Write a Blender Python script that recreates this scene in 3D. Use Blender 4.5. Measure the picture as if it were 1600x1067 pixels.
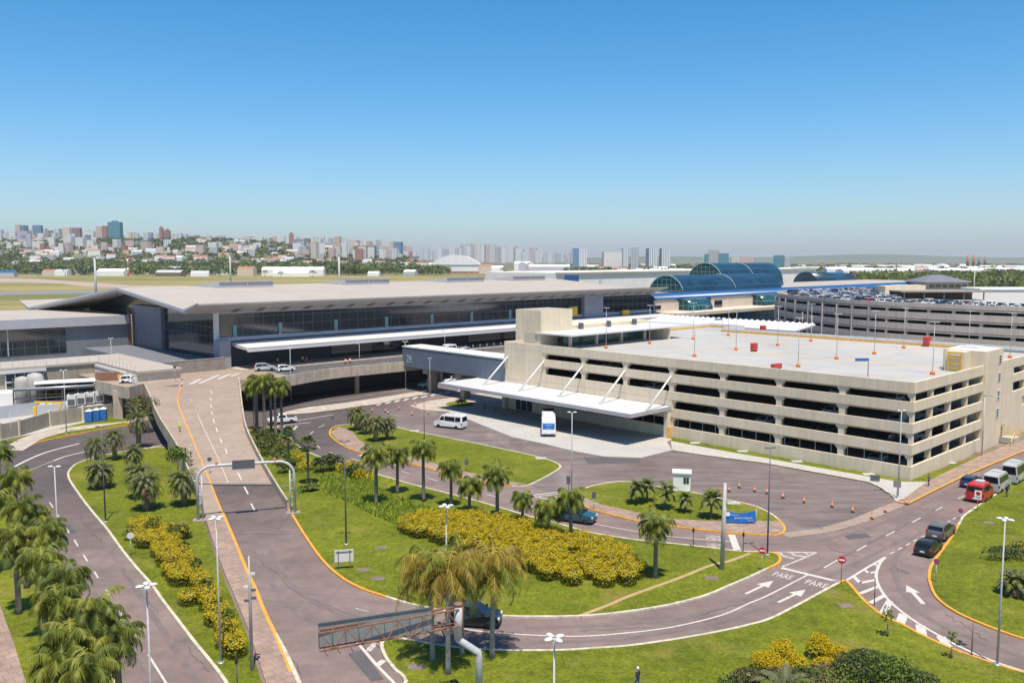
import bpy, bmesh, math, random
from math import sin, cos, pi, radians, atan2, hypot, sqrt
from mathutils import Vector, Matrix, noise
from mathutils.geometry import tessellate_polygon
for o in list(bpy.data.objects): bpy.data.objects.remove(o)
SC = bpy.context.scene; COL = SC.collection
R = random.Random(7)
# ------------------------------------------------------------------ camera
F = 1345.0; H = 30.0; HY = 405.0                 # focal length (px of the 1600 px photo), eye height, horizon row
TILT = math.atan((533.5 - HY) / F)
cam = bpy.data.cameras.new('camera'); cam.sensor_width = 36; cam.lens = 36 * F / 1600
cam.clip_start = 1; cam.clip_end = 60000
co = bpy.data.objects.new('camera', cam); COL.objects.link(co)
co.location = (0, 0, H); co.rotation_euler = (pi / 2 - TILT, 0, 0); SC.camera = co
# ------------------------------------------------------------------ sky, sun, exposure
SUN_EL = radians(70.5); SUN_AZ = atan2(-0.977, 0.21)   # towards the sun, measured in the ground plane
wd = bpy.data.worlds.new('World'); SC.world = wd; wd.use_nodes = True
nt = wd.node_tree; nt.nodes.clear()
sky = nt.nodes.new('ShaderNodeTexSky'); sky.sky_type = 'NISHITA'; sky.sun_disc = False
sky.sun_elevation = SUN_EL; sky.sun_rotation = pi / 2 - SUN_AZ
sky.altitude = 0; sky.air_density = 0.71; sky.dust_density = 0.92; sky.ozone_density = 3.2
bg = nt.nodes.new('ShaderNodeBackground'); bg.inputs[1].default_value = 0.114
ou = nt.nodes.new('ShaderNodeOutputWorld')
stc = nt.nodes.new('ShaderNodeTexCoord'); smp = nt.nodes.new('ShaderNodeMapping'); snm = nt.nodes.new('ShaderNodeVectorMath'); snm.operation = 'NORMALIZE'
smp.inputs['Scale'].default_value = (1, 1, .74)
nt.links.new(stc.outputs['Generated'], smp.inputs[0]); nt.links.new(smp.outputs[0], snm.inputs[0]); nt.links.new(snm.outputs[0], sky.inputs[0])
shs = nt.nodes.new('ShaderNodeHueSaturation'); shs.inputs['Hue'].default_value = .493; shs.inputs['Saturation'].default_value = 1.4
nt.links.new(sky.outputs[0], shs.inputs['Color']); nt.links.new(shs.outputs[0], bg.inputs[0]); nt.links.new(bg.outputs[0], ou.inputs[0])
sl = bpy.data.lights.new('sun', 'SUN'); sl.energy = 4.3; sl.angle = radians(0.5); sl.color = (1, 0.915, 0.78)
so = bpy.data.objects.new('sun', sl); COL.objects.link(so)
sv = Vector((cos(SUN_EL) * cos(SUN_AZ), cos(SUN_EL) * sin(SUN_AZ), sin(SUN_EL)))
so.rotation_euler = sv.to_track_quat('Z', 'Y').to_euler(); so.location = (0, 0, 200)
vs = SC.view_settings; vs.view_transform = 'Standard'; vs.look = 'None'; vs.exposure = 0.5; vs.gamma = 1
try: vs.use_curve_mapping = False
except Exception: pass
# ------------------------------------------------------------------ ground positions
cT, sT = cos(TILT), sin(TILT)
def ray(px, py):
    u = (px - 800) / F; v = (533.5 - py) / F
    return (u, cT + v * sT, -sT + v * cT)
def P(px, py, z=0.0):
    d = ray(px, py); t = (z - H) / d[2]
    return Vector((d[0] * t, d[1] * t, z))
def PY(px, py, Y):
    d = ray(px, py); t = Y / d[1]
    return Vector((d[0] * t, Y, H + d[2] * t))
AN = radians(43.6)                                  # street grid of the airport: a along the road, b along the long garage front
AX = (cos(AN), sin(AN)); BX = (-sin(AN), cos(AN)); C0 = P(1421.5, 751)
def W(a, b, z=0.0): return Vector((C0.x + a * AX[0] + b * BX[0], C0.y + a * AX[1] + b * BX[1], z))
def ab(p):
    x = p[0] - C0.x; y = p[1] - C0.y
    return (x * AX[0] + y * AX[1], x * BX[0] + y * BX[1])
def solve_a(px, b, z):
    u = (px - 800) / F; k = -(z - H) * sT
    X0 = C0.x + b * BX[0]; Y0 = C0.y + b * BX[1]
    return -(X0 - u * (Y0 * cT + k)) / (AX[0] - u * AX[1] * cT)
# ramp of the elevated road: height by distance
DECK = 5.5
def zr(Y):
    f = min(1, max(0, (Y - 97) / 66.0)); return DECK * (0.45 * f + 0.55 * f * f * (3 - 2 * f))
def PR(px, py):
    z = 0
    for _ in range(25): p = P(px, py, z); z = 0.5 * z + 0.5 * zr(p.y)
    p = P(px, py, z); p.z = zr(p.y); return p
# ------------------------------------------------------------------ materials
MATS = {}
def mat(name, col, rough=0.7, var=0.12, scale=1.5, col2=None, bump=0.0, bscale=20, metal=0.0, spec=0.5, detail=4, coord='Object', stretch=None, trans=0.0, streak=0.0):
    m = bpy.data.materials.new(name); m.use_nodes = True; t = m.node_tree; n = t.nodes; l = t.links
    b = n['Principled BSDF']; b.inputs['Roughness'].default_value = rough; b.inputs['Metallic'].default_value = metal
    b.inputs['Specular IOR Level'].default_value = spec
    c2 = col2 or tuple(min(1, c * (1 - var)) for c in col); c1 = col if col2 else tuple(min(1, c * (1 + var)) for c in col)
    tc = n.new('ShaderNodeTexCoord'); mp = n.new('ShaderNodeMapping'); l.new(tc.outputs[coord], mp.inputs[0])
    if stretch: mp.inputs['Scale'].default_value = stretch
    nz = n.new('ShaderNodeTexNoise'); nz.inputs['Scale'].default_value = scale; nz.inputs['Detail'].default_value = detail; nz.inputs['Roughness'].default_value = 0.62
    l.new(mp.outputs[0], nz.inputs['Vector'])
    rp = n.new('ShaderNodeValToRGB'); rp.color_ramp.elements[0].position = 0.32; rp.color_ramp.elements[1].position = 0.68
    rp.color_ramp.elements[0].color = (*c2, 1); rp.color_ramp.elements[1].color = (*c1, 1)
    l.new(nz.outputs[0], rp.inputs[0]); out = rp.outputs[0]
    if streak:
        mp2 = n.new('ShaderNodeMapping'); mp2.inputs['Scale'].default_value = (1.3, 1.3, 0.07); l.new(tc.outputs[coord], mp2.inputs[0])
        n2 = n.new('ShaderNodeTexNoise'); n2.inputs['Scale'].default_value = 1.2; n2.inputs['Detail'].default_value = 5; l.new(mp2.outputs[0], n2.inputs['Vector'])
        r2 = n.new('ShaderNodeValToRGB'); r2.color_ramp.elements[0].position = 0.35; r2.color_ramp.elements[1].position = 0.6
        g = 1 - streak; r2.color_ramp.elements[0].color = (g, g, g * 0.98, 1); r2.color_ramp.elements[1].color = (1, 1, 1, 1); l.new(n2.outputs[0], r2.inputs[0])
        mx = n.new('ShaderNodeMix'); mx.data_type = 'RGBA'; mx.blend_type = 'MULTIPLY'; mx.inputs[0].default_value = 1
        l.new(out, mx.inputs[6]); l.new(r2.outputs[0], mx.inputs[7]); out = mx.outputs[2]
    l.new(out, b.inputs['Base Color'])
    if bump:
        bn = n.new('ShaderNodeTexNoise'); bn.inputs['Scale'].default_value = bscale; bn.inputs['Detail'].default_value = 3; l.new(tc.outputs[coord], bn.inputs['Vector'])
        bp = n.new('ShaderNodeBump'); bp.inputs['Strength'].default_value = bump; bp.inputs['Distance'].default_value = 0.05
        l.new(bn.outputs[0], bp.inputs['Height']); l.new(bp.outputs[0], b.inputs['Normal'])
    if trans:
        tr = n.new('ShaderNodeBsdfTranslucent'); l.new(out, tr.inputs[0]); ms = n.new('ShaderNodeMixShader'); ms.inputs[0].default_value = trans
        l.new(b.outputs[0], ms.inputs[1]); l.new(tr.outputs[0], ms.inputs[2]); l.new(ms.outputs[0], n['Material Output'].inputs[0])
    MATS[name] = m; return m
def layered(name, cols, rough=0.9, bump=0.3, bscale=6, newer=None):
    """world-position material: cols = list of (scale, detail, lo, hi, colA, colB, blend) multiplied / mixed on top of each other"""
    m = bpy.data.materials.new(name); m.use_nodes = True; t = m.node_tree; n = t.nodes; l = t.links
    b = n['Principled BSDF']; b.inputs['Roughness'].default_value = rough; b.inputs['Specular IOR Level'].default_value = 0.25
    g = n.new('ShaderNodeNewGeometry'); out = None
    for (scale, detail, lo, hi, ca, cb, blend, st) in cols:
        mp = n.new('ShaderNodeMapping'); mp.inputs['Scale'].default_value = st or (1, 1, 1); mp.inputs['Location'].default_value = (scale * 37, scale * 91, 0)
        if st: mp.inputs['Rotation'].default_value = (0, 0, -AN)
        l.new(g.outputs['Position'], mp.inputs[0])
        nz = n.new('ShaderNodeTexNoise'); nz.inputs['Scale'].default_value = scale; nz.inputs['Detail'].default_value = detail; nz.inputs['Roughness'].default_value = 0.65
        l.new(mp.outputs[0], nz.inputs['Vector'])
        rp = n.new('ShaderNodeValToRGB'); rp.color_ramp.elements[0].position = lo; rp.color_ramp.elements[1].position = hi
        rp.color_ramp.elements[0].color = (*ca, 1); rp.color_ramp.elements[1].color = (*cb, 1); l.new(nz.outputs[0], rp.inputs[0])
        if out is None: out = rp.outputs[0]
        elif blend == 'MASK':        # cb mixed in where the noise is high
            rp.color_ramp.elements[0].color = (0, 0, 0, 1); k = ca[0]; rp.color_ramp.elements[1].color = (k, k, k, 1)
            mx = n.new('ShaderNodeMix'); mx.data_type = 'RGBA'; l.new(rp.outputs[0], mx.inputs[0]); l.new(out, mx.inputs[6]); mx.inputs[7].default_value = (*cb, 1); out = mx.outputs[2]
        else:
            mx = n.new('ShaderNodeMix'); mx.data_type = 'RGBA'; mx.blend_type = 'MULTIPLY'; mx.inputs[0].default_value = 1
            l.new(out, mx.inputs[6]); l.new(rp.outputs[0], mx.inputs[7]); out = mx.outputs[2]
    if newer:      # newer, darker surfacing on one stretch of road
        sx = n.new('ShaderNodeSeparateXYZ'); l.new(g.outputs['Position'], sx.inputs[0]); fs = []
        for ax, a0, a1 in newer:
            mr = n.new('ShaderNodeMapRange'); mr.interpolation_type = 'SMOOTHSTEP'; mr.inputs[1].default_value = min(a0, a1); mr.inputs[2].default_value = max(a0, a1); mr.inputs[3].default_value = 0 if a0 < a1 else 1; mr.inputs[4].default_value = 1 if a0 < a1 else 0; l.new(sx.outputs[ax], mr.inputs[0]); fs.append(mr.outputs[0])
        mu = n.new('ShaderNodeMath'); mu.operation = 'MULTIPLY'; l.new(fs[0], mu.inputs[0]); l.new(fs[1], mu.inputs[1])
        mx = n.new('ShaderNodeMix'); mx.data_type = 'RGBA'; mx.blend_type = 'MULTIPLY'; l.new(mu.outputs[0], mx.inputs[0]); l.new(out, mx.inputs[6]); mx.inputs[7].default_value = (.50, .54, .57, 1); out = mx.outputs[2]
    l.new(out, b.inputs['Base Color'])
    if bump:
        bn = n.new('ShaderNodeTexNoise'); bn.inputs['Scale'].default_value = bscale; bn.inputs['Detail'].default_value = 4; l.new(g.outputs['Position'], bn.inputs['Vector'])
        bp = n.new('ShaderNodeBump'); bp.inputs['Strength'].default_value = bump; bp.inputs['Distance'].default_value = 0.12
        l.new(bn.outputs[0], bp.inputs['Height']); l.new(bp.outputs[0], b.inputs['Normal'])
    MATS[name] = m; return m
ONE = (1, 1, 1)
layered('grass', [(0.10, 4, .35, .68, (.135, .165, .0085), (.23, .245, .017), '', None), (0.9, 6, .3, .7, (.66, .70, .62), (1.16, 1.14, 1.08), 'MUL', None),
                  (4, 5, .32, .68, (.50, .56, .45), (1.24, 1.2, 1.15), 'MUL', None), (17, 3, .35, .65, (.62, .66, .6), (1.22, 1.2, 1.15), 'MUL', None), (0.16, 5, .54, .72, (.6,) * 3, (.27, .21, .06), 'MASK', None), (0.33, 5, .66, .74, (.6,) * 3, (.31, .19, .085), 'MASK', None),
                  (0.22, 5, .60, .72, (.5,) * 3, (.075, .12, .012), 'MASK', None)], bump=1.0, bscale=9)
layered('town_ground', [(0.004, 4, .35, .65, (.12, .13, .06), (.22, .20, .13), '', None), (0.03, 4, .4, .65, (.6,) * 3, (1.2,) * 3, 'MUL', None)], bump=0)
layered('airfield_grass', [(0.006, 4, .35, .65, (.16, .165, .045), (.34, .27, .11), '', (0.35, 1, 1)), (0.05, 5, .3, .7, (.75, .75, .75), (1.1, 1.1, 1.1), 'MUL', (0.3, 1, 1))], bump=0)
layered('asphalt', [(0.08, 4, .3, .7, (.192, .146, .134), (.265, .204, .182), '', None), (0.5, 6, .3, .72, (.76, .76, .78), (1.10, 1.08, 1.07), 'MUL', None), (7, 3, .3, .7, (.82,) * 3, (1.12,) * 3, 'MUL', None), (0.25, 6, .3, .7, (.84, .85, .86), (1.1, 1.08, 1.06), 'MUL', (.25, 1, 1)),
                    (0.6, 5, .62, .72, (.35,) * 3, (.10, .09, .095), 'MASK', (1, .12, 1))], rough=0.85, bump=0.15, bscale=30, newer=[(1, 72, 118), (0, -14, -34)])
layered('asphalt_lot', [(0.06, 4, .3, .7, (.150, .122, .116), (.236, .190, .178), '', (1, .35, 1)), (0.6, 6, .28, .72, (.62,) * 3, (1.18,) * 3, 'MUL', (.2, 1, 1)), (1.6, 5, .3, .7, (.84,) * 3, (1.08,) * 3, 'MUL', (.1, 1, 1)), (8, 3, .3, .7, (.86,) * 3, (1.08,) * 3, 'MUL', None),
                    (0.12, 4, .58, .75, (.6,) * 3, (.30, .27, .26), 'MASK', (1, .25, 1))], rough=0.85, bump=0.15, bscale=30)
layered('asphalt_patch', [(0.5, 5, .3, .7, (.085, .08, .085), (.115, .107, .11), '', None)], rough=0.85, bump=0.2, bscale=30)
layered('ramp_concrete', [(0.15, 4, .3, .7, (.29, .224, .180), (.355, .278, .222), '', None), (0.9, 5, .3, .7, (.85,) * 3, (1.06,) * 3, 'MUL', None), (0.5, 4, .55, .7, (.3,) * 3, (.2, .16, .14), 'MASK', (.1, 1, 1))], rough=0.8, bump=0.1)
layered('pale_concrete', [(0.2, 4, .3, .7, (.40, .385, .355), (.47, .45, .42), '', None), (1.5, 5, .3, .7, (.88,) * 3, (1.04,) * 3, 'MUL', None)], rough=0.8, bump=0.1)
layered('roof_concrete', [(0.08, 4, .3, .7, (.40, .39, .375), (.46, .45, .43), '', (1, .2, 1)), (0.7, 5, .3, .7, (.86,) * 3, (1.05,) * 3, 'MUL', (.15, 1, 1)), (.25, 5, .56, .70, (.35,) * 3, (.30, .29, .28), 'MASK', None), (.3, 4, .6, .8, (.3,) * 3, (.50, .42, .31), 'MASK', (.2, 1, 1))], rough=0.8, bump=0)
layered('dirt', [(0.6, 5, .3, .7, (.36, .25, .13), (.44, .31, .16), '', None)], bump=.3)
def paver(name, ca, cb, mortar, sx, sy):
    m = bpy.data.materials.new(name); m.use_nodes = True; t = m.node_tree; n = t.nodes; l = t.links; b = n['Principled BSDF']; b.inputs['Roughness'].default_value = 0.85
    g = n.new('ShaderNodeNewGeometry'); mp = n.new('ShaderNodeMapping'); mp.inputs['Rotation'].default_value = (0, 0, -AN); l.new(g.outputs['Position'], mp.inputs[0])
    br = n.new('ShaderNodeTexBrick'); br.inputs['Scale'].default_value = 1; br.inputs['Brick Width'].default_value = sx; br.inputs['Row Height'].default_value = sy; br.inputs['Mortar Size'].default_value = 0.035
    br.inputs['Color1'].default_value = (*ca, 1); br.inputs['Color2'].default_value = (*cb, 1); br.inputs['Mortar'].default_value = (*mortar, 1); l.new(mp.outputs[0], br.inputs['Vector'])
    nz = n.new('ShaderNodeTexNoise'); nz.inputs['Scale'].default_value = 0.7; nz.inputs['Detail'].default_value = 5; l.new(g.outputs['Position'], nz.inputs['Vector'])
    rp = n.new('ShaderNodeValToRGB'); rp.color_ramp.elements[0].position = .3; rp.color_ramp.elements[0].color = (.72, .72, .72, 1); rp.color_ramp.elements[1].position = .7; rp.color_ramp.elements[1].color = (1.1, 1.08, 1.06, 1); l.new(nz.outputs[0], rp.inputs[0])
    mx = n.new('ShaderNodeMix'); mx.data_type = 'RGBA'; mx.blend_type = 'MULTIPLY'; mx.inputs[0].default_value = 1; l.new(br.outputs[0], mx.inputs[6]); l.new(rp.outputs[0], mx.inputs[7]); l.new(mx.outputs[2], b.inputs['Base Color'])
    MATS[name] = m
paver('pink_pavers', (.36, .26, .205), (.30, .215, .17), (.22, .165, .135), .9, .9)
paver('pale_pavers', (.50, .43, .36), (.45, .385, .325), (.34, .29, .25), 1.6, 1.6)
mat('kerb_orange', (.66, .30, .045), .7, .22, 2.5, bump=.1); mat('kerb_white', (.52, .46, .36), .8, .28, 1.6)
mat('paint_white', (.62, .57, .52), .7, .12, 3, col2=(.44, .40, .36)); mat('paint_worn', (.60, .56, .53), .7, col2=(.30, .25, .23), scale=2.2); mat('paint_dark', (.085, .085, .09), .8)
mat('paint_orange', (.70, .40, .10), .7, .2, 2)
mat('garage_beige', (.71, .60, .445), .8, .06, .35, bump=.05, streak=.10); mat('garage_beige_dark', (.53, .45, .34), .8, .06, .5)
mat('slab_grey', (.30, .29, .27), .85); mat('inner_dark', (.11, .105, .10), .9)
mat('roof_cream', (.415, .365, .315), .7, .05, .12); mat('fascia_grey', (.40, .40, .425), .5, .06, .5)
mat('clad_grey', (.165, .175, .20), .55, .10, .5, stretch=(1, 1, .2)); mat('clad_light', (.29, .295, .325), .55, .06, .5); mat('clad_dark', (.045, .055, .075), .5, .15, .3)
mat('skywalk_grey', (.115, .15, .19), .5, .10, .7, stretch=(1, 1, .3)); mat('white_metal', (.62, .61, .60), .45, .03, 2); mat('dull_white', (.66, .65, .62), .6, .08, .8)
mat('beam_brown', (.17, .125, .09), .7); mat('retain_brown', (.285, .24, .205), .85, .1, .8, streak=.15)
mat('viaduct_concrete', (.46, .385, .30), .85, .14, .5, streak=.22, bump=.05); mat('fence_beige', (.335, .29, .225), .85, .08, .6, streak=.15)
mat('steel', (.42, .44, .46), .4, .06, 3, metal=.4); mat('steel_dark', (.10, .11, .12), .5, .1, 3); mat('pole_grey', (.46, .47, .47), .55, .1, 3); mat('concrete_pole', (.44, .42, .39), .85, .12, 2)
mat('rust', (.30, .14, .075), .8, col2=(.17, .10, .07), scale=3); mat('panel_back', (.27, .29, .30), .55, col2=(.20, .20, .20), scale=2)
mat('black', (.018, .018, .02), .55); mat('rubber', (.022, .022, .023), .85); mat('red', (.52, .05, .035), .5); mat('orange', (.78, .20, .045), .6, .12, 4); mat('yellow', (.75, .45, .03), .6); mat('blue', (.025, .14, .42), .5); mat('toilet_blue', (.02, .16, .46), .45)
mat('sign_red', (.50, .02, .03), .5); mat('sign_white', (.80, .80, .80), .5); mat('sign_green', (.02, .25, .09), .5); mat('banner_blue', (.012, .15, .50), .6, .15, 2)
mat('vault_blue', (.025, .10, .26), .35, .1, .4); mat('cream_wall', (.62, .525, .42), .8, .06, .3, streak=.08); mat('teal_frame', (.22, .33, .34), .5)
mat('terracotta', (.36, .16, .10), .85, .25, .3); mat('far_white', (.78, .77, .74), .7, .06, .2); mat('far_grey', (.45, .46, .48), .7, .1, .2)
def glass(name, col, rough=0.06, spec=0.5, var=.3, scale=.25):
    m = mat(name, col, rough, var, scale, spec=spec, stretch=(1, 1, .6)); return m
glass('glass_dark', (.010, .022, .032)); glass('glass_teal', (.010, .085, .135), .08); glass('glass_vault', (.035, .125, .20), .1, var=.15); glass('car_glass', (.012, .014, .017), .05); glass('glass_green', (.02, .10, .11), .15)
# mullioned glass: a grid in the surface's own object space
def gridglass(name, colg, colm, w, h, mort, rough=.08):
    m = bpy.data.materials.new(name); m.use_nodes = True; t = m.node_tree; n = t.nodes; l = t.links; b = n['Principled BSDF']; b.inputs['Roughness'].default_value = rough
    uv = n.new('ShaderNodeUVMap'); br = n.new('ShaderNodeTexBrick'); br.offset = 0; br.inputs['Scale'].default_value = 1; br.inputs['Brick Width'].default_value = w; br.inputs['Row Height'].default_value = h; br.inputs['Mortar Size'].default_value = mort
    br.inputs['Color1'].default_value = (*colg, 1); br.inputs['Color2'].default_value = (*[c * .6 for c in colg], 1); br.inputs['Mortar'].default_value = (*colm, 1); l.new(uv.outputs[0], br.inputs['Vector']); l.new(br.outputs[0], b.inputs['Base Color'])
    rr = n.new('ShaderNodeMath'); rr.operation = 'MULTIPLY_ADD'; rr.inputs[1].default_value = .5; rr.inputs[2].default_value = rough; l.new(br.outputs['Fac'], rr.inputs[0]); l.new(rr.outputs[0], b.inputs['Roughness'])
    MATS[name] = m
gridglass('glass_grid', (.012, .026, .036), (.05, .065, .075), 2.6, 2.1, .05); gridglass('vault_grid', (.014, .052, .095), (.035, .085, .13), 4.5, 3.2, .10, .3); gridglass('teal_grid', (.02, .14, .22), (.06, .22, .30), 3, 2.5, .08, .12); gridglass('vault_teal', (.012, .07, .08), (.10, .22, .24), 2.2, 2.2, .12, .12)
CITYW = ['tower_white', 'tower_cream', 'tower_grey', 'tower_pink', 'tower_brick', 'tower_teal', 'tower_blue', 'tower_brown']
for nm, cw, cg in zip(CITYW, [(.78, .75, .71), (.70, .60, .49), (.50, .49, .50), (.64, .47, .41), (.42, .20, .16), (.10, .27, .33), (.16, .26, .38), (.30, .20, .18)],
                      [(.20, .23, .27), (.22, .20, .19), (.12, .14, .17), (.20, .17, .18), (.12, .09, .09), (.04, .14, .20), (.04, .10, .20), (.10, .08, .08)]):
    gridglass(nm, cg, cw, 3.6, 3.1, .95, .6)
gridglass('tower_stripe', (.24, .33, .42), (.80, .78, .75), 5.5, 400, 1.5, .6); gridglass('tower_stripe_grey', (.20, .25, .31), (.62, .61, .60), 4.5, 400, 1.2, .6)
mat('bark', (.19, .155, .12), .9, .25, 4, stretch=(1, 1, 3), bump=.4); mat('bark_pale', (.33, .30, .26), .9, .2, 3, stretch=(1, 1, 3), bump=.4)
def leaf(name, c, c2, sc=1.2): mat(name, c, .55, col2=c2, scale=sc, trans=.28, spec=.35)
leaf('palm_green', (.19, .225, .04), (.11, .145, .026)); leaf('palm_light', (.31, .32, .05), (.21, .235, .04)); leaf('palm_grey', (.22, .24, .12), (.14, .16, .075)); leaf('palm_dry', (.44, .34, .06), (.30, .23, .045)); leaf('palm_dead', (.30, .20, .10), (.20, .13, .07)); leaf('palm_orange', (.55, .36, .08), (.45, .28, .06))
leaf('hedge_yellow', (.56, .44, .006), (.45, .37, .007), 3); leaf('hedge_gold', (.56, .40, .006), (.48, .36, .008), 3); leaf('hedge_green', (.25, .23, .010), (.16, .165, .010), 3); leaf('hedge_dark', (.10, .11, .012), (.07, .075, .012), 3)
leaf('leaf_green', (.12, .175, .03), (.07, .11, .02)); leaf('leaf_bright', (.24, .33, .035), (.16, .24, .025)); leaf('leaf_dark', (.045, .08, .022), (.028, .05, .016)); leaf('leaf_olive', (.16, .165, .06), (.10, .11, .04)); leaf('leaf_rust', (.25, .16, .09), (.17, .11, .06))
leaf('far_leaf', (.15, .19, .04), (.09, .125, .03), .05); leaf('far_leaf_light', (.17, .20, .045), (.12, .155, .035), .05); leaf('far_leaf_dark', (.075, .11, .035), (.05, .08, .028), .05)
mat('skin', (.45, .27, .19), .6); mat('hair', (.03, .022, .018), .6); mat('hivis', (.50, .75, .05), .6); mat('cloth_dark', (.03, .035, .05), .8); mat('cloth_blue', (.06, .12, .26), .8); mat('cloth_white', (.72, .72, .72), .8); mat('cloth_red', (.5, .05, .05), .8); mat('cloth_grey', (.2, .2, .21), .8)
CARPAINT = {}
for nm, c in dict(white=(.78, .78, .78), black=(.012, .013, .016), silver=(.45, .47, .48), grey=(.12, .125, .135), red=(.50, .012, .02), navy=(.012, .04, .11), teal=(.02, .08, .11), maroon=(.16, .012, .02), beige=(.40, .34, .26)).items():
    m = mat('carpaint_' + nm, c, .3, .02, 1, spec=.6); m.node_tree.nodes['Principled BSDF'].inputs['Coat Weight'].default_value = .6; CARPAINT[nm] = m
mat('lamp_red', (.45, .02, .02), .25); mat('lamp_clear', (.7, .7, .72), .15); mat('rim', (.5, .5, .52), .35, metal=.7)
# ------------------------------------------------------------------ mesh helper
class MB:
    def __init__(s): s.v = []; s.f = []; s.mi = []; s.m = 0; s.sm = []; s.smooth = False
    def face(s, idx): s.f.append(tuple(idx)); s.mi.append(s.m); s.sm.append(s.smooth)
    def poly(s, pts):
        n = len(s.v); s.v += [tuple(p) for p in pts]; s.face(range(n, n + len(pts)))
    def box(s, x0, x1, y0, y1, z0, z1):
        n = len(s.v); s.v += [(x0, y0, z0), (x1, y0, z0), (x1, y1, z0), (x0, y1, z0), (x0, y0, z1), (x1, y0, z1), (x1, y1, z1), (x0, y1, z1)]
        for q in ((3, 2, 1, 0), (4, 5, 6, 7), (0, 1, 5, 4), (1, 2, 6, 5), (2, 3, 7, 6), (3, 0, 4, 7)): s.face([n + i for i in q])
        return s
    def beam(s, p, q, w, h):
        p = Vector(p); q = Vector(q); d = (q - p).normalized(); up = Vector((0, 0, 1)) if abs(d.z) < .95 else Vector((0, 1, 0))
        x = d.cross(up).normalized() * w / 2; y = x.cross(d).normalized() * h / 2; n = len(s.v)
        for c in (p, q): s.v += [tuple(c - x - y), tuple(c + x - y), tuple(c + x + y), tuple(c - x + y)]
        for f in ((3, 2, 1, 0), (4, 5, 6, 7), (0, 1, 5, 4), (1, 2, 6, 5), (2, 3, 7, 6), (3, 0, 4, 7)): s.face([n + i for i in f])
        return s
    def prism(s, pts, z0, z1, caps=True):
        n = len(s.v); k = len(pts); A2 = sum(pts[i][0] * pts[(i + 1) % k][1] - pts[(i + 1) % k][0] * pts[i][1] for i in range(k))
        if A2 < 0: pts = pts[::-1]
        s.v += [(p[0], p[1], z0) for p in pts] + [(p[0], p[1], z1) for p in pts]
        for i in range(k): j = (i + 1) % k; s.face((n + i, n + j, n + k + j, n + k + i))
        if caps:
            for t in tessellate_polygon([[Vector((p[0], p[1], 0)) for p in pts]]):
                a, b, c = t; q = [pts[i] for i in t]; cr = (q[1][0] - q[0][0]) * (q[2][1] - q[0][1]) - (q[1][1] - q[0][1]) * (q[2][0] - q[0][0])
                if cr < 0: a, b, c = a, c, b
                s.face((n + k + a, n + k + b, n + k + c)); s.face((n + a, n + c, n + b))
        return s
    def sheet(s, pts, z=None):
        n = len(s.v); s.v += [(p[0], p[1], p[2] if z is None else z) for p in pts]
        for t in tessellate_polygon([[Vector((p[0], p[1], 0)) for p in pts]]):
            a, b, c = t; q = [pts[i] for i in t]; cr = (q[1][0] - q[0][0]) * (q[2][1] - q[0][1]) - (q[1][1] - q[0][1]) * (q[2][0] - q[0][0])
            if cr < 0: a, b, c = a, c, b
            s.face((n + a, n + b, n + c))
        return s
    def tube(s, pts, r, k=8, cap=True):
        pts = [Vector(p) for p in pts]; rs = r if isinstance(r, (list, tuple)) else [r] * len(pts); n = len(s.v); px = None
        for i, p in enumerate(pts):
            d = (pts[min(i + 1, len(pts) - 1)] - pts[max(i - 1, 0)]).normalized()
            if px is None: up = Vector((0, 0, 1)) if abs(d.z) < .9 else Vector((1, 0, 0)); px = d.cross(up).normalized()
            else: px = (px - d * px.dot(d)).normalized()
            py = d.cross(px)
            for j in range(k): a = 2 * pi * j / k; s.v.append(tuple(p + px * cos(a) * rs[i] + py * sin(a) * rs[i]))
        sm = s.smooth; s.smooth = True
        for i in range(len(pts) - 1):
            for j in range(k): a = n + i * k + j; b = n + i * k + (j + 1) % k; s.face((a, b, b + k, a + k))
        s.smooth = sm
        if cap: s.face([n + j for j in range(k)][::-1]); s.face([n + (len(pts) - 1) * k + j for j in range(k)])
        return s
    def lathe(s, prof, c=(0, 0, 0), k=14, axis='z'):
        n = len(s.v)
        for (r, z) in prof:
            for j in range(k):
                a = 2 * pi * j / k; x, y = r * cos(a), r * sin(a)
                s.v.append((c[0] + x, c[1] + y, c[2] + z) if axis == 'z' else (c[0] + x, c[1] + z, c[2] + y))
        sm = s.smooth; s.smooth = True
        for i in range(len(prof) - 1):
            for j in range(k): a = n + i * k + j; b = n + i * k + (j + 1) % k; s.face((a, b, b + k, a + k) if axis == 'z' else (b, a, a + k, b + k))
        s.smooth = sm
        if prof[0][0] > 1e-4: s.face([n + j for j in range(k)][::-1] if axis == 'z' else [n + j for j in range(k)])
        e = n + (len(prof) - 1) * k
        if prof[-1][0] > 1e-4: s.face([e + j for j in range(k)] if axis == 'z' else [e + j for j in range(k)][::-1])
        return s
    def xf(s, M, n0=0):
        for i in range(n0, len(s.v)): s.v[i] = tuple(M @ Vector(s.v[i]))
        return s
    def build(s, name, mats, parent=None, uv=False, off=None):
        me = bpy.data.meshes.new(name); v = s.v
        if off: v = [(p[0] - off[0], p[1] - off[1], p[2] - (off[2] if len(off) > 2 else 0)) for p in v]
        me.from_pydata(v, [], s.f)
        if not isinstance(mats, (list, tuple)): mats = [mats]
        for m in mats: me.materials.append(MATS[m] if isinstance(m, str) else m)
        me.polygons.foreach_set('material_index', s.mi); me.polygons.foreach_set('use_smooth', s.sm)
        if uv:
            ul = me.uv_layers.new(name='UVMap')
            for p in me.polygons:
                nn = p.normal
                for li in p.loop_indices:
                    c = me.vertices[me.loops[li].vertex_index].co
                    ul.data[li].uv = (c.x, c.y) if abs(nn.z) > .75 else ((c.x, c.z) if abs(nn.y) > abs(nn.x) else (c.y, c.z))
        o = bpy.data.objects.new(name, me); COL.objects.link(o)
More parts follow.
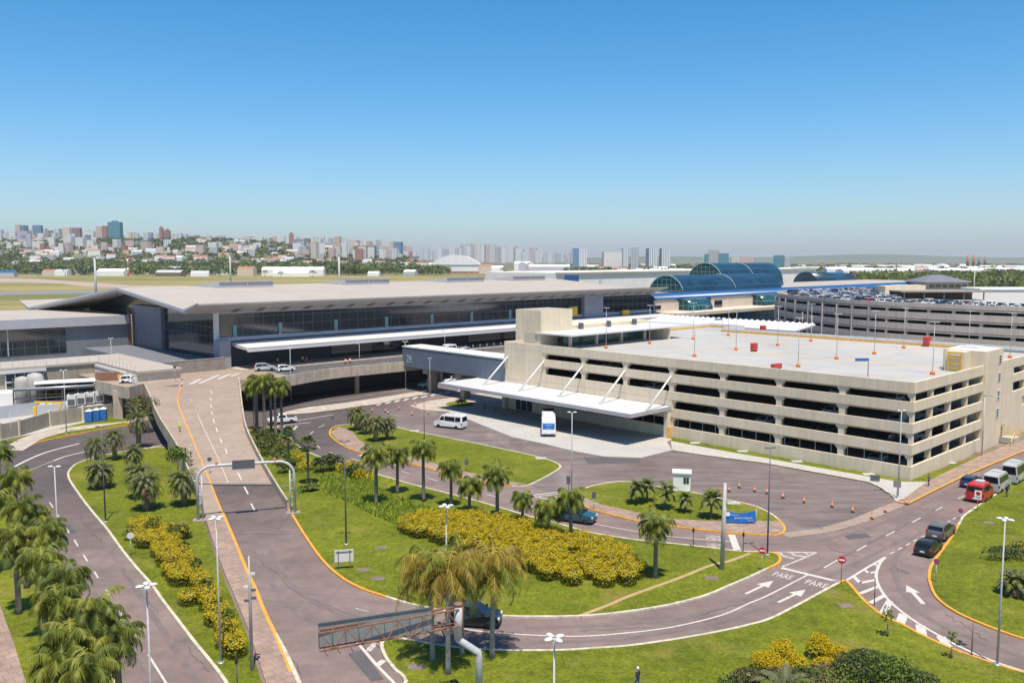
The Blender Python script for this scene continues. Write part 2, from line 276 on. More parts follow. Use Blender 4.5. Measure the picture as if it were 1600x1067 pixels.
        if parent: o.parent = parent
        return o
def tag(o, label=None, cat=None, group=None, kind=None):
    if label: o['label'] = label
    if cat: o['category'] = cat
    if group: o['group'] = group
    if kind: o['kind'] = kind
    return o
def thing(name, label, cat, loc=(0, 0, 0), rotz=0, group=None):
    o = bpy.data.objects.new(name, None); o.empty_display_size = .5; COL.objects.link(o); o.location = loc; o.rotation_euler = (0, 0, rotz)
    return tag(o, label, cat, group)
KIDS = {}
def dup(root, loc, rotz=0, label=None, group=None, scale=1.0):
    r = root.copy(); COL.objects.link(r); r.location = loc; r.rotation_euler = (0, 0, rotz); r.scale = (scale,) * 3
    if label: r['label'] = label
    if group: r['group'] = group
    for ch in root.children:
        c = ch.copy(); COL.objects.link(c); c.parent = r
        for g in ch.children:
            d = g.copy(); COL.objects.link(d); d.parent = c
    return r
def struct(name, mb, m): return tag(mb.build(name, m), kind='structure')
def crom(pts, n=6, closed=True, flags=None):
    out = []; fl = []; k = len(pts)
    for i in range(k if closed else k - 1):
        p0 = pts[(i - 1) % k] if closed else pts[max(i - 1, 0)]; p1 = pts[i]; p2 = pts[(i + 1) % k]; p3 = pts[(i + 2) % k] if closed else pts[min(i + 2, k - 1)]
        for j in range(n):
            t = j / n
            out.append(tuple(0.5 * ((2 * b) + (-a + c) * t + (2 * a - 5 * b + 4 * c - d) * t * t + (-a + 3 * b - 3 * c + d) * t ** 3) for a, b, c, d in zip(p0, p1, p2, p3)))
            if flags: fl.append(flags[i])
    if not closed: out.append(tuple(pts[-1])); fl.append(flags[-1] if flags else None)
    return (out, fl) if flags else out

leaf('wild_grass', (.38, .44, .05), (.27, .34, .04)); leaf('date_leaf', (.21, .215, .105), (.13, .14, .065))
def seams(name, cell, off, dark, rough=None):
    # sheet or slab joints, drawn in the object's own axes
    t = MATS[name].node_tree; n = t.nodes; l = t.links; b = n['Principled BSDF']; src = b.inputs['Base Color'].links[0].from_socket; tc = n.new('ShaderNodeTexCoord'); br = n.new('ShaderNodeTexBrick'); br.offset = off
    br.inputs['Scale'].default_value = 1; br.inputs['Brick Width'].default_value = cell[0]; br.inputs['Row Height'].default_value = cell[1]; br.inputs['Mortar Size'].default_value = cell[2]; br.inputs['Mortar Smooth'].default_value = .3
    br.inputs['Color1'].default_value = (1, 1, 1, 1); br.inputs['Color2'].default_value = (.945, .945, .94, 1); br.inputs['Mortar'].default_value = (dark, dark, dark, 1); l.new(tc.outputs['Object'], br.inputs['Vector'])
    mx = n.new('ShaderNodeMix'); mx.data_type = 'RGBA'; mx.blend_type = 'MULTIPLY'; mx.inputs[0].default_value = 1; l.new(src, mx.inputs[6]); l.new(br.outputs[0], mx.inputs[7]); l.new(mx.outputs[2], b.inputs['Base Color'])
seams('roof_cream', (6.1, 60, .14), 0, .84); 
for nm in ('glass_grid', 'glass_dark'): MATS[nm].node_tree.nodes['Principled BSDF'].inputs['IOR'].default_value = 2.1
# ================================================================== GROUND, ROADS, KERBS
def text_mesh(s, size=1.0, extrude=0.0, bold=0.0):
    cu = bpy.data.curves.new('lettering', 'FONT'); cu.body = s; cu.size = size; cu.extrude = extrude; cu.offset = bold; cu.resolution_u = 2
    o = bpy.data.objects.new('lettering', cu); COL.objects.link(o); bpy.context.view_layer.update()
    me = bpy.data.meshes.new_from_object(o.evaluated_get(bpy.context.evaluated_depsgraph_get())); bpy.data.objects.remove(o); bpy.data.curves.remove(cu)
    return me
def add_text(mb, s, o, ux, uy, nz=None):
    """letters of s mapped so that the text box spans o..o+ux (baseline) and o..o+uy (cap height)"""
    me = text_mesh(s); xs = [v.co.x for v in me.vertices]; ys = [v.co.y for v in me.vertices]; x0, x1, y0, y1 = min(xs), max(xs), min(ys), max(ys); n = len(mb.v)
    o = Vector(o); ux = Vector(ux); uy = Vector(uy)
    for v in me.vertices: mb.v.append(tuple(o + ux * ((v.co.x - x0) / (x1 - x0)) + uy * ((v.co.y - y0) / (y1 - y0))))
    for p in me.polygons: mb.face([n + i for i in p.vertices])
    bpy.data.meshes.remove(me)
# one sheet to the horizon; the town side rises to the left
def town_h(X, Y):
    u = X / max(Y, 1) * F
    if Y < 1750: return 0
    e = min(1, max(0, (Y - 1900) / 1500)); e = e * e * (3 - 2 * e)
    g = min(1, max(0, (-u + 20) / 520)); g = g * g * (3 - 2 * g)
    return e * g * (102 + 9 * noise.noise((X * .0016, Y * .0016, 0))) + e * g * 5 * noise.noise((X * .006, Y * .006, 3))
g = MB(); g.smooth = True
xs = [-40000, -12000] + [-6000 + 200 * i for i in range(46)] + [5000, 12000, 40000]; ys = [-300, 30, 700, 1500] + [1700 + 130 * i for i in range(32)] + [7000, 9000, 14000, 24000, 45000]
for y in ys:
    for x in xs: g.v.append((x, y, -0.06 + town_h(x, y)))
nx = len(xs); tg = MB(); tg.smooth = True; tg.v = g.v
for j in range(len(ys) - 1):
    for i in range(nx - 1): (g if ys[j] < 1690 else tg).face((j * nx + i, j * nx + i + 1, (j + 1) * nx + i + 1, (j + 1) * nx + i))
struct('ground', g, 'airfield_grass'); struct('terrain', tg, 'town_ground')
# faint hills on the far horizon
hl = MB(); hl.smooth = True; n = 60
for k in range(n + 1):
    X = -4000 + 14000 * k / n; u = X / 15000 * F
    h = 55 + 55 * max(0, noise.noise((X * .00035, 0, 1.7))) + (60 * math.exp(-((u - 560) / 120) ** 2))
    hl.v += [(X, 14200, -1), (X, 15000, h), (X, 17500, -1)]
for k in range(n):
    a = 3 * k; hl.face((a, a + 3, a + 4, a + 1)); hl.face((a + 1, a + 4, a + 5, a + 2))
struct('hills', hl, 'far_leaf')
# airfield: runway, taxiway and apron
def pxsheet(name, pts, m, z=0.0, smooth=0, zz=None):
    w = [P(x, y, z) for x, y in pts]; w = crom(w, smooth) if smooth else w
    return struct(name, MB().sheet(w, z if zz is None else zz), m)
mat('taxiway_pink', (.37, .285, .245), .9, .08, .02); mat('runway_grey', (.20, .19, .215), .9, .08, .02); mat('apron_brown', (.33, .245, .20), .9, .1, .03)
pxsheet('taxiway', [(-300, 432), (0, 434.5), (60, 436), (120, 440), (210, 446), (420, 446), (420, 448), (150, 449), (95, 443.5), (40, 441), (-300, 442)], 'taxiway_pink', zz=.0)
pxsheet('runway', [(-300, 459), (0, 456.5), (140, 454), (420, 450), (420, 452), (140, 458.5), (0, 461), (-300, 464)], 'runway_grey', zz=.01)
pxsheet('apron', [(-400, 485), (0, 484.5), (80, 483), (200, 478), (200, 520), (0, 500), (-400, 505)], 'apron_brown', zz=.02)
pxsheet('apron', [(740, 425), (880, 419), (960, 421), (960, 432), (740, 427.5)], 'taxiway_pink', zz=.02)
# asphalt
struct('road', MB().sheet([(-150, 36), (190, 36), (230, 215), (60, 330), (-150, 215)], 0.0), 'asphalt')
pxsheet('parking_lot', [(560, 657), (615, 646), (700, 643), (800, 684), (843, 692), (901, 706), (944, 713), (1002, 716), (1050, 704), (1086, 710), (1200, 725), (1276, 739), (1357, 754), (1377, 763), (1395, 776), (1402, 786), (1340, 812), (1290, 826), (1226, 836), (1225, 820), (1200, 800), (1154, 785), (1083, 770), (982, 753), (921, 760), (895, 770), (850, 768), (828, 757), (866, 733), (878, 728), (838, 713), (729, 690), (615, 667)], 'asphalt_lot', zz=.006)
pxsheet('yard', [(-300, 690), (0, 688), (100, 668), (183, 650), (240, 640), (240, 600), (120, 580), (-300, 590)], 'pale_concrete', zz=.01)
pxsheet('bus_apron', [(701, 643), (760, 630), (800, 630), (1052, 686), (1042, 690), (1050, 703), (1002, 715), (944, 713), (901, 705.5), (843, 691.6), (800, 682.5)], 'pale_concrete', zz=.02)
pxsheet('pavement', [(640, 634), (672, 626), (700, 622), (760, 612), (800, 622), (800, 632), (760, 632), (701, 643), (660, 640)], 'pale_pavers', zz=.014)
pxsheet('pavement', [(438, 649), (445, 644.5), (478, 637.5), (540, 630), (602, 620.5), (653, 612.5), (673, 616), (640, 621), (590, 632), (526.5, 641), (476, 647)], 'pale_pavers', zz=.14)
def offset(pts, d):
    n = len(pts); A2 = sum(pts[i][0] * pts[(i + 1) % n][1] - pts[(i + 1) % n][0] * pts[i][1] for i in range(n)); s = 1 if A2 > 0 else -1; out = []
    for i in range(n):
        a = pts[i - 1]; c = pts[(i + 1) % n]; tx, ty = c[0] - a[0], c[1] - a[1]; L = hypot(tx, ty) or 1
        out.append((pts[i][0] - s * ty / L * d, pts[i][1] + s * tx / L * d))
    return out
def island(name, pts, fl, m='grass', top=.12, n=5):
    w = [tuple(P(x, y)[:2]) for x, y in pts]; sm, f2 = crom(w, n, True, list(fl)); inn = offset(sm, .26); k = len(sm)
    for key, mm in (('o', 'kerb_orange'), ('w', 'kerb_white')):
        mb = MB()
        for i in range(k):
            if f2[i] != key: continue
            j = (i + 1) % k; a, b, c, d = sm[i], sm[j], inn[j], inn[i]
            mb.poly([(*a, -.02), (*b, -.02), (*b, .15), (*a, .15)]); mb.poly([(*a, .15), (*b, .15), (*c, .15), (*d, .15)]); mb.poly([(*d, .15), (*c, .15), (*c, .08), (*d, .08)])
        if mb.f: struct('kerb', mb, mm)
    mb = MB().sheet([(*p, top) for p in inn])
    return struct(name, mb, m), inn
lawn2, lawn2_o = island('lawn', [(105, 745), (112, 730), (126, 722), (150, 714), (177, 709), (215, 703), (258, 699), (278, 706), (292, 730), (303, 756), (312, 775), (319, 800), (329, 835), (339, 865), (352, 898), (367, 934), (390, 989), (415, 1067), (445, 1150), (402, 1150), (349, 1066), (326, 1035), (303, 1007), (278, 974), (253, 941), (233, 913), (210, 887), (187, 858), (164, 826), (142, 800), (121, 772)],
       'wwwwwwwnnnnnnnnnnnnwwwwwwwwwwww')
lawn1, lawn1_o = island('lawn', [(205, 1150), (193, 1085), (159, 1025), (120, 965), (85, 898), (57, 843), (33, 795), (14, 760), (-10, 735), (-70, 725), (-300, 735), (-700, 900), (-700, 1150)], 'wwwwwwwwwwwww')
pxsheet('footpath', [(-260, 1150), (-120, 900), (-60, 880), (-15, 905), (0, 946), (25, 1017), (40, 1066), (72, 1150)], 'pink_pavers', zz=.135)
lawn3, lawn3_o = island('lawn', [(433, 771), (450, 797), (473, 835), (501, 875), (531, 903), (564, 921), (602, 934), (643, 946), (700, 957), (750, 962), (800, 965), (850, 965.5), (906, 964.5), (952, 961), (1002, 954.5), (1053, 945.5), (1104, 932), (1141, 916.5), (1174, 902.5), (1200, 890), (1217, 882), (1221, 873), (1214, 866), (1200, 863.5), (1154, 861.5), (1104, 855.5), (1053, 850), (1002, 845), (926, 833), (876, 819.5), (833, 808.5), (800, 799), (754, 785.5), (703, 772), (653, 759.5), (602, 745), (552, 731), (514, 719), (483, 707), (463, 694), (454, 684), (444, 674), (420, 668), (385, 672), (386, 692), (402, 725), (418, 752)],
       'oooooowwwwwwwwwwwwwoooowwwwwwwwwwwwwwwwwwoonnnnn')
lawn4, lawn4_o = island('lawn', [(552, 664), (526, 666), (516, 672), (515, 681), (530, 694), (556, 706), (602, 718), (653, 729), (704, 742), (754, 754), (800, 760), (826, 759), (850, 748), (866, 739), (877, 730), (866, 722), (838, 713.5), (800, 705), (729, 690), (653, 675.5), (615, 667.5)], 'wooooooooowwwwwwwwwww')
lawn5, lawn5_o = island('lawn', [(899, 771), (921, 761), (952, 754.5), (982, 753.5), (1030, 761), (1083, 770), (1116, 777.5), (1154, 785), (1179, 791), (1200, 800), (1217, 812), (1228, 826), (1222, 835), (1200, 837.5), (1129, 832.5), (1053, 824), (1002, 816.5), (952, 804.5), (919, 795), (904, 784)], 'wwwwwwwwwwoooooooooo')
lawn6, lawn6_o = island('lawn', [(594, 1010), (600, 1001), (628, 998), (700, 1010), (780, 1016), (876, 1016), (926, 1013), (977, 1009.5), (1028, 1003), (1078, 995), (1129, 985.5), (1167, 977), (1200, 967.5), (1238, 949), (1276, 928.5), (1308, 911.5), (1318, 908), (1328, 912), (1352, 939), (1382, 963), (1415, 978), (1440, 992), (1478, 1009.5), (1503, 1019.5), (1554, 1037), (1600, 1051), (1720, 1080), (1720, 1150), (665, 1150), (632, 1066), (615, 1048), (600, 1028)],
       'wwwwwwwwwwwwwwwooooooooooowwwwww')
lawn7, lawn7_o = island('lawn', [(1519, 796), (1504, 807), (1496, 820), (1483, 842), (1468, 863), (1455, 881), (1449.5, 897), (1451, 912), (1461, 934), (1486, 954), (1516, 969), (1554, 984.5), (1600, 1000), (1760, 1045), (2100, 1000), (2000, 700), (1760, 690), (1600, 747.5), (1554, 773)], 'wwoooooooooooowwwww')
# lawn strips and pavements beside the garage
def strip(name, pts, m, z=.12): return struct(name, MB().sheet([P(x, y, 0) for x, y in pts], z), m)
strip('garage_lawn', [(1050, 684), (1421, 751), (1402, 753), (1300, 735), (1200, 717), (1120, 703), (1048, 689.5)], 'grass', .11)
strip('pavement', [(1048, 689.5), (1120, 703), (1200, 717), (1300, 735), (1402, 753), (1448, 753.5), (1412, 780), (1400, 784), (1393, 775), (1377, 763), (1357, 754), (1276, 739), (1200, 725), (1086, 710), (1050, 704)], 'pale_concrete', .10)
strip('garage_lawn', [(1421, 751), (1760, 625), (1760, 640), (1600, 686.5), (1567, 698), (1536, 710.5), (1491, 732), (1448, 753.5), (1402, 753)], 'grass', .11)
strip('pavement', [(1448, 753.5), (1491, 732), (1536, 710.5), (1567, 698), (1600, 686.5), (1760, 640), (1760, 655), (1600, 704.5), (1554, 723.5), (1504, 745), (1453, 770), (1420, 787), (1408, 787), (1412, 780)], 'pink_pavers', .12)
RZ = [0]
def ribbon(mb, pts, w, z=.012, dash=None, side=0):
    RZ[0] = (RZ[0] + 1) % 40; z += RZ[0] * .0005
    pts = [Vector((p[0], p[1], p[2] if len(p) > 2 else 0)) for p in pts]; acc = 0
    def seg(a, b):
        d = (b - a); d.z = 0
        if d.length < 1e-4: return
        d.normalize(); nn = Vector((-d.y, d.x, 0)) * w / 2; up = Vector((0, 0, z)); mb.poly([a - nn + up, b - nn + up, b + nn + up, a + nn + up])
    for a, b in zip(pts, pts[1:]):
        L = (b - a).length
        if not dash: seg(a, b); continue
        t = 0; on, off = dash
        while t < L:
            ph = (acc + t) % (on + off)
            if ph < on: e = min(L, t + on - ph); seg(a.lerp(b, t / L), a.lerp(b, e / L)); t = e + 1e-4
            else: t += on + off - ph + 1e-4
        acc += L
    return mb
def G(pts, z=0): return [P(x, y, z) for x, y in pts]
k = MB()      # kerbs along the pavement of the garage
w = G([(1397, 783), (1412, 787.5), (1420, 787.5), (1453, 770.5), (1504, 745.5), (1554, 724), (1600, 705), (1760, 655.5)])
ribbon(k, w, .3, .15); struct('kerb', k, 'kerb_orange')
k = MB(); ribbon(k, G([(1050, 703.5), (1086, 709.5), (1200, 724.5), (1276, 738.5), (1357, 753.5), (1377, 762.5), (1395, 775.5)]), .25, .125); struct('kerb', k, 'kerb_white')
# paths worn into or paved on the lawns
strip('footpath', [(516, 676), (530, 667.5), (549, 674), (562, 689), (587, 702), (653, 717), (704, 733), (754, 744), (800, 754), (824, 757), (800, 758.5), (754, 752.5), (704, 740.5), (653, 727.5), (602, 716.5), (556, 704.5), (531, 693)], 'pink_pavers', .135)
strip('footpath', [(909, 777.5), (942, 790), (1002, 803), (1053, 812.5), (1129, 815.5), (1200, 815), (1216, 815), (1226, 826), (1221, 833.5), (1200, 836), (1129, 831), (1053, 822.5), (1002, 815), (952, 803), (919, 793.5), (904, 782.5)], 'pink_pavers', .135)
dp = MB(); ribbon(dp, crom(G([(905, 962), (950, 945), (985, 930), (1060, 903), (1110, 883), (1140, 876), (1172, 864)], .12), 5, False), .42, .008); struct('dirt_path', dp, 'dirt')
# far-left verge in front of the beige fence
island('lawn', [(52, 694), (80, 687), (121, 679), (160, 671), (192, 666), (205, 664.5), (192, 661), (150, 668), (100, 676), (65, 686)], 'oooooowwww')
strip('footpath', [(5, 703), (22, 690), (50, 679), (90, 671), (140, 664), (188, 660), (230, 652), (240, 656), (192, 665), (150, 670), (100, 678), (65, 687), (52, 695), (35, 705)], 'pale_pavers', .09)
strip('lawn', [(-60, 700), (20, 690), (50, 679), (90, 671), (140, 664), (188, 660), (230, 650), (190, 648), (150, 656), (100, 668), (50, 679), (0, 690), (-60, 697)], 'grass', .085)
# ------------------------------------------------------------------ painted markings
mk = MB(); wn = MB(); og = MB(); dk = MB()
def Z(o, s, pts): return [(o[0] + x / s, o[1] + y / s) for x, y in pts]
S = 3.9525
def z1(p): return Z((0, 560), S, p)
def z2(p): return Z((400, 560), S, p)
def z3(p): return Z((800, 560), S, p)
def z4(p): return Z((1200, 560), S, p)
def z5(p): return Z((0, 797), S, p)
def z6(p): return Z((400, 797), S, p)
def z7(p): return Z((800, 797), S, p)
def z8(p): return Z((1200, 797), S, p)
def line(pts, w=.15, mb=None, sm=0, dash=None):
    q = G(pts); q = crom(q, sm, False) if sm else q; ribbon(mb or mk, q, w, .012, dash)
# left road
for x, y in [(350, 22), (402, 100), (458, 182), (516, 275), (582, 378), (655, 490), (732, 615), (824, 750)]: line(z5([(x, y), (x + 24, y + 40)]), .16)
for x, y in [(306, 888), (350, 958), (400, 1035)]: line(z1([(x, y), (x + 22, y + 32)]), .15)
line(z5([(915, 890), (1025, 1065), (1075, 1150)]), .17)
line(z1([(90, 668), (180, 622), (300, 575), (490, 525)]), .45, sm=4); line(z1([(330, 632), (400, 606), (500, 582), (640, 555)]), .35, sm=4); line(z1([(180, 690), (240, 668), (330, 632)]), .15, wn); line(z1([(670, 475), (770, 460)]), .4)
line(z1([(880, 555), (1030, 532)]), .5, wn)
# main road beside the garage
for a in [(345, 355, 435, 305), (548, 250, 608, 217), (728, 158, 782, 130), (890, 76, 942, 48)]: line(z8([a[:2], a[2:]]), .17)
for a in [(1037, 938, 1078, 915), (1172, 867, 1210, 848), (1290, 806, 1330, 786), (1400, 748, 1440, 728), (1500, 700, 1540, 681)]: line(z4([a[:2], a[2:]]), .15)
line(z8([(755, 270), (960, 160), (1160, 46)]), .17, dash=(1.0, .9))
line([(1221, 887.2), (1313.5, 909.6)], .5)
line([(726, 983), (760, 987), (800, 990), (825, 991.8), (901, 994), (977, 989), (1053, 979), (1129, 960.5), (1170, 942.5), (1200, 930), (1262, 898)], .2, sm=4)
def arrow(tail, tip, w=.28, mb=None):
    a = P(*tail); b = P(*tip); d = (b - a); L = d.length; d.normalize(); nn = Vector((-d.y, d.x, 0)); h = b - d * min(1.9, L * .4); up = Vector((0, 0, .012))
    (mb or mk).poly([a - nn * w / 2 + up, h - nn * w / 2 + up, h + nn * w / 2 + up, a + nn * w / 2 + up]); (mb or mk).poly([h - nn * .62 + up, b + up, h + nn * .62 + up])
arrow((1215.5, 940.8), (1259, 920.6)); arrow((1165, 927.5), (1208.5, 906.9)); arrow((1442.9, 943.2), (1416.3, 913.9), .4)
def pare(bl, br, tl, mb=None):
    a = P(*bl, .012); add_text(mb or mk, 'PARE', a, P(*br, .012) - a, P(*tl, .012) - a)
pare((1256.5, 911.3), (1289.5, 918.8), (1263, 905)); pare((1206, 898.5), (1235, 905.3), (1213, 892.8))
pare((1101.5, 834.8), (1103.5, 841.5), (1125, 837.5)); pare((1103.5, 847), (1105.5, 854), (1127, 850))
pare((1424, 892), (1395, 884.5), (1418, 896.5), dk)
# hatched noses
line(z8([(725, 290), (600, 362), (455, 452)]), .28); line(z8([(725, 290), (690, 330), (668, 400), (685, 470), (740, 550), (830, 630), (930, 700), (1050, 770), (1200, 850), (1400, 935), (1581, 995)]), .28, sm=4)
for w_, q in [(.42, [(525, 405), (570, 450), (665, 430)]), (.35, [(592, 366), (625, 390), (668, 380)]), (.3, [(650, 330), (676, 345)]), (.42, [(568, 515), (684, 470)]), (.45, [(628, 575), (722, 525)]), (.6, [(708, 638), (752, 560)]), (.75, [(812, 705), (838, 640)]), (.75, [(952, 772), (940, 708)]), (.7, [(1112, 840), (1065, 778)])]: line(z8(q), w_)
line(z8([(0, 260), (100, 259), (300, 260)]), .25, wn); line(z8([(300, 260), (190, 308), (88, 348)]), .25, wn)
for q in [[(70, 262), (95, 282)], [(95, 282), (160, 300)], [(150, 262), (165, 282)], [(165, 280), (230, 285)], [(230, 262), (250, 275)]]: line(z8(q), .35, wn)
line(z6([(625, 815), (740, 950), (855, 1068)]), .25); line(z6([(845, 792), (745, 812), (690, 870)]), .5, wn); line(z6([(790, 925), (748, 958)]), .5); line(z6([(615, 605), (700, 628)]), .12, wn)
line(z3([(108, 846), (330, 820)]), .3); line(z3([(108, 846), (250, 875), (390, 905)]), .3)
for q in [[(165, 850), (290, 838)], [(220, 862), (330, 848)], [(290, 878), (350, 862)]]: line(z3(q), .3, wn)
# centre road
line([(815, 786), (870, 802), (926, 817.5), (990, 829.5), (1053, 838.7), (1100, 843), (1147, 846.3)], .16, sm=4)
for a in [(1425, 838, 1490, 856), (1262, 793, 1330, 812), (1062, 738, 1122, 756), (900, 697, 950, 712), (585, 617, 642, 634), (452, 578, 497, 593), (375, 538, 397, 554), (333, 468, 355, 450), (384, 428, 426, 408)]: line(z2([a[:2], a[2:]]), .17)
line([(1142.8, 835), (1151.7, 859)], .75)
for q in [[(640, 603), (672, 588)], [(735, 642), (758, 620)], [(793, 652), (818, 630)], [(850, 664), (880, 646)]]: line(z2(q), .5)
for i in range(7):
    t = i / 6; x = 592 + t * 84; y = 631.5 - t * 14.5; line([(x - 3, y + 1.7), (x + 4, y - 1.7)], .7)
for x, y in [(686, 615), (700, 613), (716, 611)]: line([(x - 3, y + 1.5), (x + 4, y - 1.5)], .7)
line([(440, 662), (470, 656), (520, 648)], .35, wn); line([(425, 668), (455, 663), (486, 660)], .35, wn); line([(690, 600), (640, 607), (560, 620), (470, 634)], .15, wn)
for x in (428, 438, 448, 458): line([(x, 672), (x + 6, 665.5)], .5, wn)
# tyre wear, cracks and sealed joints
mat('tyre_wear', (.165, .128, .122), .85, .16, .6, coord='Object'); tw = MB(); ck = MB()
for pts in ([(395, 860), (420, 905), (470, 960), (540, 985), (640, 990), (760, 1000)], [(418, 850), (450, 905), (500, 945), (580, 968), (690, 972), (800, 976)], [(820, 980), (950, 976), (1080, 962), (1180, 930), (1270, 893), (1400, 826), (1560, 742)], [(830, 1003), (960, 998), (1090, 978), (1200, 945), (1290, 903), (1420, 838)], [(165, 850), (215, 925), (285, 1030), (330, 1100)], [(100, 850), (140, 915), (200, 1010), (250, 1100)], [(1180, 850), (1290, 842), (1400, 808), (1520, 745)], [(830, 795), (930, 823), (1060, 842), (1160, 850)], [(1640, 1038), (1540, 1005), (1450, 965), (1405, 915), (1400, 870), (1440, 830)]):
    ribbon(tw, crom(G(pts), 6, False), .5, .004)
rk_ = random.Random(4)
for x, y, dx, dy in [(400, 870, 70, 60), (470, 930, 90, 35), (430, 985, 40, 70), (600, 955, 110, 20), (250, 960, -60, -70), (160, 850, -40, -50), (330, 1050, -40, -40), (900, 985, 120, -6), (1090, 960, 90, -22), (1350, 850, 90, -40), (1480, 960, 60, 40), (1280, 850, 60, 20), (960, 740, 160, 25), (1150, 760, 150, 45), (1120, 735, 140, 20), (700, 665, 90, 25), (560, 715, 60, 25), (1000, 835, 90, 10)]:
    q = [(x + dx * i / 9 + rk_.uniform(-4, 4), y + dy * i / 9 + rk_.uniform(-1.6, 1.6)) for i in range(10)]; ribbon(ck, G(q), .05, .007)
struct('tyre_wear', tw, 'tyre_wear'); struct('road_crack', ck, 'paint_dark')
# concrete gutter of the car park mouth
gt = MB(); ribbon(gt, G([(1226, 836.5), (1290, 828), (1340, 814), (1390, 793), (1416, 783)]), 1.6, .010); struct('gutter', gt, 'ramp_concrete')
dp2 = MB()
dp2.sheet(G([(543, 1021), (564.5, 1014.6), (600, 1061), (579.6, 1064)]), .008); dp2.sheet(G(z8([(458, 152), (605, 140), (640, 168), (500, 180)])), .008); dp2.sheet(G(z5([(380, 95), (420, 80), (480, 140), (430, 148)])), .008); dp2.sheet(G(z3([(440, 610), (800, 618), (790, 645), (470, 650)])), .009)
struct('road_patch', dp2, 'asphalt_patch')
struct('road_marking', mk, 'paint_white'); struct('road_marking', wn, 'paint_worn'); struct('road_marking', dk, 'paint_dark')
# inspection covers set in the lawns and pavements
cv = MB()
for x, y in [(595, 857), (568, 892), (590, 905), (1112, 905), (650, 1044), (1322, 948), (1545, 818), (448, 760)]:
    c = P(x, y, 0); cv.box(c.x - .6, c.x + .6, c.y - .45, c.y + .45, .05, .14)
mat('cover_grey', (.17, .135, .115), .9, .25, 2); struct('inspection_cover', cv, 'cover_grey')
cv = MB()
for x, y in [(1086, 693), (1160, 706), (1245, 722), (1357, 742), (1484, 724), (648, 674), (845, 717), (1146, 787)]:
    c = P(x, y, 0); cv.box(c.x - .8, c.x + .8, c.y - .6, c.y + .6, .05, .16)
struct('inspection_cover', cv, 'pale_concrete')

# ================================================================== ELEVATED ROAD
def edge(pts):
    q = sorted([PR(x, y) for x, y in pts], key=lambda p: p.y)
    def f(Y):
        if Y <= q[0].y: a, b = q[0], q[1]
        elif Y >= q[-1].y: a, b = q[-2], q[-1]
        else:
            for a, b in zip(q, q[1:]):
                if a.y <= Y <= b.y: break
        t = (Y - a.y) / (b.y - a.y); return a.x + (b.x - a.x) * t
    return f
e0 = edge([(238, 631), (250, 660), (267, 685), (281, 708), (297, 744), (305, 763), (312, 778), (320, 803), (330, 838)])
e1 = edge([(281, 612), (276, 628), (286, 653), (301, 688), (316, 724), (331, 760), (341, 788), (348, 802), (362, 836)])
e2 = edge([(374, 612), (377, 640), (382, 674), (400, 712), (415, 740), (433, 770), (452, 800)])
def sm_(f, Y, d=4): return (f(Y - d) + f(Y - d / 2) + f(Y) + f(Y + d / 2) + f(Y + d)) / 5
YJ = PR(380, 758).y; YE = 168
ev = thing('elevated_road', 'pale concrete ramp and elevated road curving up to the terminal doors', 'elevated road', (0, 0, 0))
def loft(fa, fb, y0, y1, dz, name, m, step=2.0):
    mb = MB(); n = max(2, int((y1 - y0) / step)); pr = None; mb.smooth = True
    for i in range(n + 1):
        Y = y0 + (y1 - y0) * i / n; k0 = len(mb.v); mb.v += [(sm_(fa, Y), Y, zr(Y) + dz), (sm_(fb, Y), Y, zr(Y) + dz)]
        if pr is not None: mb.face((pr, pr + 1, k0 + 1, k0))
        pr = k0
    return mb.build(name, m, ev)
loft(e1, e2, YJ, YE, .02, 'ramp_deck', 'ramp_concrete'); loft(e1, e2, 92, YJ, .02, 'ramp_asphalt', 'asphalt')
loft(e0, e1, 96, YE - 4, .16, 'ramp_pavement', 'ramp_concrete')
mb = MB(); ribbon(mb, [(sm_(e1, y), y, zr(y)) for y in [60 + 2 * i for i in range(53)]], .2, .17); mb.build('ramp_kerb', 'kerb_orange', ev)
# continue the pavement and the kerb beside the flat road towards the camera
strip('pavement', z5([(1255, 10), (1300, 150), (1340, 270), (1390, 400), (1450, 540), (1540, 760)]) + [(415, 1067), (445, 1150), (500, 1150), (466, 1065), (445.5, 1020), (430, 992), (415, 961), (400, 923.5), (387, 896), (374.5, 865), (362, 835), (348, 802)], 'pink_pavers', .15)
k = MB(); ribbon(k, crom(G([(348, 802), (362, 835), (374.5, 865), (387, 896), (400, 923.5), (415, 961), (430, 992)]), 4, False), .3, .165); struct('kerb', k, 'kerb_orange')
k = MB(); ribbon(k, crom(G([(430, 992), (445.5, 1020), (466, 1065), (500, 1150)]), 4, False), .3, .165); struct('kerb', k, 'kerb_white')
# side walls, soffit, piers
def skirt(f, y0, y1, ztop, zbot, t, name, m, flip=1, top=0):
    mb = MB(); n = int((y1 - y0) / 2); pr = None
    for i in range(n + 1):
        Y = y0 + (y1 - y0) * i / n; X = sm_(f, Y); zt = zr(Y) + ztop; zb = zbot if zbot is not None else zr(Y) - top; k0 = len(mb.v)
        mb.v += [(X, Y, zb), (X, Y, zt), (X + t, Y, zt), (X + t, Y, zb)]
        if pr is not None:
            for a in range(4): b = (a + 1) % 4; mb.face((pr + a, pr + b, k0 + b, k0 + a))
        else: mb.face((k0, k0 + 1, k0 + 2, k0 + 3))
        pr = k0
    mb.face((pr + 3, pr + 2, pr + 1, pr)); return mb.build(name, m, ev)
skirt(e0, 103, 131, 1.0, -.1, -.25, 'parapet', 'viaduct_concrete'); skirt(e0, 131, YE - 5, 1.0, None, -.25, 'parapet', 'viaduct_concrete', top=1.0)
skirt(e2, 101, 131, 1.0, -.1, .25, 'parapet', 'viaduct_concrete'); skirt(e2, 131, YE + 3, 1.0, None, .25, 'parapet', 'viaduct_concrete', top=1.0)
mb = MB()
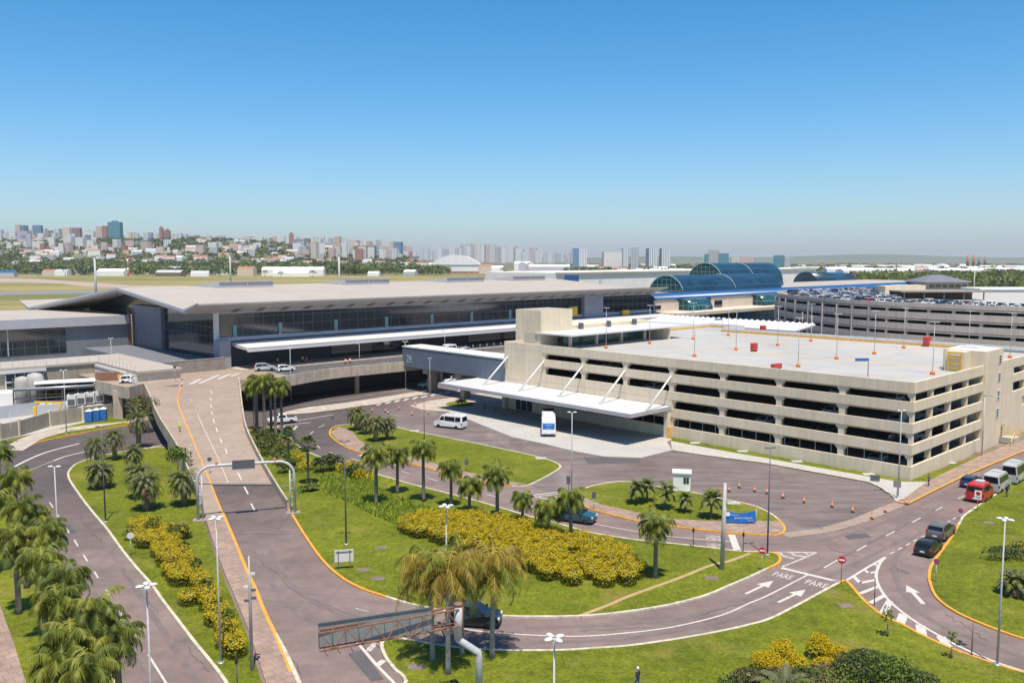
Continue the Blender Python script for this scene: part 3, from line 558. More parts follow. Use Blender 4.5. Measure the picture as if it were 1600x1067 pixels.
for Y in (131, ):
    mb.box(sm_(e0, Y), sm_(e2, Y), Y - .4, Y, -.1, zr(Y) - .2)
mb.build('abutment', 'inner_dark', ev)
mb = MB(); n = 20
for i in range(n):
    ya = 131 + (YE - 131) * i / n; yb = 131 + (YE - 131) * (i + 1) / n
    mb.poly([(sm_(e0, ya), ya, zr(ya) - .9), (sm_(e0, yb), yb, zr(yb) - .9), (sm_(e2, yb), yb, zr(yb) - .9), (sm_(e2, ya), ya, zr(ya) - .9)])
mb.build('soffit', 'slab_grey', ev)
for Y, f, d in ((156, e0, 2.0), (156, e2, -2.0), (166, e0, 6)):
    X = sm_(f, Y) + d; MB().box(X - .6, X + .6, Y - .6, Y + .6, -.1, zr(Y) - .9).build('pier', 'viaduct_concrete', ev)
# flat upper deck
D = DECK
rm = [Vector((sm_(e0, YE - 5), YE - 5, D)), Vector((sm_(e1, YE), YE, D)), Vector((sm_(e2, YE), YE, D))]
le = [P(150, 602, D), P(200, 613, D), rm[0]]
re = crom([rm[2], P(412, 601, D), P(450, 594, D), W(-18, 115, D), W(5, 114, D)], 5, False) + [W(360, 114, D)]
outline = le + [rm[1]] + re + [W(360, 141, D), W(-46, 141, D), W(-60, 165, D), P(140, 590, D)]
MB().prism([tuple(p[:2]) for p in outline], D - .95, D).build('upper_deck', 'ramp_concrete', ev)
def wallalong(pts, z0, z1, t, name, m, par, closed=False):
    mb = MB()
    for a, b in zip(pts, pts[1:]):
        a = Vector(a); b = Vector(b); d = b - a; d.z = 0
        if d.length < .05: continue
        d.normalize(); nn = Vector((-d.y, d.x, 0)) * t; a2 = a - d * t * .2; b2 = b + d * t * .2
        mb.prism([(a2 - nn)[:2], (b2 - nn)[:2], (b2 + nn)[:2], (a2 + nn)[:2]], z0, z1)
    return mb.build(name, m, par)
wallalong(re, D - 1.25, D + 1.0, .16, 'parapet', 'viaduct_concrete', ev); wallalong(le, D - 1.25, D + 1.0, .16, 'parapet', 'viaduct_concrete', ev)
for a in (-12, 12, 38, 64, 90, 118):
    c = W(a, 116.2); MB().lathe([(.55, 0), (.55, D - 1.6), (1.0, D - 1.0), (1.0, D - .9)], (c.x, c.y, 0), 12).build('pier', 'retain_brown', ev)
wallalong([W(-36, 124), W(130, 124)], 0, D - .95, .2, 'undercroft_wall', 'clad_dark', ev)
# markings on the ramp and the deck
rk = MB()
def rline(pts, w=.16): ribbon(rk, [PR(x, y) for x, y in pts], w, .035)
for x, y, L in [(1302, 203, 16), (1296, 245, 16), (1299, 285, 18), (1304, 328, 20), (1316, 375, 24), (1334, 428, 26), (1360, 493, 28), (1392, 557, 30)]: rline(z1([(x, y), (x + 9, y + L)]), .2)
for x, y in [(1468, 705), (1508, 792), (1550, 896)]: rline(z1([(x, y), (x + 24, y + 46)]), .2)
rline(z1([(1180, 250), (1230, 370), (1290, 500), (1340, 600), (1410, 770)]), .1)
for q in [[(1112, 192), (1240, 127)], [(1232, 155), (1352, 103)], [(1345, 130), (1424, 96)], [(1425, 112), (1478, 92)]]: rline(z1(q), .8)
rline(z1([(1080, 192), (1130, 152), (1200, 128), (1290, 112)]), .2); rline(z1([(1330, 175), (1375, 160)]), .2)
rk.build('road_marking', 'paint_white', ev)
jk = MB()
for y in (YJ, ): ribbon(jk, [(sm_(e0, y), y, zr(y)), (sm_(e2, y), y, zr(y))], .35, .19)
jk.build('expansion_joint', 'steel_dark', ev)
dl = MB(); ribbon(dl, [W(-30, 122, D), W(300, 122, D)], .15, .02, (3, 4)); ribbon(dl, [W(-30, 130.2, D), W(300, 130.2, D)], .15, .02); dl.build('road_marking', 'paint_white', ev)
MB().sheet([W(-28, 116, D + .006), W(320, 116, D + .006), W(320, 130.6, D + .006), W(-28, 130.6, D + .006)]).build('deck_asphalt_shade', 'asphalt_patch', ev)  # dark deck asphalt, with the shade over the deck put into its colour
pv = MB(); pv.prism([tuple(W(a, b)[:2]) for a, b in ((-32, 131), (300, 131), (300, 141), (-32, 141))], D + .004, D + .16); pv.build('pavement', 'pale_pavers', ev)
# ================================================================== PARKING GARAGE (local axes: x along the road, y along the long front)
gar = thing('parking_garage', 'beige concrete parking garage with four open storeys and bright roof deck', 'parking garage', tuple(C0), AN)
BAND = [(0, 1.95), (3.55, 4.95), (6.5, 7.85), (9.45, 10.8), (12.0, 13.5)]
OPEN = [(1.95, 3.55), (4.95, 6.5), (7.85, 9.45), (10.8, 12.0)]
colb = [9.9 * i for i in range(8)]; cola = [0, 6.8, 13.6, 20.4, 26.9]
for z0, z1 in BAND:
    m = MB(); m.box(-.14, .22, -.14, 69.9, z0, z1); m.box(.22, 26.7, -.14, .22, z0, z1); m.build('spandrel', 'garage_beige', gar)
m = MB(); m.box(-.14, .3, 69.9, 80.6, 0, 13.5); m.box(-.13, .22, 39.4, 69.9, 4.95, 6.5); m.box(.3, 62, 80.3, 80.6, 0, 13.5); m.build('wall', 'garage_beige', gar)
m = MB(); m.box(34.8, 41, -.14, .22, 0, 13.5); m.box(41, 46.5, -.14, .22, 0, 7.85); m.box(46.5, 72, -.14, .22, 0, 4.95)
for z0, z1 in ((6.5, 7.85), (9.45, 10.8), (12, 13.5)): m.box(41 if z0 > 8 else 46.5, 72, -.14, .22, z0, z1)
m.box(71.7, 72, .22, 70, 0, 12.4); m.build('wall', 'garage_beige', gar)
# thin panel joints of the blank walls
m = MB()
for z in (2.0, 4.0, 6.0, 8.2, 10.4, 12.2): MB().box(-.146, -.141, 69.9, 80.6, z, z + .05).build('panel_joint', 'garage_beige_dark', gar); MB().box(34.8, 41, -.146, -.141, z, z + .05).build('panel_joint', 'garage_beige_dark', gar)
for z in (4.2, 5.4, 6.45): MB().box(-.146, -.141, 39.4, 69.9, z, z + .05).build('panel_joint', 'garage_beige_dark', gar)
for b in colb[:-1] + [69.6]:
    m = MB(); m.box(.0, .75, b - .0 if b == 0 else b - .42, b + .45, 0, 12.4)
    for z0, z1 in OPEN:
        for sg in (-1, 1):
            if b == 0 and sg < 0: continue
            q = [(b + sg * .42, z1 - .85), (b + sg * .85, z1 - .35), (b + sg * .85, z1 + .02), (b + sg * .42, z1 + .02)]
            if sg < 0: q = q[::-1]
            n = len(m.v); m.v += [(.03, y, z) for y, z in q] + [(.6, y, z) for y, z in q]; m.face((n, n + 1, n + 2, n + 3)); m.face((n + 7, n + 6, n + 5, n + 4)); m.face((n + 1, n, n + 4, n + 5)); m.face((n + 2, n + 1, n + 5, n + 6)); m.face((n, n + 3, n + 7, n + 4))
    m.build('column', 'garage_beige', gar)
for a in cola[1:] + [41.6, 47.8, 54.6]:
    m = MB(); m.box(a - .3, a + .3, .02, .7, 0, 12.4)
    for z0, z1 in OPEN: m.box(a - .62, a + .62, .03, .5, z1 - .35, z1 + .02)
    m.build('column', 'garage_beige', gar)
m = MB()
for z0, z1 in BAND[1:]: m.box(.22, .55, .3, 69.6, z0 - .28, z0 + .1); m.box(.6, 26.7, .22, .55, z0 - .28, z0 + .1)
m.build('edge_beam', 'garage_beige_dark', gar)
for z in (.9, 3.85, 6.8, 9.75):
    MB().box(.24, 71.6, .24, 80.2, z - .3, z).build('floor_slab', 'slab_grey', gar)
m = MB(); m.prism([(.24, .24), (62, .24), (62, 70), (72, 70), (72, 80.2), (.24, 80.2)], 12.15, 12.45); seams('roof_concrete', (9.9, 9.9, .05), 0, .80); m.build('roof_deck', 'roof_concrete', gar)
m = MB()
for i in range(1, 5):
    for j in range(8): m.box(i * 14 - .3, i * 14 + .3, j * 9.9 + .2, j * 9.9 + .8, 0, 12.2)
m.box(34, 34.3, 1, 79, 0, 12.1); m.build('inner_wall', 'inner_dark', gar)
for i in range(28): MB().box(.3, .36, 1.6 + i * 2.45, 1.68 + i * 2.45, 1.95, 3.55).build('mullion', 'teal_frame', gar)
# roof parapets at the far side: yellow rail below, pale coping above
m = MB(); m.box(62, 62.25, 8, 70, 12.45, 13.0); m.box(72, 72.25, 70, 80.4, 12.45, 13.0); m.box(42, 72, 79.9, 80.2, 12.45, 13.0); m.build('roof_rail', 'paint_orange', gar)
m = MB(); m.box(62.02, 62.3, -.1, 70, 13.0, 13.5); m.box(62, 72.2, 69.8, 70, 12.45, 13.5); m.box(72.02, 72.3, 70, 80.6, 13.0, 13.5); m.box(42, 72, 79.92, 80.3, 13.0, 13.5); m.box(62.26, 62.6, -.1, 70, 11, 12.9); m.build('roof_coping', 'dull_white', gar)
m = MB()
for i in range(5):
    for j in range(12): m.box(8 + i * 11, 8.12 + i * 11 + 4.8, 6 + j * 5.2, 6.14 + j * 5.2, 12.452, 12.458)
for i in range(4): m.box(16 + i * 11, 16.5 + i * 11, 6, 62, 12.452, 12.457) if i % 2 else None
m.build('roof_marking', 'paint_orange', gar)
# stair tower at the road side
st = MB().box(26.7, 34.8, -.35, 6, 0, 15.7).build('stair_tower', 'garage_beige', gar); MB().box(27.2, 34.3, .1, 5.6, 15.7, 15.76).build('tower_roof', 'dull_white', st); MB().box(30, 33, 2, 4.6, 15.76, 16.0).build('roof_hatch', 'white_metal', st)
for z in (14.0, 11.1, 8.2, 5.3):
    f = MB().box(32.6, 33.9, -.42, -.36, z - .75, z + .75).build('window', 'white_metal', gar); m = MB()
    for i in range(3): m.box(32.85, 33.65, -.44, -.425, z - .6 + i * .45, z - .3 + i * .45)
    m.build('louvre', 'glass_dark', f)
m = MB(); m.box(24.6, 26.7, 2, 5, 12.45, 15.6); m.build('lift_shaft', 'garage_beige', gar)
for z in (12.9, 13.7, 14.5, 15.3): MB().box(24.35, 24.5, 2.4, 4.4, z, z + .16).build('rung', 'yellow', gar)
for b in (2.4, 4.3): MB().box(24.3, 24.5, b, b + .12, 12.45, 15.6).build('ladder', 'yellow', gar)
m = MB(); m.box(35.5, 38.4, -2.4, -.4, .1, 1.0); m.build('landing', 'pale_concrete', gar)
for a in (35.5, 38.4):
    m = MB()
    for z in (1.5, 2.0): m.beam((a, -.4, z), (a, -2.4, z), .09, .09)
    m.beam((a, -2.4, .2), (a, -2.4, 2.0), .09, .09); m.beam((a, -2.4, 2.0), (a + (2.6 if a > 37 else -2.2), -2.6, .8), .09, .09)
    m.build('railing', 'yellow', gar)
MB().box(36.2, 37.3, -.4, -.3, 1.0, 3.1).build('door', 'garage_beige_dark', gar)
# lift tower and roof shelter at the far left corner
m = MB(); m.box(4.8, 14.2, 75.2, 82.4, 12.4, 19.7); lt = m.build('lift_tower', 'garage_beige', gar); MB().box(5.1, 13.9, 75.5, 82.1, 19.7, 19.76).build('tower_roof', 'roof_cream', lt); MB().box(4.72, 4.8, 76.4, 79.8, 12.45, 15.2).build('roller_door', 'garage_beige_dark', lt)
m = MB(); m.box(14.2, 41, 76.4, 80.5, 12.4, 16.1); m.build('shelter_wall', 'garage_beige', gar)
m = MB(); m.box(4.5, 42, 66.6, 76.4, 15.0, 15.3); m.build('shelter_canopy', 'white_metal', gar)
m = MB()
for a in (8, 16, 24, 32): MB().box(a, a + .5, 70, 70.5, 12.45, 15.0).build('shelter_post', 'garage_beige', gar)
MB().box(36.8, 37.2, 67, 76.3, 12.45, 15.0).build('shelter_end_wall', 'garage_beige', gar)
m = MB(); m.box(8.6, 36, 72.4, 72.5, 12.6, 15.0); m.build('shelter_glass', 'glass_green', gar)
for a in (17, 26, 35): MB().box(a, a + .8, 75.2, 76.0, 15.3, 16.6).build('air_unit', 'steel_dark', gar)
# bus canopy hung from the front
can = MB().box(-11, -.16, 39.5, 88.2, 5.15, 5.32).build('bus_canopy', 'white_metal', gar)
m = MB(); m.box(-11.1, -10.9, 39.4, 88.3, 4.72, 5.36); m.box(-10.9, -.16, 39.4, 39.6, 4.72, 5.36); m.box(-10.9, -.16, 88.1, 88.3, 4.72, 5.36); m.build('canopy_fascia', 'fascia_grey', can)
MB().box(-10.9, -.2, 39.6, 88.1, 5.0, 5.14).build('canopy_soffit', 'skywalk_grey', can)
for i in range(24): MB().box(-10.8, -.2, 41 + i * 2, 41.08 + i * 2, 5.32, 5.36).build('roof_seam', 'far_grey', can)
for b in (39.6, 49.5, 59.4, 69.4, 79.6):
    m = MB(); m.tube([(-.1, b, 10.5), (-6.6, b, 5.4)], .17, 8); m.box(-6.9, -6.3, b - .2, b + .2, 5.32, 5.6); m.build('tie_strut', 'white_metal', gar)
for b in (80.0, 39.9):
    m = MB(); m.box(-1.0, -.2, b - .4, b + .4, 0, 5.0); m.build('canopy_post', 'garage_beige', gar)
MB().box(-1.05, -.15, 39.3, 39.45, .1, 1.9).build('post_guard', 'paint_orange', gar)
m = MB()
for b in (72.4, 74.0, 75.6): m.box(-.24, -.16, b, b + .12, .1, 3.3)
m.box(-.24, -.16, 72.4, 77.2, 3.2, 3.35); m.box(-.24, -.16, 77.1, 77.2, .1, 3.3); d = m.build('door', 'white_metal', gar); MB().box(-.2, -.15, 72.5, 77.1, .1, 3.2).build('door_glass', 'glass_dark', d)
# pleated white canopy behind the garage
pc = thing('pleated_canopy', 'long white pleated canopy roof with saw-tooth edge behind the garage', 'canopy', tuple(W(76, 85)), AN)
m = MB(); nt_ = 27; prev = None
for i in range(nt_ * 2 + 1):
    b = 104 - i * 46 / (nt_ * 2); zt = 14.1 if i % 2 else 13.6; k0 = len(m.v)
    m.v += [(76, b, 12.6), (86, b, zt), (86, b, zt - .25), (76, b, 12.35)]
    if i:
        for q in range(4): j = (q + 1) % 4; m.face((k0 - 4 + q, k0 - 4 + j, k0 + j, k0 + q))
m.build('canopy_roof', 'white_metal', pc, off=(76, 85))
m = MB()
for i in range(6): MB().box(81, 81.3, 102 - i * 8.6, 102.3 - i * 8.6, 0, 13).build('post', 'steel', pc, off=(76, 85))
MB().prism([(44, 92), (75.9, 104), (75.9, 86), (60, 84)], 12.2, 12.4).build('side_roof', 'white_metal', pc, off=(76, 85))

# ================================================================== SKYWALK between garage and terminal
sw = thing('skywalk', 'blue grey windowless footbridge between the garage and the terminal', 'footbridge', tuple(W(0, 80)), AN)
MB().box(-.5, 5, .4, 34.6, 5.4, 9.9).build('bridge_body', 'skywalk_grey', sw); MB().box(-.6, 5.1, .5, 34.7, 9.9, 10.15).build('bridge_roof', 'dull_white', sw)
m = MB(); m.box(-.53, -.5, .4, 34.6, 9.5, 9.56); m.build('panel_joint', 'steel_dark', sw); MB().box(-.53, -.5, .4, 34.6, 5.5, 5.56).build('panel_joint', 'steel_dark', sw)
for b in (26.8, 15.4):
    m = MB(); m.box(1.2, 3.0, b - .7, b + .7, 0, 4.3); m.box(0, 4.4, b - 1.0, b + 1.0, 4.3, 5.4); m.build('pier', 'retain_brown', sw)
m = MB(); add_text(m, '29.', (-.54, 33.0, 6.5), (0, -2.2, 0), (0, 0, 1.7)); m.build('lettering', 'dull_white', sw)

# ================================================================== TERMINAL
TO = (-40, 140)
ter = thing('terminal_building', 'long airport terminal with low cream gabled roof and dark glass front', 'airport terminal', tuple(W(*TO)), AN)
def tb(m, name, mt, par=None, uv=False): return m.build(name, mt, par or ter, uv=uv, off=TO)
prof = [(133.6, 20.45), (140, 19.0), (190, 22.5), (236, 15.7), (256, 17.2)]; aL = [-40.3, -40.5, -37.3, -46.6, -44]; AR = 127.5; TH = 1.0
m = MB()
for s_ in range(4):
    (b0, z0), (b1, z1) = prof[s_], prof[s_ + 1]; m.poly([(aL[s_], b0, z0), (AR, b0, z0), (AR, b1, z1), (aL[s_ + 1], b1, z1)])
roof = tb(m, 'roof', 'roof_cream')
m = MB()
for s_ in range(4):
    (b0, z0), (b1, z1) = prof[s_], prof[s_ + 1]; t0 = TH if s_ else .35; t1 = TH if s_ < 3 else .35
    m.poly([(aL[s_], b0, z0 - t0), (aL[s_ + 1], b1, z1 - t1), (AR, b1, z1 - t1), (AR, b0, z0 - t0)])
    m.poly([(AR, b0, z0 - t0), (AR, b1, z1 - t1), (AR, b1, z1), (AR, b0, z0)])
m.poly([(aL[0], 133.6, 20.1), (AR, 133.6, 20.1), (AR, 133.6, 20.45), (aL[0], 133.6, 20.45)]); mat('soffit_grey', (.36, .345, .34), .7, .08, .4); tb(m, 'soffit', 'soffit_grey', roof)
m = MB()
for s_ in range(4):
    (b0, z0), (b1, z1) = prof[s_], prof[s_ + 1]; t0 = TH if s_ else .35; t1 = TH if s_ < 3 else .35; e = .12
    for (u0, u1, pr) in ((0, .55, .25), (.55, 1, 0)):
        x0, x1 = aL[s_] - pr, aL[s_ + 1] - pr
        m.poly([(x0, b0, z0 + .1 - t0 * u0), (x1, b1, z1 + .1 - t1 * u0), (x1, b1, z1 - t1 * u1), (x0, b0, z0 - t0 * u1)])
    m.poly([(aL[s_] - .25, b0, z0 + .1), (aL[s_] + .3, b0, z0 + .1), (aL[s_ + 1] + .3, b1, z1 + .1), (aL[s_ + 1] - .25, b1, z1 + .1)])
tb(m, 'verge_trim', 'fascia_grey', roof)
m = MB()
for i in range(26):
    a = -30 + i * 6.1; n0 = len(m.v); m.v += [(a, 134.2, 20.0), (a, 140, 18.9), (a, 140, 17.9), (a + 1.6, 134.2, 20.0), (a + 1.6, 140, 18.9), (a + 1.6, 140, 17.9)]
    m.face((n0, n0 + 1, n0 + 2)); m.face((n0 + 5, n0 + 4, n0 + 3)); m.face((n0, n0 + 2, n0 + 5, n0 + 3))
tb(m, 'eave_bracket', 'beam_brown')
def roofpos(px, py):
    z = 20
    for _ in range(20): p = P(px, py, z); a, b = ab(p); z = 19 + 3.5 * (b - 140) / 50
    return a, b, z
for px, py in [(295, 454), (329, 463), (360, 458), (385, 452), (391, 465), (420, 461), (448, 456), (468, 451), (480, 463), (504, 458), (528, 454.5), (545, 449.5), (559, 461), (582, 456), (599, 453), (609, 448.5), (628, 459), (644, 455), (667, 451), (680, 447), (699, 457), (715, 453.5), (730, 450), (739, 446.5), (759, 455), (773, 451.5), (786, 448.5), (793, 445.5), (824, 450), (838, 447.5), (871, 452.5)]:
    a, b, z = roofpos(px, py)
    if b > 186: b, z = 186, 22.2
    tb(MB().box(a - 1.5, a + 1.5, b - .9, b + .9, z - .2, z + .45), 'skylight', 'white_metal', roof)
for x0, x1 in ((341, 425), (538, 607), (697, 755), (800, 850)):
    a0, a1 = solve_a(x0, 183, 23), solve_a(x1, 183, 23); m = MB(); n0 = 0
    m.v += [(a0, 182.5, 21.6), (a1, 182.5, 21.6), (a1, 192, 22.4), (a0, 192, 22.4), (a0, 182.5, 23.75), (a1, 182.5, 23.75), (a1, 192, 23.2), (a0 - 6, 192, 22.4)]
    m.face((0, 1, 5, 4)); m.face((1, 2, 6, 5)); m.face((4, 5, 6, 7)); m.face((0, 4, 7)); tb(m, 'roof_monitor', 'fascia_grey', roof)
    m = MB(); m.box(a0, a1 + .2, 182.2, 182.5, 23.6, 23.9); m.box((a0 + a1) / 2, (a0 + a1) / 2 + .4, 182.3, 182.5, 21.9, 23.7); tb(m, 'roof_monitor_trim', 'fascia_grey', roof)
# front
m = MB(); m.box(-33, 126, 140, 140.4, 12.0, 17.7); tb(m, 'glass_front', 'glass_grid', uv=True)
tb(MB().box(-33.4, 126.4, 139.8, 141, 17.7, 19.4), 'eave_band', 'fascia_grey'); tb(MB().box(-33.8, -32.9, 139.6, 140.6, 5.5, 18), 'corner_post', 'white_metal')
tb(MB().box(-32.9, 126, 139.4, 139.6, 11.5, 12.35), 'sill_glass', 'far_grey')
for px in (367, 438, 525, 604, 675, 737, 797, 890): a = solve_a(px, 139.8, 13.5); tb(MB().box(a - .45, a + .45, 139.7, 139.98, 12.3, 15.0), 'column', 'teal_frame')
a0, a1 = solve_a(912, 139, 15), solve_a(941, 139, 15); tb(MB().box(a0, a1, 138.6, 140.2, 5.5, 19.2), 'pylon', 'clad_light')
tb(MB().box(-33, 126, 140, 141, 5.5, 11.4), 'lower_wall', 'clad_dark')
for px, w in ((560, 16), (610, 12), (760, 14), (800, 10)):
    a = solve_a(px, 139.9, 8); tb(MB().box(a - w / 2, a + w / 2, 139.85, 139.98, 5.7, 9.6), 'entrance_glass', 'glass_dark')
m = MB(); a0, a1 = -30.5, 146; n0 = 0
m.poly([(a0, 131, 10.55), (a1, 131, 10.55), (a1, 139.4, 11.2), (a0, 139.4, 11.2)]); m.poly([(a0, 131, 9.9), (a0, 139.4, 10.4), (a1, 139.4, 10.4), (a1, 131, 9.9)]); m.poly([(a0, 131, 9.9), (a1, 131, 9.9), (a1, 131, 10.55), (a0, 131, 10.55)]); m.poly([(a0, 139.4, 10.4), (a0, 131, 9.9), (a0, 131, 10.55), (a0, 139.4, 11.2)])
fc = tb(m, 'entrance_canopy', 'white_metal'); tb(MB().box(a0 - .1, a1, 130.5, 130.98, 9.65, 10.05), 'canopy_gutter', 'white_metal', fc); tb(MB().box(a0 + .2, a1, 130.7, 130.96, 10.06, 10.5), 'canopy_grey_strip', 'fascia_grey', fc)  # plain grey strip along the canopy front, above the gutter
m = MB()
for px in (895.5, 977): a = solve_a(px, 138, 13); m.box(a - 1.6, a + 1.6, 137.6, 138.2, 12.2 if px < 900 else 11.3, 15 if px < 900 else 12.9)
tb(m, 'yellow_sign', 'yellow')
# left gable end
m = MB(); m.v += [(-33.6, 140.4, 7.6), (-33.6, 168.5, 7.6), (-33.6, 168.5, 19.9), (-33.6, 140.4, 18.0)]; m.face((3, 2, 1, 0)); tb(m, 'gable_glass', 'glass_grid', uv=True)
m = MB(); m.v += [(-32.9, 168, 17), (-32.9, 236, 12), (-32.9, 236, 14.8), (-32.9, 190, 21.5), (-32.9, 168, 19.9)]; m.face((4, 3, 2, 1, 0)); tb(m, 'gable_glass', 'glass_dark')
tb(MB().box(-34.5, -28, 168.6, 188, 5.5, 18.1), 'gable_wall', 'clad_grey')
m = MB()
for z in range(8, 17): m.beam((-35.6, 186.6, z), (-35.6, 188, z), .12, .12); m.beam((-34.6, 186.6, z), (-35.6, 186.6, z), .12, .12)
for p_ in ((-35.6, 186.6), (-35.6, 188), (-34.7, 186.6)): m.beam((*p_, 7.6), (*p_, 17.2), .16, .16)
tb(m, 'ladder_tower', 'rust')
m = MB(); m.prism([(-34, 137.2), (-31.4, 137.2), (-31.4, 140), (-34, 140)], 5.5, 11.9); tb(m, 'buttress', 'clad_light')
m = MB(); m.box(-46.5, -33.2, 136.4, 137.2, 5.5, 8.1); m.box(-46.5, -33.2, 136.35, 137.3, 8.1, 8.2); tb(m, 'terrace_wall', 'retain_brown'); tb(MB().box(-46.9, -33.6, 137.2, 188, 5.4, 7.5), 'terrace', 'clad_grey')
# left wing
wi = thing('terminal_wing', 'flat roofed dark glass wing joined to the left end of the terminal', 'airport terminal', tuple(W(-120, 188)), AN); WO = (-120, 188)
MB().box(-120, -34.6, 188.3, 232, 5, 15.0).build('wing_body', 'clad_grey', wi, off=WO); MB().box(-120, -50.8, 188.2, 188.29, 6.6, 12.9).build('glass_front', 'glass_grid', wi, uv=True, off=WO)
MB().box(-120.5, -35, 187.2, 188.28, 13.1, 15.4).build('roof_band', 'fascia_grey', wi, off=WO); MB().box(-120.5, -35, 188.3, 232.3, 15.0, 15.3).build('wing_roof', 'roof_cream', wi, off=WO)
m = MB()
for a in (-114, -104, -94, -84, -74, -64): m.box(a, a + .3, 188.05, 188.19, 6.6, 12.9)
m.build('mullion', 'steel', wi, off=WO)

# low service building in front of the wing
sb = thing('service_building', 'low service building with cream flat roof left of the ramp', 'building', tuple(W(-120, 126)), AN); SO = (-120, 126)
m = MB(); m.prism([(-120, 150), (-56, 150), (-56, 126.5), (-47, 126.5), (-47, 137), (-46.6, 163), (-120, 163)], 7.55, 8.0); m.build('roof', 'roof_cream', sb, off=SO)
MB().box(-120, -56.3, 150.3, 162.5, 0, 7.55).build('wall', 'fence_beige', sb, off=SO); MB().box(-56, -47.2, 127, 162, 0, 7.5).build('side_wall', 'garage_beige', sb, off=SO)
m = MB(); m.box(-56.4, -56.05, 127, 150, 5.6, 6.6); m.box(-56.5, -56.05, 132, 150, 6.9, 7.4); m.build('side_trim', 'white_metal', sb, off=SO); MB().box(-56.3, -56.02, 140, 150, .5, 4.6).build('side_opening', 'inner_dark', sb, off=SO)
for a0, a1 in ((-73.5, -66.5), (-92, -78)):
    f = MB().box(a0, a1, 150.1, 150.28, 3.2, 6.6).build('window', 'glass_dark', sb, off=SO); m = MB(); n_ = 4
    for i in range(n_ + 1): x = a0 + (a1 - a0) * i / n_; m.box(x - .1, x + .1, 150.02, 150.09, 3.2, 6.6)
    m.box(a0, a1, 150.0, 150.08, 5.0, 5.2); m.build('frame', 'white_metal', f, off=SO)
m = MB()
for i in range(30): a = -112 + i * 2.1; m.box(a, a + .06, 150.2, 150.26, 8, 9.0)
for i in range(11): b = 128 + i * 2.1; m.box(-55.9, -55.84, b, b + .06, 8, 9.0)
m.build('roof_railing', 'steel', sb, off=SO)
MB().box(-120, -66, 149.6, 150.0, 6.9, 7.5).build('wall_trim', 'white_metal', sb, off=SO)

# ================================================================== OLD TERMINAL with blue vaults
OO = (126, 140)
old = thing('old_terminal', 'older cream terminal with blue rounded roof edge and glass barrel vaults', 'airport terminal', tuple(W(*OO)), AN)
def ob(m, name, mt, par=None, uv=False): return m.build(name, mt, par or old, uv=uv, off=OO)
ob(MB().box(127.6, 234, 140.2, 142, 0, 16), 'blue_wall', 'vault_blue'); ob(MB().box(126.6, 232, 128.5, 140.18, 10.3, 11.4), 'ledge', 'cream_wall')
ob(MB().box(168, 232, 130, 139, 0, 10.3), 'lower_glass', 'teal_grid', uv=True); ob(MB().box(127.5, 168, 134, 139, 0, 10.3), 'lower_wall', 'clad_dark')
m = MB()
for i in range(12): a = 130 + i * 3.3; m.beam((a, 131, 7.2), (a + 1.6, 131, 10), .25, .25); m.beam((a + 3.2, 131, 7.2), (a + 1.6, 131, 10), .25, .25)
ob(m, 'truss', 'steel_dark')
def panel(a0, a1, rounded, name='cream_panel'):
    z0, z1 = 11.4, 15.75; pts = [(a0, z0), (a1, z0)]; r = 4.2
    if rounded:
        for i in range(9): t = pi / 2 * i / 8; pts.append((a1 - r * 1.6 + r * 1.6 * cos(t), z1 - r + r * sin(t)))
    else: pts.append((a1, z1))
    pts.append((a0, z1)); m = MB(); n = len(pts); m.v += [(a, 139.75, z) for a, z in pts] + [(a, 140.2, z) for a, z in pts]
    m.face(range(n)); 
    for i in range(n): j = (i + 1) % n; m.face((i, i + n, j + n, j))
    ob(m, name, 'cream_wall')
sa = lambda px: solve_a(px, 139.8, 13.5)
panel(127.8, sa(1066), True); panel(sa(1111), sa(1182), True); panel(sa(1226), 236, False)
ob(MB().box(sa(1116), sa(1128), 139.6, 139.74, 11.6, 14.2), 'window', 'glass_dark'); ob(MB().box(128.2, 131.5, 139.6, 139.74, 12.2, 13.6), 'window', 'glass_dark')
for p0, p1 in ((1074, 1113), (1189, 1227)):
    a0, a1 = solve_a(p0, 136, 12), solve_a(p1, 137, 12) - 3; m = MB(); m.smooth = True; N = 9
    for i in range(N + 1): t = pi / 2 * i / N; m.v += [(a0, 139.7 - 5 * sin(t), 11.42 + 4.5 * cos(t)), (a1, 139.7 - 5 * sin(t), 11.42 + 4.5 * cos(t))]
    for i in range(N): m.face((2 * i, 2 * i + 1, 2 * i + 3, 2 * i + 2))
    n0 = len(m.v); m.smooth = False; m.v += [(a1, 139.7, 11.42), (a0, 139.7, 11.42)]
    for i in range(N): m.face((2 * i + 1, n0, 2 * i + 3)); m.face((2 * i, 2 * i + 2, n0 + 1))
    ob(m, 'glass_bay', 'vault_teal', uv=True)
m = MB(); m.smooth = True; A0, A1 = 127.6, 430; pf = [(139.4, 15.6)] + [(143 - 3.6 * cos(t), 15.6 + 1.8 * sin(t)) for t in [pi / 2 * i / 6 for i in range(1, 7)]] + [(150, 17.4), (150, 15)]
for b, z in pf: m.v += [(A0, b, z), (A1, b, z)]
for i in range(len(pf) - 1): m.face((2 * i, 2 * i + 1, 2 * i + 3, 2 * i + 2))
m.smooth = False; m.face([2 * i for i in range(len(pf))]); ob(m, 'blue_roof_edge', 'vault_blue')
ob(MB().box(127.7, 430, 150, 200, 15, 16.9), 'flat_roof', 'roof_cream')
ob(MB().box(234, 430, 141, 149, 0, 15.5), 'cream_wall', 'cream_wall')
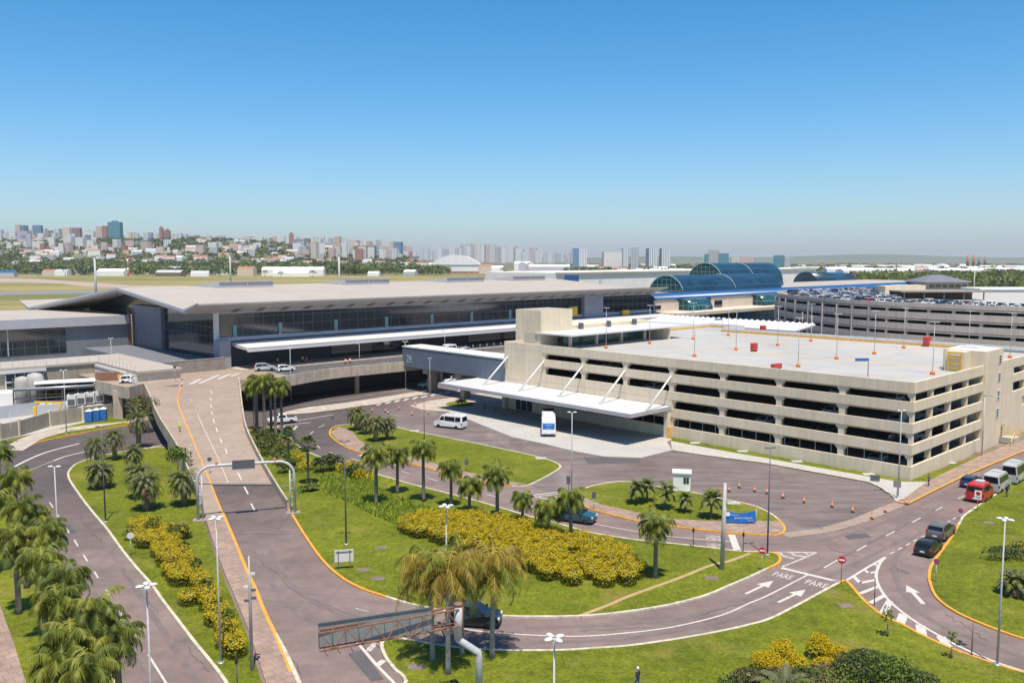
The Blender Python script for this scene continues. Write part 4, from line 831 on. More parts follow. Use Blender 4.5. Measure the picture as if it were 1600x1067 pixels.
def barrel(px, py, b, hw, base, pxe, name):
    lo, hi = 10., 29.9
    for _ in range(50):
        z = (lo + hi) / 2
        if ab(P(px, py, z))[1] > b: lo = z
        else: hi = z
    a = ab(P(px, py, z))[0]; ze = solve_a(pxe, b, (z + base) / 2) - a; N = 18
    rise = min(z - base, hw * .999); base = z - rise; rad = (hw * hw + rise * rise) / (2 * rise); cz = z - rad; an = math.asin(min(1, hw / rad))
    arc = [(b + rad * sin(-an + 2 * an * i / N), cz + rad * cos(-an + 2 * an * i / N)) for i in range(N + 1)]
    m = MB(); m.smooth = True
    for y, zz in arc: m.v += [(a, y, zz), (a + ze, y, zz)]
    for i in range(N): m.face((2 * i, 2 * i + 1, 2 * i + 3, 2 * i + 2))
    o = ob(m, name, 'vault_grid', uv=True)
    m = MB(); m.v += [(a - .05, y, zz) for y, zz in arc]; m.face(list(range(N + 1))[::-1]); ob(m, 'vault_end', 'vault_teal', o, uv=True)
    m = MB(); m.v += [(a + ze, y, zz) for y, zz in arc]; m.face(range(N + 1)); ob(m, 'vault_end', 'vault_teal', o, uv=True)
    for t in (-.1, ze * .5): m = MB(); m.tube([(a + t, b + (y - b) * 1.01, zz + .05) for y, zz in arc], .2, 6); ob(m, 'vault_rib', 'teal_frame', o)
    ob(MB().box(a, a + ze, b - hw - .3, b + hw + .3, 15, base), 'vault_base', 'vault_blue', o)
barrel(1041, 430.5, 160, 8.2, 17.4, 1196, 'glass_vault'); barrel(1102, 411, 182, 9.5, 18.0, 1197, 'glass_vault')
b3 = thing('glass_vault_hall', 'small dark blue glass barrel vault beyond the white hall', 'building', (0, 0, 0)); d = PY(1258, 447, 520); e = PY(1322, 447, 560); m = MB(); m.smooth = True
ax_ = (e - d); ax_.z = 0; nn = Vector((-ax_.y, ax_.x, 0)).normalized(); N = 14; hR = 8.2
for i in range(N + 1): t = pi * i / N; q = nn * hR * cos(t) + Vector((0, 0, hR * 1.05 * sin(t))); m.v += [tuple(d + q), tuple(e + q)]
for i in range(N): m.face((2 * i, 2 * i + 1, 2 * i + 3, 2 * i + 2))
m.smooth = False; m.face([2 * i for i in range(N + 1)]); m.face([2 * i + 1 for i in range(N + 1)][::-1]); m.build('vault', 'vault_grid', b3, uv=True)
m = MB().box(d.x - 12, e.x + 14, d.y - 4, e.y + 20, 0, d.z + .2); m.build('base', 'cream_wall', b3)
m = MB(); q = e + Vector((2, -3, 0)); m.box(q.x, q.x + 3, q.y, q.y + 3, d.z, d.z + 8.5); m.build('lift_tower', 'beam_brown', b3)
wh = thing('white_hall', 'plain white hall wall behind the terminal roof and the blue vaults', 'building', (0, 0, 0))
p0, p1 = PY(868, 425.5, 430), PY(1275, 421, 640); dv = (p1 - p0); dv.z = 0; dv.normalize(); nv = Vector((-dv.y, dv.x, 0))
m = MB(); m.prism([tuple(p0[:2]), tuple(p1[:2]), tuple((p1 + nv * 50)[:2]), tuple((p0 + nv * 50)[:2])], 0, 23.2); m.build('wall', 'far_white', wh)
m = MB(); q0 = p0 - nv * .4; m.beam((q0.x, q0.y, 23.2), ((p1 - nv * .4).x, (p1 - nv * .4).y, 23.2), 1.2, .6); m.build('roof_edge', 'dull_white', wh)
m = MB()
for t in (.12, .3, .42, .56): c = p0.lerp(p1, t); c.z = 0; q = c - nv * .3; m.beam((q.x, q.y, 17.5), (q.x, q.y, 19.5), 2.4, .3)
m.build('vent', 'far_grey', wh)
m = MB(); c = PY(893, 430, 425); m.box(c.x - 3.5, c.x + 3.5, c.y - 2, c.y, 18.5, 22.3); m.build('blue_panel', 'vault_blue', wh)

# ================================================================== CURVED GARAGE on the right
cg = thing('curved_garage', 'curved grey parking garage with full rooftop car park', 'parking garage', (118, 240, 0)); CO = (118, 240)
front = [Vector((150, 345)), Vector((112, 330)), Vector((95, 308)), Vector((91, 285)), Vector((93.5, 258)), Vector((100, 240)), Vector((110, 226)), Vector((124, 211)), Vector((145, 193)), Vector((175, 172)), Vector((215, 150))]
fr = [Vector(p) for p in crom([tuple(p) for p in front], 6, False)]
def cband(z0, z1, t, name, mt, par=None, off=0):
    m = MB(); n = len(fr); pr = None
    for i in range(n):
        a = fr[max(i - 1, 0)]; b = fr[min(i + 1, n - 1)]; d = (b - a).normalized(); nn = Vector((-d.y, d.x)); p = fr[i] + nn * off; q = fr[i] + nn * (off + t); k0 = len(m.v)
        m.v += [(p.x, p.y, z0), (p.x, p.y, z1), (q.x, q.y, z1), (q.x, q.y, z0)]
        if pr is not None:
            for c in range(4): e = (c + 1) % 4; m.face((pr + c, pr + e, k0 + e, k0 + c))
        pr = k0
    return m.build(name, mt, par or cg, off=CO)
mat('curved_beige', (.62, .535, .44), .85, .07, .3, streak=.12)
for z0, z1 in ((16.75, 18.4), (13.75, 15.95), (10.7, 12.9), (7.65, 9.85), (4.6, 6.8), (0, 3.7)): cband(z0, z1, .3, 'spandrel', 'curved_beige')
for z in (17.3, 14.3, 11.3, 8.2, 5.2):
    m = MB(); m.prism([tuple(p) for p in fr] + [(260, 260), (200, 360)], z - .35, z); m.build('roof_deck' if z > 17 else 'floor_slab', 'pale_concrete' if z > 17 else 'slab_grey', cg, off=CO)
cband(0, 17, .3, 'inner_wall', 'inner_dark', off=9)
m = MB()
for i in range(2, len(fr) - 1, 2): p = fr[i]; m.box(p.x - .35, p.x + .35, p.y + .5, p.y + 1.2, 0, 17)
m.build('column', 'curved_beige', cg, off=CO)
# ================================================================== THE TOWN AND THE AIRFIELD EDGE
def lerp_list(L, x):
    if x <= L[0][0]: return L[0][1]
    for (a, b), (c, d) in zip(L, L[1:]):
        if a <= x <= c: return b + (d - b) * (x - a) / (c - a)
    return L[-1][1]
LAND = [(20, 'at the left end of the skyline'), (62, 'near the left end of the skyline'), (105, 'on the ridge left of the teal tower'), (150, 'just left of the tall teal tower'), (200, 'just right of the tall teal tower'), (235, 'between teal tower and dark red twins'),
        (275, 'just right of the dark red twins'), (315, 'above the first roof monitor'), (360, 'above the left roof monitor gap'), (405, 'above the long white shed'), (450, 'around the red tower'), (490, 'right of the red tower'), (530, 'above the second roof monitor'), (575, 'left of the blue block'), (620, 'around the blue block'),
        (660, 'left of the domed hangar'), (710, 'behind the domed hangar'), (760, 'right of the domed hangar'), (805, 'above the twin arched hangar'), (850, 'right of the twin arched hangar'), (900, 'above the right end of the terminal roof'), (950, 'above the white hall'), (1000, 'left of the paired towers'), (1060, 'between the paired towers and the vaults'),
        (1110, 'behind the large glass vault'), (1170, 'above the right part of the vault'), (1230, 'right of the large glass vault'), (1290, 'above the small glass vault'), (1350, 'above the curved garage left end'), (1420, 'above the hip roofed building'), (1480, 'left of the four chimneys'), (1530, 'around the four chimneys'), (1600, 'at the right end of the horizon')]
def land(x): return min(LAND, key=lambda q: abs(q[0] - x))[1]
CNAME = dict(tower_white='white', tower_cream='cream', tower_grey='grey', tower_pink='pinkish', tower_brick='brick red', tower_teal='teal', tower_blue='blue', tower_brown='brown', tower_stripe='white striped', tower_stripe_grey='pale grey striped')
def tower(px, top, Y, wpx, col, label=None, cat='tower', grp='towers of the distant skyline', depth=None, roofblk=False):
    p = PY(px, top, Y); w = wpx * Y / F; z0 = town_h(p.x, Y) - 4; h = p.z - z0
    if h < 5: return
    d = depth or max(12, w * R.uniform(.7, 1.3)); m = MB(); m.box(-w / 2, w / 2, 0, d, 0, h)
    size = 'tall' if h > 52 else ('low wide' if w > h * .9 else ('slim' if w < h * .42 else 'mid height'))
    o = m.build('apartment_tower', col, uv=True); o.location = (p.x, Y, z0); o.rotation_euler = (0, 0, R.uniform(-.35, .35))
    tag(o, label or f'{size} {CNAME[col]} tower {land(px)}', cat, grp if label else f'{size} {CNAME[col]} towers {land(px)}')
    if roofblk: MB().box(-w * .22, w * .2, d * .25, d * .7, h, h + 5).build('roof_block', col, o, uv=True)
    return o
PROF = [(0, 358), (25, 352), (45, 351), (60, 353), (78, 361), (92, 357), (107, 354), (118, 359), (150, 358), (200, 363), (240, 362), (300, 367), (350, 369), (400, 370), (470, 368), (520, 370), (570, 373), (620, 379), (640, 384)]
wts = ['tower_stripe'] * 4 + ['tower_stripe_grey'] * 2 + ['tower_white'] * 7 + ['tower_cream'] * 5 + ['tower_grey'] * 4 + ['tower_pink'] * 4 + ['tower_brick'] + ['tower_brown'] + ['tower_blue']
x = -12
while x < 640:
    w = R.uniform(5, 10); t = lerp_list(PROF, x) + R.choice([0, 1, 2, 4, 6, 8, 10]) + R.uniform(-1, 1)
    tower(x, t, R.uniform(3500, 4200), w, R.choice(wts)); x += w * R.uniform(.6, 1.05)
x = -10
while x < 650:
    w = R.uniform(5, 13); t = lerp_list(PROF, x) + R.uniform(13, 24)
    if R.random() < .93: tower(x, min(t, 393), R.uniform(2900, 3350), w, R.choice(wts))
    x += w * R.uniform(.8, 1.35)
tower(177.5, 347, 3100, 18, 'tower_teal', 'tall teal glass tower standing highest on the left skyline', grp=None, roofblk=True); tower(163, 353, 3150, 8, 'tower_brick', 'narrow brick red tower against the left flank of the teal tower'); tower(154, 354, 3300, 9, 'tower_pink', 'pinkish stepped tower two places left of the teal tower')
tower(251, 356, 3000, 5, 'tower_brick', 'left and taller of the two dark red twin towers', roofblk=True); tower(260, 360, 3000, 8, 'tower_brown', 'right and lower of the two dark red twin towers', roofblk=True); tower(455, 365, 3200, 7, 'tower_brick', 'lone brick red tower in the middle of the town', roofblk=True); tower(466, 374, 3100, 12, 'tower_blue', 'blue glass block right beside the lone red tower')
tower(621, 378, 3200, 11, 'tower_blue', 'blue block closing the near skyline on its right'); tower(560, 384, 2800, 18, 'tower_brick', 'wide red brick block below the middle skyline', cat='building'); tower(582, 384, 2820, 7, 'tower_teal', 'teal block beside the wide red brick block', cat='building')
for q in (42, 52, 62): tower(q, 377, 2700, 10, 'tower_white', f'white apartment slab in the row of three on the left slope, {["first","second","third"][(q-42)//10]} from the left', cat='apartment block')
tower(80, 371, 2720, 8, 'tower_white', 'slender white slab right of the three white slabs'); tower(36, 361, 3200, 14, 'tower_grey', 'dark striped grey tower on the left ridge'); tower(57, 352, 3300, 12, 'tower_blue', 'blue glass tower on the left ridge'); tower(263, 386, 2500, 4, 'tower_white', 'white water tower like block above the airfield trees'); tower(222, 376, 2900, 12, 'tower_teal', 'wide teal office block below the twin towers'); tower(205, 378, 2850, 14, 'tower_cream', 'cream block left of the wide teal office block')
tower(118, 356, 3300, 12, 'tower_brown', 'dark brown tower right of the cream ridge towers'); tower(104, 355, 3200, 9, 'tower_cream', 'cream tower with narrow top on the left ridge')
for i, q in enumerate((432, 443, 453)): tower(q - 60 + i, 383, 2750, 11, 'tower_white' if i != 1 else 'tower_grey', f'pale slab of the row left of the red tower, {["left one","middle one","right one"][i]}', cat='apartment block')
x = -10
while x < 600:
    w = R.uniform(6, 13)
    if R.random() < .8: tower(x, R.uniform(377, 392), R.uniform(2500, 2850), w, R.choice(['tower_white'] * 4 + ['tower_cream'] * 2 + ['tower_pink', 'tower_grey', 'tower_brick']), cat='building')
    x += w * R.uniform(1.0, 2.0)
for q in range(105):
    px = R.uniform(-10, 650); tower(px, lerp_list(PROF, px) + R.uniform(8, 27), R.uniform(2650, 3300), R.uniform(5, 13), R.choice(wts), cat='building' if R.random() < .3 else 'tower')
x = 632
while x < 905:
    w = R.uniform(3.5, 7); tower(x, lerp_list([(632, 386), (700, 382), (760, 380), (800, 384), (860, 388), (905, 392)], x) + R.uniform(0, 9), R.uniform(6200, 8200), w, R.choice(['tower_stripe'] * 3 + ['tower_white'] * 3 + ['tower_cream', 'tower_stripe_grey', 'tower_pink']), grp='pale towers far beyond the hangars'); x += w * R.uniform(.7, 1.15)
for q, t, w, c, l in [(900, 388, 11, 'tower_blue', 'left half in blue glass of the twin slab above the terminal roof end'), (911, 388, 12, 'tower_stripe', 'right white striped half of the twin slab above the terminal roof end'), (978, 388, 10, 'tower_stripe', 'left tower of the first pair right of the hall'), (992, 387, 12, 'tower_stripe_grey', 'right tower of the first pair with blue side'), (1021, 388, 14, 'tower_stripe', 'left tower of the second white pair'), (1041, 388, 14, 'tower_stripe', 'right tower of the second white pair'), (958, 394, 28, 'tower_white', 'wide white block left of the first pair of towers'),
                      (1114, 391, 17, 'tower_grey', 'grey office block behind the large vault'), (1131, 396, 15, 'tower_teal', 'dark teal office block right of the grey one'), (1105, 397, 5, 'tower_teal', 'narrow teal block left of the grey office block'), (1150, 402, 14, 'tower_cream', 'low cream block right of the office blocks'), (1167, 401, 18, 'tower_pink', 'low block with red roof line above the vault'), (1217, 399, 16, 'tower_teal', 'dark teal block right of the vault'), (1230, 401, 8, 'tower_grey', 'grey block joined to the dark teal block')]:
    tower(q, t, 2600 if q < 1100 else 2300, w, c, l, cat='building', grp='')
# low houses and sheds
def house(px, Y, w, h, d, wall, roof, label, cat='house', grp=None, name='house', pitch=.25):
    X = (px - 800) / F * (Y * cT + (H) * sT); z0 = town_h(X, Y) - .5; m = MB(); r = h + min(w * pitch * .5, 4.5 if cat != 'warehouse' else 3)
    m.v += [(-w / 2, 0, 0), (w / 2, 0, 0), (w / 2, d, 0), (-w / 2, d, 0), (-w / 2, 0, h), (w / 2, 0, h), (w / 2, d, h), (-w / 2, d, h), (-w / 2, d / 2, r), (w / 2, d / 2, r)]
    m.face((0, 1, 5, 4)); m.face((1, 2, 6, 9, 5)); m.face((2, 3, 7, 6)); m.face((3, 0, 4, 8, 7)); m.m = 1; m.face((4, 5, 9, 8)); m.face((6, 7, 8, 9))
    o = m.build(name, [wall, roof]); o.location = (X, Y, z0); o.rotation_euler = (0, 0, R.uniform(-.25, .25)); tag(o, label, cat, grp if grp is not None else label.replace('house', 'houses', 1)); return o
WN = dict(dull_white='pale', far_white='white', cream_wall='cream', far_grey='grey', terracotta='terracotta'); 
for i in range(130):
    px = R.uniform(-10, 700); Y = R.choice([R.uniform(2150, 2600), R.uniform(2500, 3300)]); wl = R.choice(['far_white'] * 3 + ['cream_wall', 'far_grey']); rf = R.choice(['terracotta'] * 5 + ['dull_white'] + ['far_grey'] * 2)
    house(px, Y, R.uniform(16, 40), R.uniform(7, 17), R.uniform(12, 24), wl, rf, f'{WN[wl]} house with {WN[rf]} roof {land(px)}')
for i in range(100):
    px = R.uniform(870, 1620); Y = R.uniform(1700, 3600); wl = R.choice(['far_white'] * 3 + ['cream_wall', 'far_grey']); rf = R.choice(['terracotta'] * 3 + ['far_white'] * 3 + ['far_grey'])
    house(px, Y, R.uniform(14, 40), R.uniform(4, 9), R.uniform(12, 30), wl, rf, f'low {WN[wl]} house with {WN[rf]} roof {land(px)}')
for px, Y, w in [(1280, 2300, 130), (1330, 2000, 110), (1375, 1750, 150), (1420, 1900, 140), (1470, 2400, 200), (1500, 1800, 120), (1560, 2000, 160), (1210, 1900, 90), (1245, 1500, 70), (1440, 3000, 220), (1590, 2700, 200), (1350, 2900, 180)]:
    house(px, Y, w, 8, 40, 'far_white', R.choice(['far_white', 'dull_white', 'far_grey']), f'large pale warehouse {land(px)}, about {["near","middle","far"][min(2, int((Y-1400)/600))]} row', 'warehouse', 'warehouses on the right plain', 'warehouse', .08)
AIRB = [(172, 1545, 52, 9, 'far_white', 'far_white', 'long white hangar on the airfield edge left of the mast'), (95, 1560, 22, 9, 'far_white', 'far_grey', 'small bright white house at the airfield trees'), (77, 1580, 26, 8, 'cream_wall', 'terracotta', 'tan house left of the small bright white house'), (6, 1480, 32, 7, 'far_grey', 'vault_blue', 'teal roofed shed at the left picture edge'), (115, 1640, 24, 10, 'cream_wall', 'far_grey', 'cream hut right of the bright white house'), (228, 1750, 24, 9, 'far_white', 'far_white', 'white house above the airfield behind the mast'), (262, 1520, 50, 7, 'beam_brown', 'far_grey', 'brown roofed low building on the airfield'), (272, 1750, 26, 12, 'far_white', 'far_grey', 'white gabled house in the airfield trees'), (313, 1800, 24, 11, 'far_grey', 'dull_white', 'grey gabled house in the airfield trees'), (345, 1650, 34, 8, 'far_white', 'vault_blue', 'white building with blue roof by the second mast'), (312, 1500, 30, 6, 'far_white', 'far_grey', 'flat white shed in front of the trees'), (383, 1560, 30, 13, 'cream_wall', 'terracotta', 'tan house right of the second mast'), (457, 1560, 112, 12, 'far_white', 'far_white', 'long white shed with rusty streaked roof in front of the wood'), (455, 1500, 60, 7, 'far_white', 'far_white', 'lower white annex in front of the long shed'), (583, 1530, 20, 6, 'far_white', 'far_white', 'small white tent roofed hut before the wood'), (639, 1560, 22, 8, 'far_grey', 'far_white', 'small grey kiosk before the wood'), (758, 1800, 26, 16, 'cream_wall', 'terracotta', 'orange building beside the domed hangar'), (777, 1800, 26, 13, 'far_white', 'far_white', 'white building two places right of the dome'), (816, 2300, 44, 20, 'far_white', 'far_white', 'white block between the two hangars')]
for px, Y, w, h, wl, rf, l in AIRB: house(px, Y, w, h, 18, wl, rf, l, 'building', 'buildings along the airfield edge', 'airfield_building', .3)
# domed hangar
dh = thing('domed_hangar', 'white hangar with a broad curved roof beyond the airfield', 'hangar', tuple(PY(711, 427, 1834)))
m = MB(); m.smooth = True; N = 16; hw = 54; hb = 18; ht = 39
for i in range(N + 1):
    x_ = -hw + 2 * hw * i / N; z_ = hb + (ht - hb) * (1 - (x_ / hw) ** 2); m.v += [(x_, 0, z_), (x_ * .9 + 6, 75, z_ * .97)]
for i in range(N): m.face((2 * i, 2 * i + 2, 2 * i + 3, 2 * i + 1))
m.smooth = False; m.face([2 * i for i in range(N + 1)]); m.build('curved_roof', 'far_white', dh); MB().box(-12, 50, 1, 70, -1, hb).build('door_wall', 'far_white', dh); m = MB(); m.box(-14, 52, .3, .9, -1, 4); m.build('plinth', 'terracotta', dh)
m = MB(); m.box(-13, 51, -.3, .9, hb - .8, hb + .4); m.build('eave', 'far_grey', dh)
ah = thing('arched_hangar', 'old grey hangar with two round arches and long white roof', 'hangar', tuple(PY(822, 423.5, 1950)))
m = MB()
for c in (-8, 10):
    pts = [(c - 8.5, 0, 0)] + [(c - 8.5 * cos(t), 0, 12 + 8.5 * sin(t)) for t in [pi * i / 10 for i in range(11)]] + [(c + 8.5, 0, 0)]; n0 = len(m.v); k = len(pts); m.v += pts + [(x_, 50, z_) for x_, y_, z_ in pts]; m.face(range(n0, n0 + k))
    for i in range(k - 1): m.face((n0 + i, n0 + k + i, n0 + k + i + 1, n0 + i + 1))
m.build('arch_hall', 'far_grey', ah)
house(858, 1930, 92, 14, 30, 'far_grey', 'far_white', 'long white roofed shed joined to the arched hangar', 'shed', '', 'shed', .25)
# hip roofed building beside the curved garage, carport and blocks on and behind its roof
hp = thing('hip_roofed_building', 'cream building with grey hip roof behind the rooftop car park', 'building', tuple(PY(1480, 470, 440)))
Yh = 440; sc = Yh / F; zb = PY(1480, 452, Yh).z - hp.location.z; zt = PY(1480, 441, Yh).z - hp.location.z; zr_ = PY(1480, 430, Yh).z - hp.location.z; hw = 36 * sc * 1.02
MB().box(-hw + 1, hw - 1, 1, 23, -8, zt).build('wall', 'cream_wall', hp)
m = MB(); m.v += [(-hw - .5, -.5, zt), (hw + .5, -.5, zt), (hw + .5, 24.5, zt), (-hw - .5, 24.5, zt), (-3, 12, zr_), (3, 12, zr_)]; m.face((0, 1, 5, 4)); m.face((1, 2, 5)); m.face((2, 3, 4, 5)); m.face((3, 0, 4)); m.face((3, 2, 1, 0)); mat('slate_roof', (.15, .165, .20), .7, .1, .5); m.build('roof', 'slate_roof', hp)
for i in range(6): x_ = -hw + 3 + i * (2 * hw - 4) / 6; MB().box(x_, x_ + 2.6, .9, .99, zt - 2.6, zt - 1.2).build('window', 'glass_dark', hp)
m = MB(); m.box(-hw - 6, hw + 10, -14, -1, zb - .4, zb); m.build('lower_roof', 'retain_brown', hp); MB().box(-hw - 5, hw + 9, -12, -1.2, -12, zb - .4).build('lower_wall', 'fence_beige', hp)
m = MB(); m.tube([(hw + 4, 5, -8), (hw + 4, 5, zr_ + 5)], .25, 6); m.build('mast', 'pole_grey', hp)
hb_ = thing('rooftop_block', 'pale stair block at the back of the rooftop car park', 'building', tuple(PY(1396, 466, 300)))
MB().box(-3, 2.6, 0, 8, -4, 4.2).build('wall', 'garage_beige', hb_); MB().box(2.6, 12, 2, 9, -4, 4.4).build('wall', 'garage_beige', hb_); MB().box(-1, .8, -.05, -.01, -1, 1.2).build('door', 'beam_brown', hb_)
cp = thing('rooftop_carport', 'long dark brown carport along the back of the rooftop car park', 'carport', tuple(PY(1478, 470, 268)))
MB().box(-14, 13, 0, 9, 2.6, 3.0).build('roof', 'retain_brown', cp)
for i in range(5): MB().box(-13 + i * 6.2, -12.7 + i * 6.2, .3, .6, -1, 2.6).build('post', 'steel_dark', cp)
MB().box(-13.8, 12.8, 8.7, 9, -1, 2.6).build('back_wall', 'beam_brown', cp)
wr = thing('white_shed', 'long white roofed shed at the right edge behind the curved garage', 'shed', tuple(PY(1575, 470, 330))); MB().box(-11, 40, 0, 14, 4.2, 4.8).build('roof', 'far_white', wr); MB().box(-10.5, 39.5, .4, 13.5, -10, 4.2).build('wall', 'far_grey', wr)
# chimneys
for i, px in enumerate((1512, 1521, 1530, 1539)):
    p = PY(px, 413, 2900); o = MB().lathe([(5.5, -12), (3.6, 30)], (0, 0, 0), 10).build('chimney', 'terracotta' if i < 2 else 'retain_brown'); o.location = p; tag(o, ['leftmost of four tall chimneys on the right horizon', 'second from left of the four chimneys', 'third from left of the four chimneys', 'rightmost of four tall chimneys on the right horizon'][i], 'chimney', 'chimneys on the horizon'); 
# airfield masts and beacon
for px, yt, Y, l in [(147.5, 400, 560, 'grey floodlight mast behind the left gable end'), (359, 397, 760, 'grey floodlight mast beyond the first roof monitor'), (529.5, 398, 620, 'grey floodlight mast beside the second roof monitor')]:
    p = PY(px, yt, Y); o = thing('floodlight_mast', l, 'mast', (p.x, Y, 0), 0, 'airfield floodlight masts'); MB().tube([(0, 0, 0), (0, 0, p.z)], [.95, .6], 8).build('pole', 'pole_grey', o); MB().box(-2.4, 2.4, -.8, .8, p.z - .4, p.z + .6).build('floodlight', 'far_grey', o)
p = PY(200, 425, 1540); o = thing('beacon_tower', 'red and white lattice beacon among the airfield trees', 'tower', (p.x, p.y, 0)); zt = PY(200, 398, 1540).z
for i in range(5): MB().tube([(0, 0, zt * i / 5), (0, 0, zt * (i + 1) / 5)], 1.3, 5).build('mast_section', 'red' if i % 2 == 0 else 'far_white', o)
# far woods
def cards(mb, c, rx, ry, rz, n, size, mats, rnd, shell=.72, up=.35):
    for _ in range(n):
        while True:
            d = Vector((rnd.gauss(0, 1), rnd.gauss(0, 1), rnd.gauss(0, 1)))
            if d.length > .1: break
        d.normalize()
        if d.z < -.35: d.z *= -1
        k = shell + (1 - shell) * rnd.random() + .08 * rnd.random(); p = Vector((c[0] + d.x * rx * k, c[1] + d.y * ry * k, c[2] + d.z * rz * k))
        nn = (d * up + Vector((rnd.gauss(0, 1), rnd.gauss(0, 1), rnd.gauss(.5, 1))).normalized() * (1 - up)).normalized()
        t = nn.cross(Vector((rnd.gauss(0, 1), rnd.gauss(0, 1), rnd.gauss(0, 1)))).normalized(); b = nn.cross(t); s = size * rnd.uniform(.6, 1.35); w = s * rnd.uniform(.45, .75)
        mb.m = rnd.choice(mats); n0 = len(mb.v); mb.v += [tuple(p - t * s * .5), tuple(p + b * w * .5 - t * s * .05), tuple(p + t * s * .5), tuple(p - b * w * .5 + t * s * .05)]; mb.face((n0, n0 + 1, n0 + 2, n0 + 3))
def wood(name, spots, label, ncard=44, size=3.0, mats=('far_leaf', 'far_leaf_light', 'far_leaf_dark')):
    mb = MB(); rnd = random.Random(len(spots))
    for X, Y, r, h in spots:
        z = town_h(X, Y); k = rnd.random(); mm = [0, 0, 1] if k < .5 else ([1, 1, 0] if k < .75 else [2, 2, 0])
        cards(mb, (X, Y, z + h * .45), r, r, h * .55, ncard, size * r / 7, mm, rnd, .55)
    o = mb.build(name, list(mats)); tag(o, label, 'wood', kind='stuff'); return o
rw = random.Random(3); sp = []
for i in range(1500):
    px = rw.uniform(-40, 700); Y = rw.uniform(1600, 2250); X = (px - 800) / F * Y; dens = noise.noise((px * .02, Y * .004, 0))
    if 405 < px < 508 and Y < 1640: continue
    if px > 630 and Y > 1800: continue
    if dens > -.32: sp.append((X, Y, rw.uniform(8, 14), rw.uniform(11, 19)))
wood('far_wood', sp, 'wide green wood between the airfield and the town', 26, 4.6)
sp = []
for i in range(620): px = rw.uniform(-20, 640); Y = rw.uniform(2100, 3350); sp.append(((px - 800) / F * Y, Y, rw.uniform(8, 16), rw.uniform(9, 16)))
for cx, cy, sx in ((108, 3000, 26), (270, 2900, 40), (180, 3050, 10), (640, 2500, 30), (430, 2700, 20)):
    for i in range(34): px = rw.gauss(cx, sx * .5); Y = rw.gauss(cy, 90); sp.append(((px - 800) / F * Y, Y, rw.uniform(9, 17), rw.uniform(12, 20)))
wood('far_wood', sp, 'dark tree clumps scattered through the hillside town', 26, 5.0)
sp = []
for i in range(330): px = rw.uniform(1335, 1640); Y = rw.uniform(760, 1500); sp.append(((px - 800) / F * Y, Y, rw.uniform(5, 10), rw.uniform(8, 14)))
for i in range(60): px = rw.gauss(920, 18); Y = rw.gauss(1500, 50); sp.append(((px - 800) / F * Y, Y, rw.uniform(7, 11), rw.uniform(10, 17)))
for i in range(420): px = rw.uniform(870, 1640); Y = rw.uniform(1800, 4200); sp.append(((px - 800) / F * Y, Y, rw.uniform(8, 18), rw.uniform(6, 11)))
wood('far_wood', sp, 'green woods on the plain beyond the curved garage', 40, 3.6)
# single trees on the airfield edge
def fartree(px, Y, h, r, label, m='far_leaf_dark'):
    X = (px - 800) / F * Y; o = thing('tree', label, 'tree', (X, Y, 0), 0, 'trees along the airfield edge'); mb = MB(); cards(mb, (0, 0, h * .62), r, r, h * .4, 90, 1.9, [0, 0, 1], rw, .5); mb.build('crown', [m, 'far_leaf'], o); MB().tube([(0, 0, 0), (0, 0, h * .5)], [.5, .3], 6).build('trunk', 'bark', o)
for px, Y, h, r, l in [(104, 1500, 20, 4, 'tall dark tree beside the small bright white house'), (142, 1500, 13, 5, 'dark round tree left of the floodlight mast'), (62, 1500, 12, 5, 'round tree left of the tan house'), (240, 1480, 14, 7, 'broad dark tree left of the brown roofed building'), (290, 1470, 12, 6, 'dark tree right of the brown roofed building'), (345, 1470, 10, 7, 'low bushy tree beneath the blue roofed building'), (415, 1480, 11, 7, 'bushy tree left of the long white shed'), (440, 1450, 10, 6, 'round bushy tree in front of the long white shed'), (490, 1450, 11, 7, 'round bushy tree at the right end of the long shed'), (702, 1700, 14, 7, 'dark tree at the left wall of the domed hangar'), (785, 1700, 15, 6, 'round tree between the domed and arched hangars'), (884, 1500, 16, 5, 'lone tree right of the arched hangar')]: fartree(px, Y, h, r, l)
# ================================================================== PALMS, TREES, HEDGES
def frond(mb, o, az, el, L, droop, ll, n, lw=.075, hang=.5, rnd=random, segs=7, rachis=1):
    """one arching feather leaf: a bent rachis and paired leaflets"""
    p = Vector(o); e = el; pts = [p.copy()]; h = Vector((cos(az), sin(az), 0)); side = Vector((-sin(az), cos(az), 0))
    for i in range(segs):
        d = h * cos(e) + Vector((0, 0, sin(e))); p = p + d * (L / segs); pts.append(p.copy()); e -= droop / segs * (0.6 + 1.1 * i / segs)
    for i in range(n):
        t = .16 + .84 * (i + .5) / n; k = min(segs - 1, int(t * segs)); f = t * segs - k; b = pts[k].lerp(pts[k + 1], f); d = (pts[k + 1] - pts[k]).normalized()
        l_ = ll * (sin(pi * min(1, t * .85 + .18)) * .75 + .3) * rnd.uniform(.75, 1.2)
        for s in (-1, 1):
            v = (side * s * (.85 + .3 * rnd.random()) + d * .55 + Vector((0, 0, .25 - hang * (.5 + rnd.random())))).normalized(); w = d * lw * .5
            tip = b + v * l_ + Vector((0, 0, -hang * .35 * l_)); mid = b + v * l_ * .5
            n0 = len(mb.v); mb.v += [tuple(b - w), tuple(b + w), tuple(mid + w * 1.3), tuple(tip), tuple(mid - w * 1.3)]; mb.face((n0, n0 + 1, n0 + 2, n0 + 3, n0 + 4))
    if rachis:
        for i in range(segs):
            a, b = pts[i], pts[i + 1]; w = side * .035 * (1 - i / segs * .7); n0 = len(mb.v); mb.v += [tuple(a - w), tuple(a + w), tuple(b + w * .8), tuple(b - w * .8)]; mb.face((n0, n0 + 1, n0 + 2, n0 + 3))
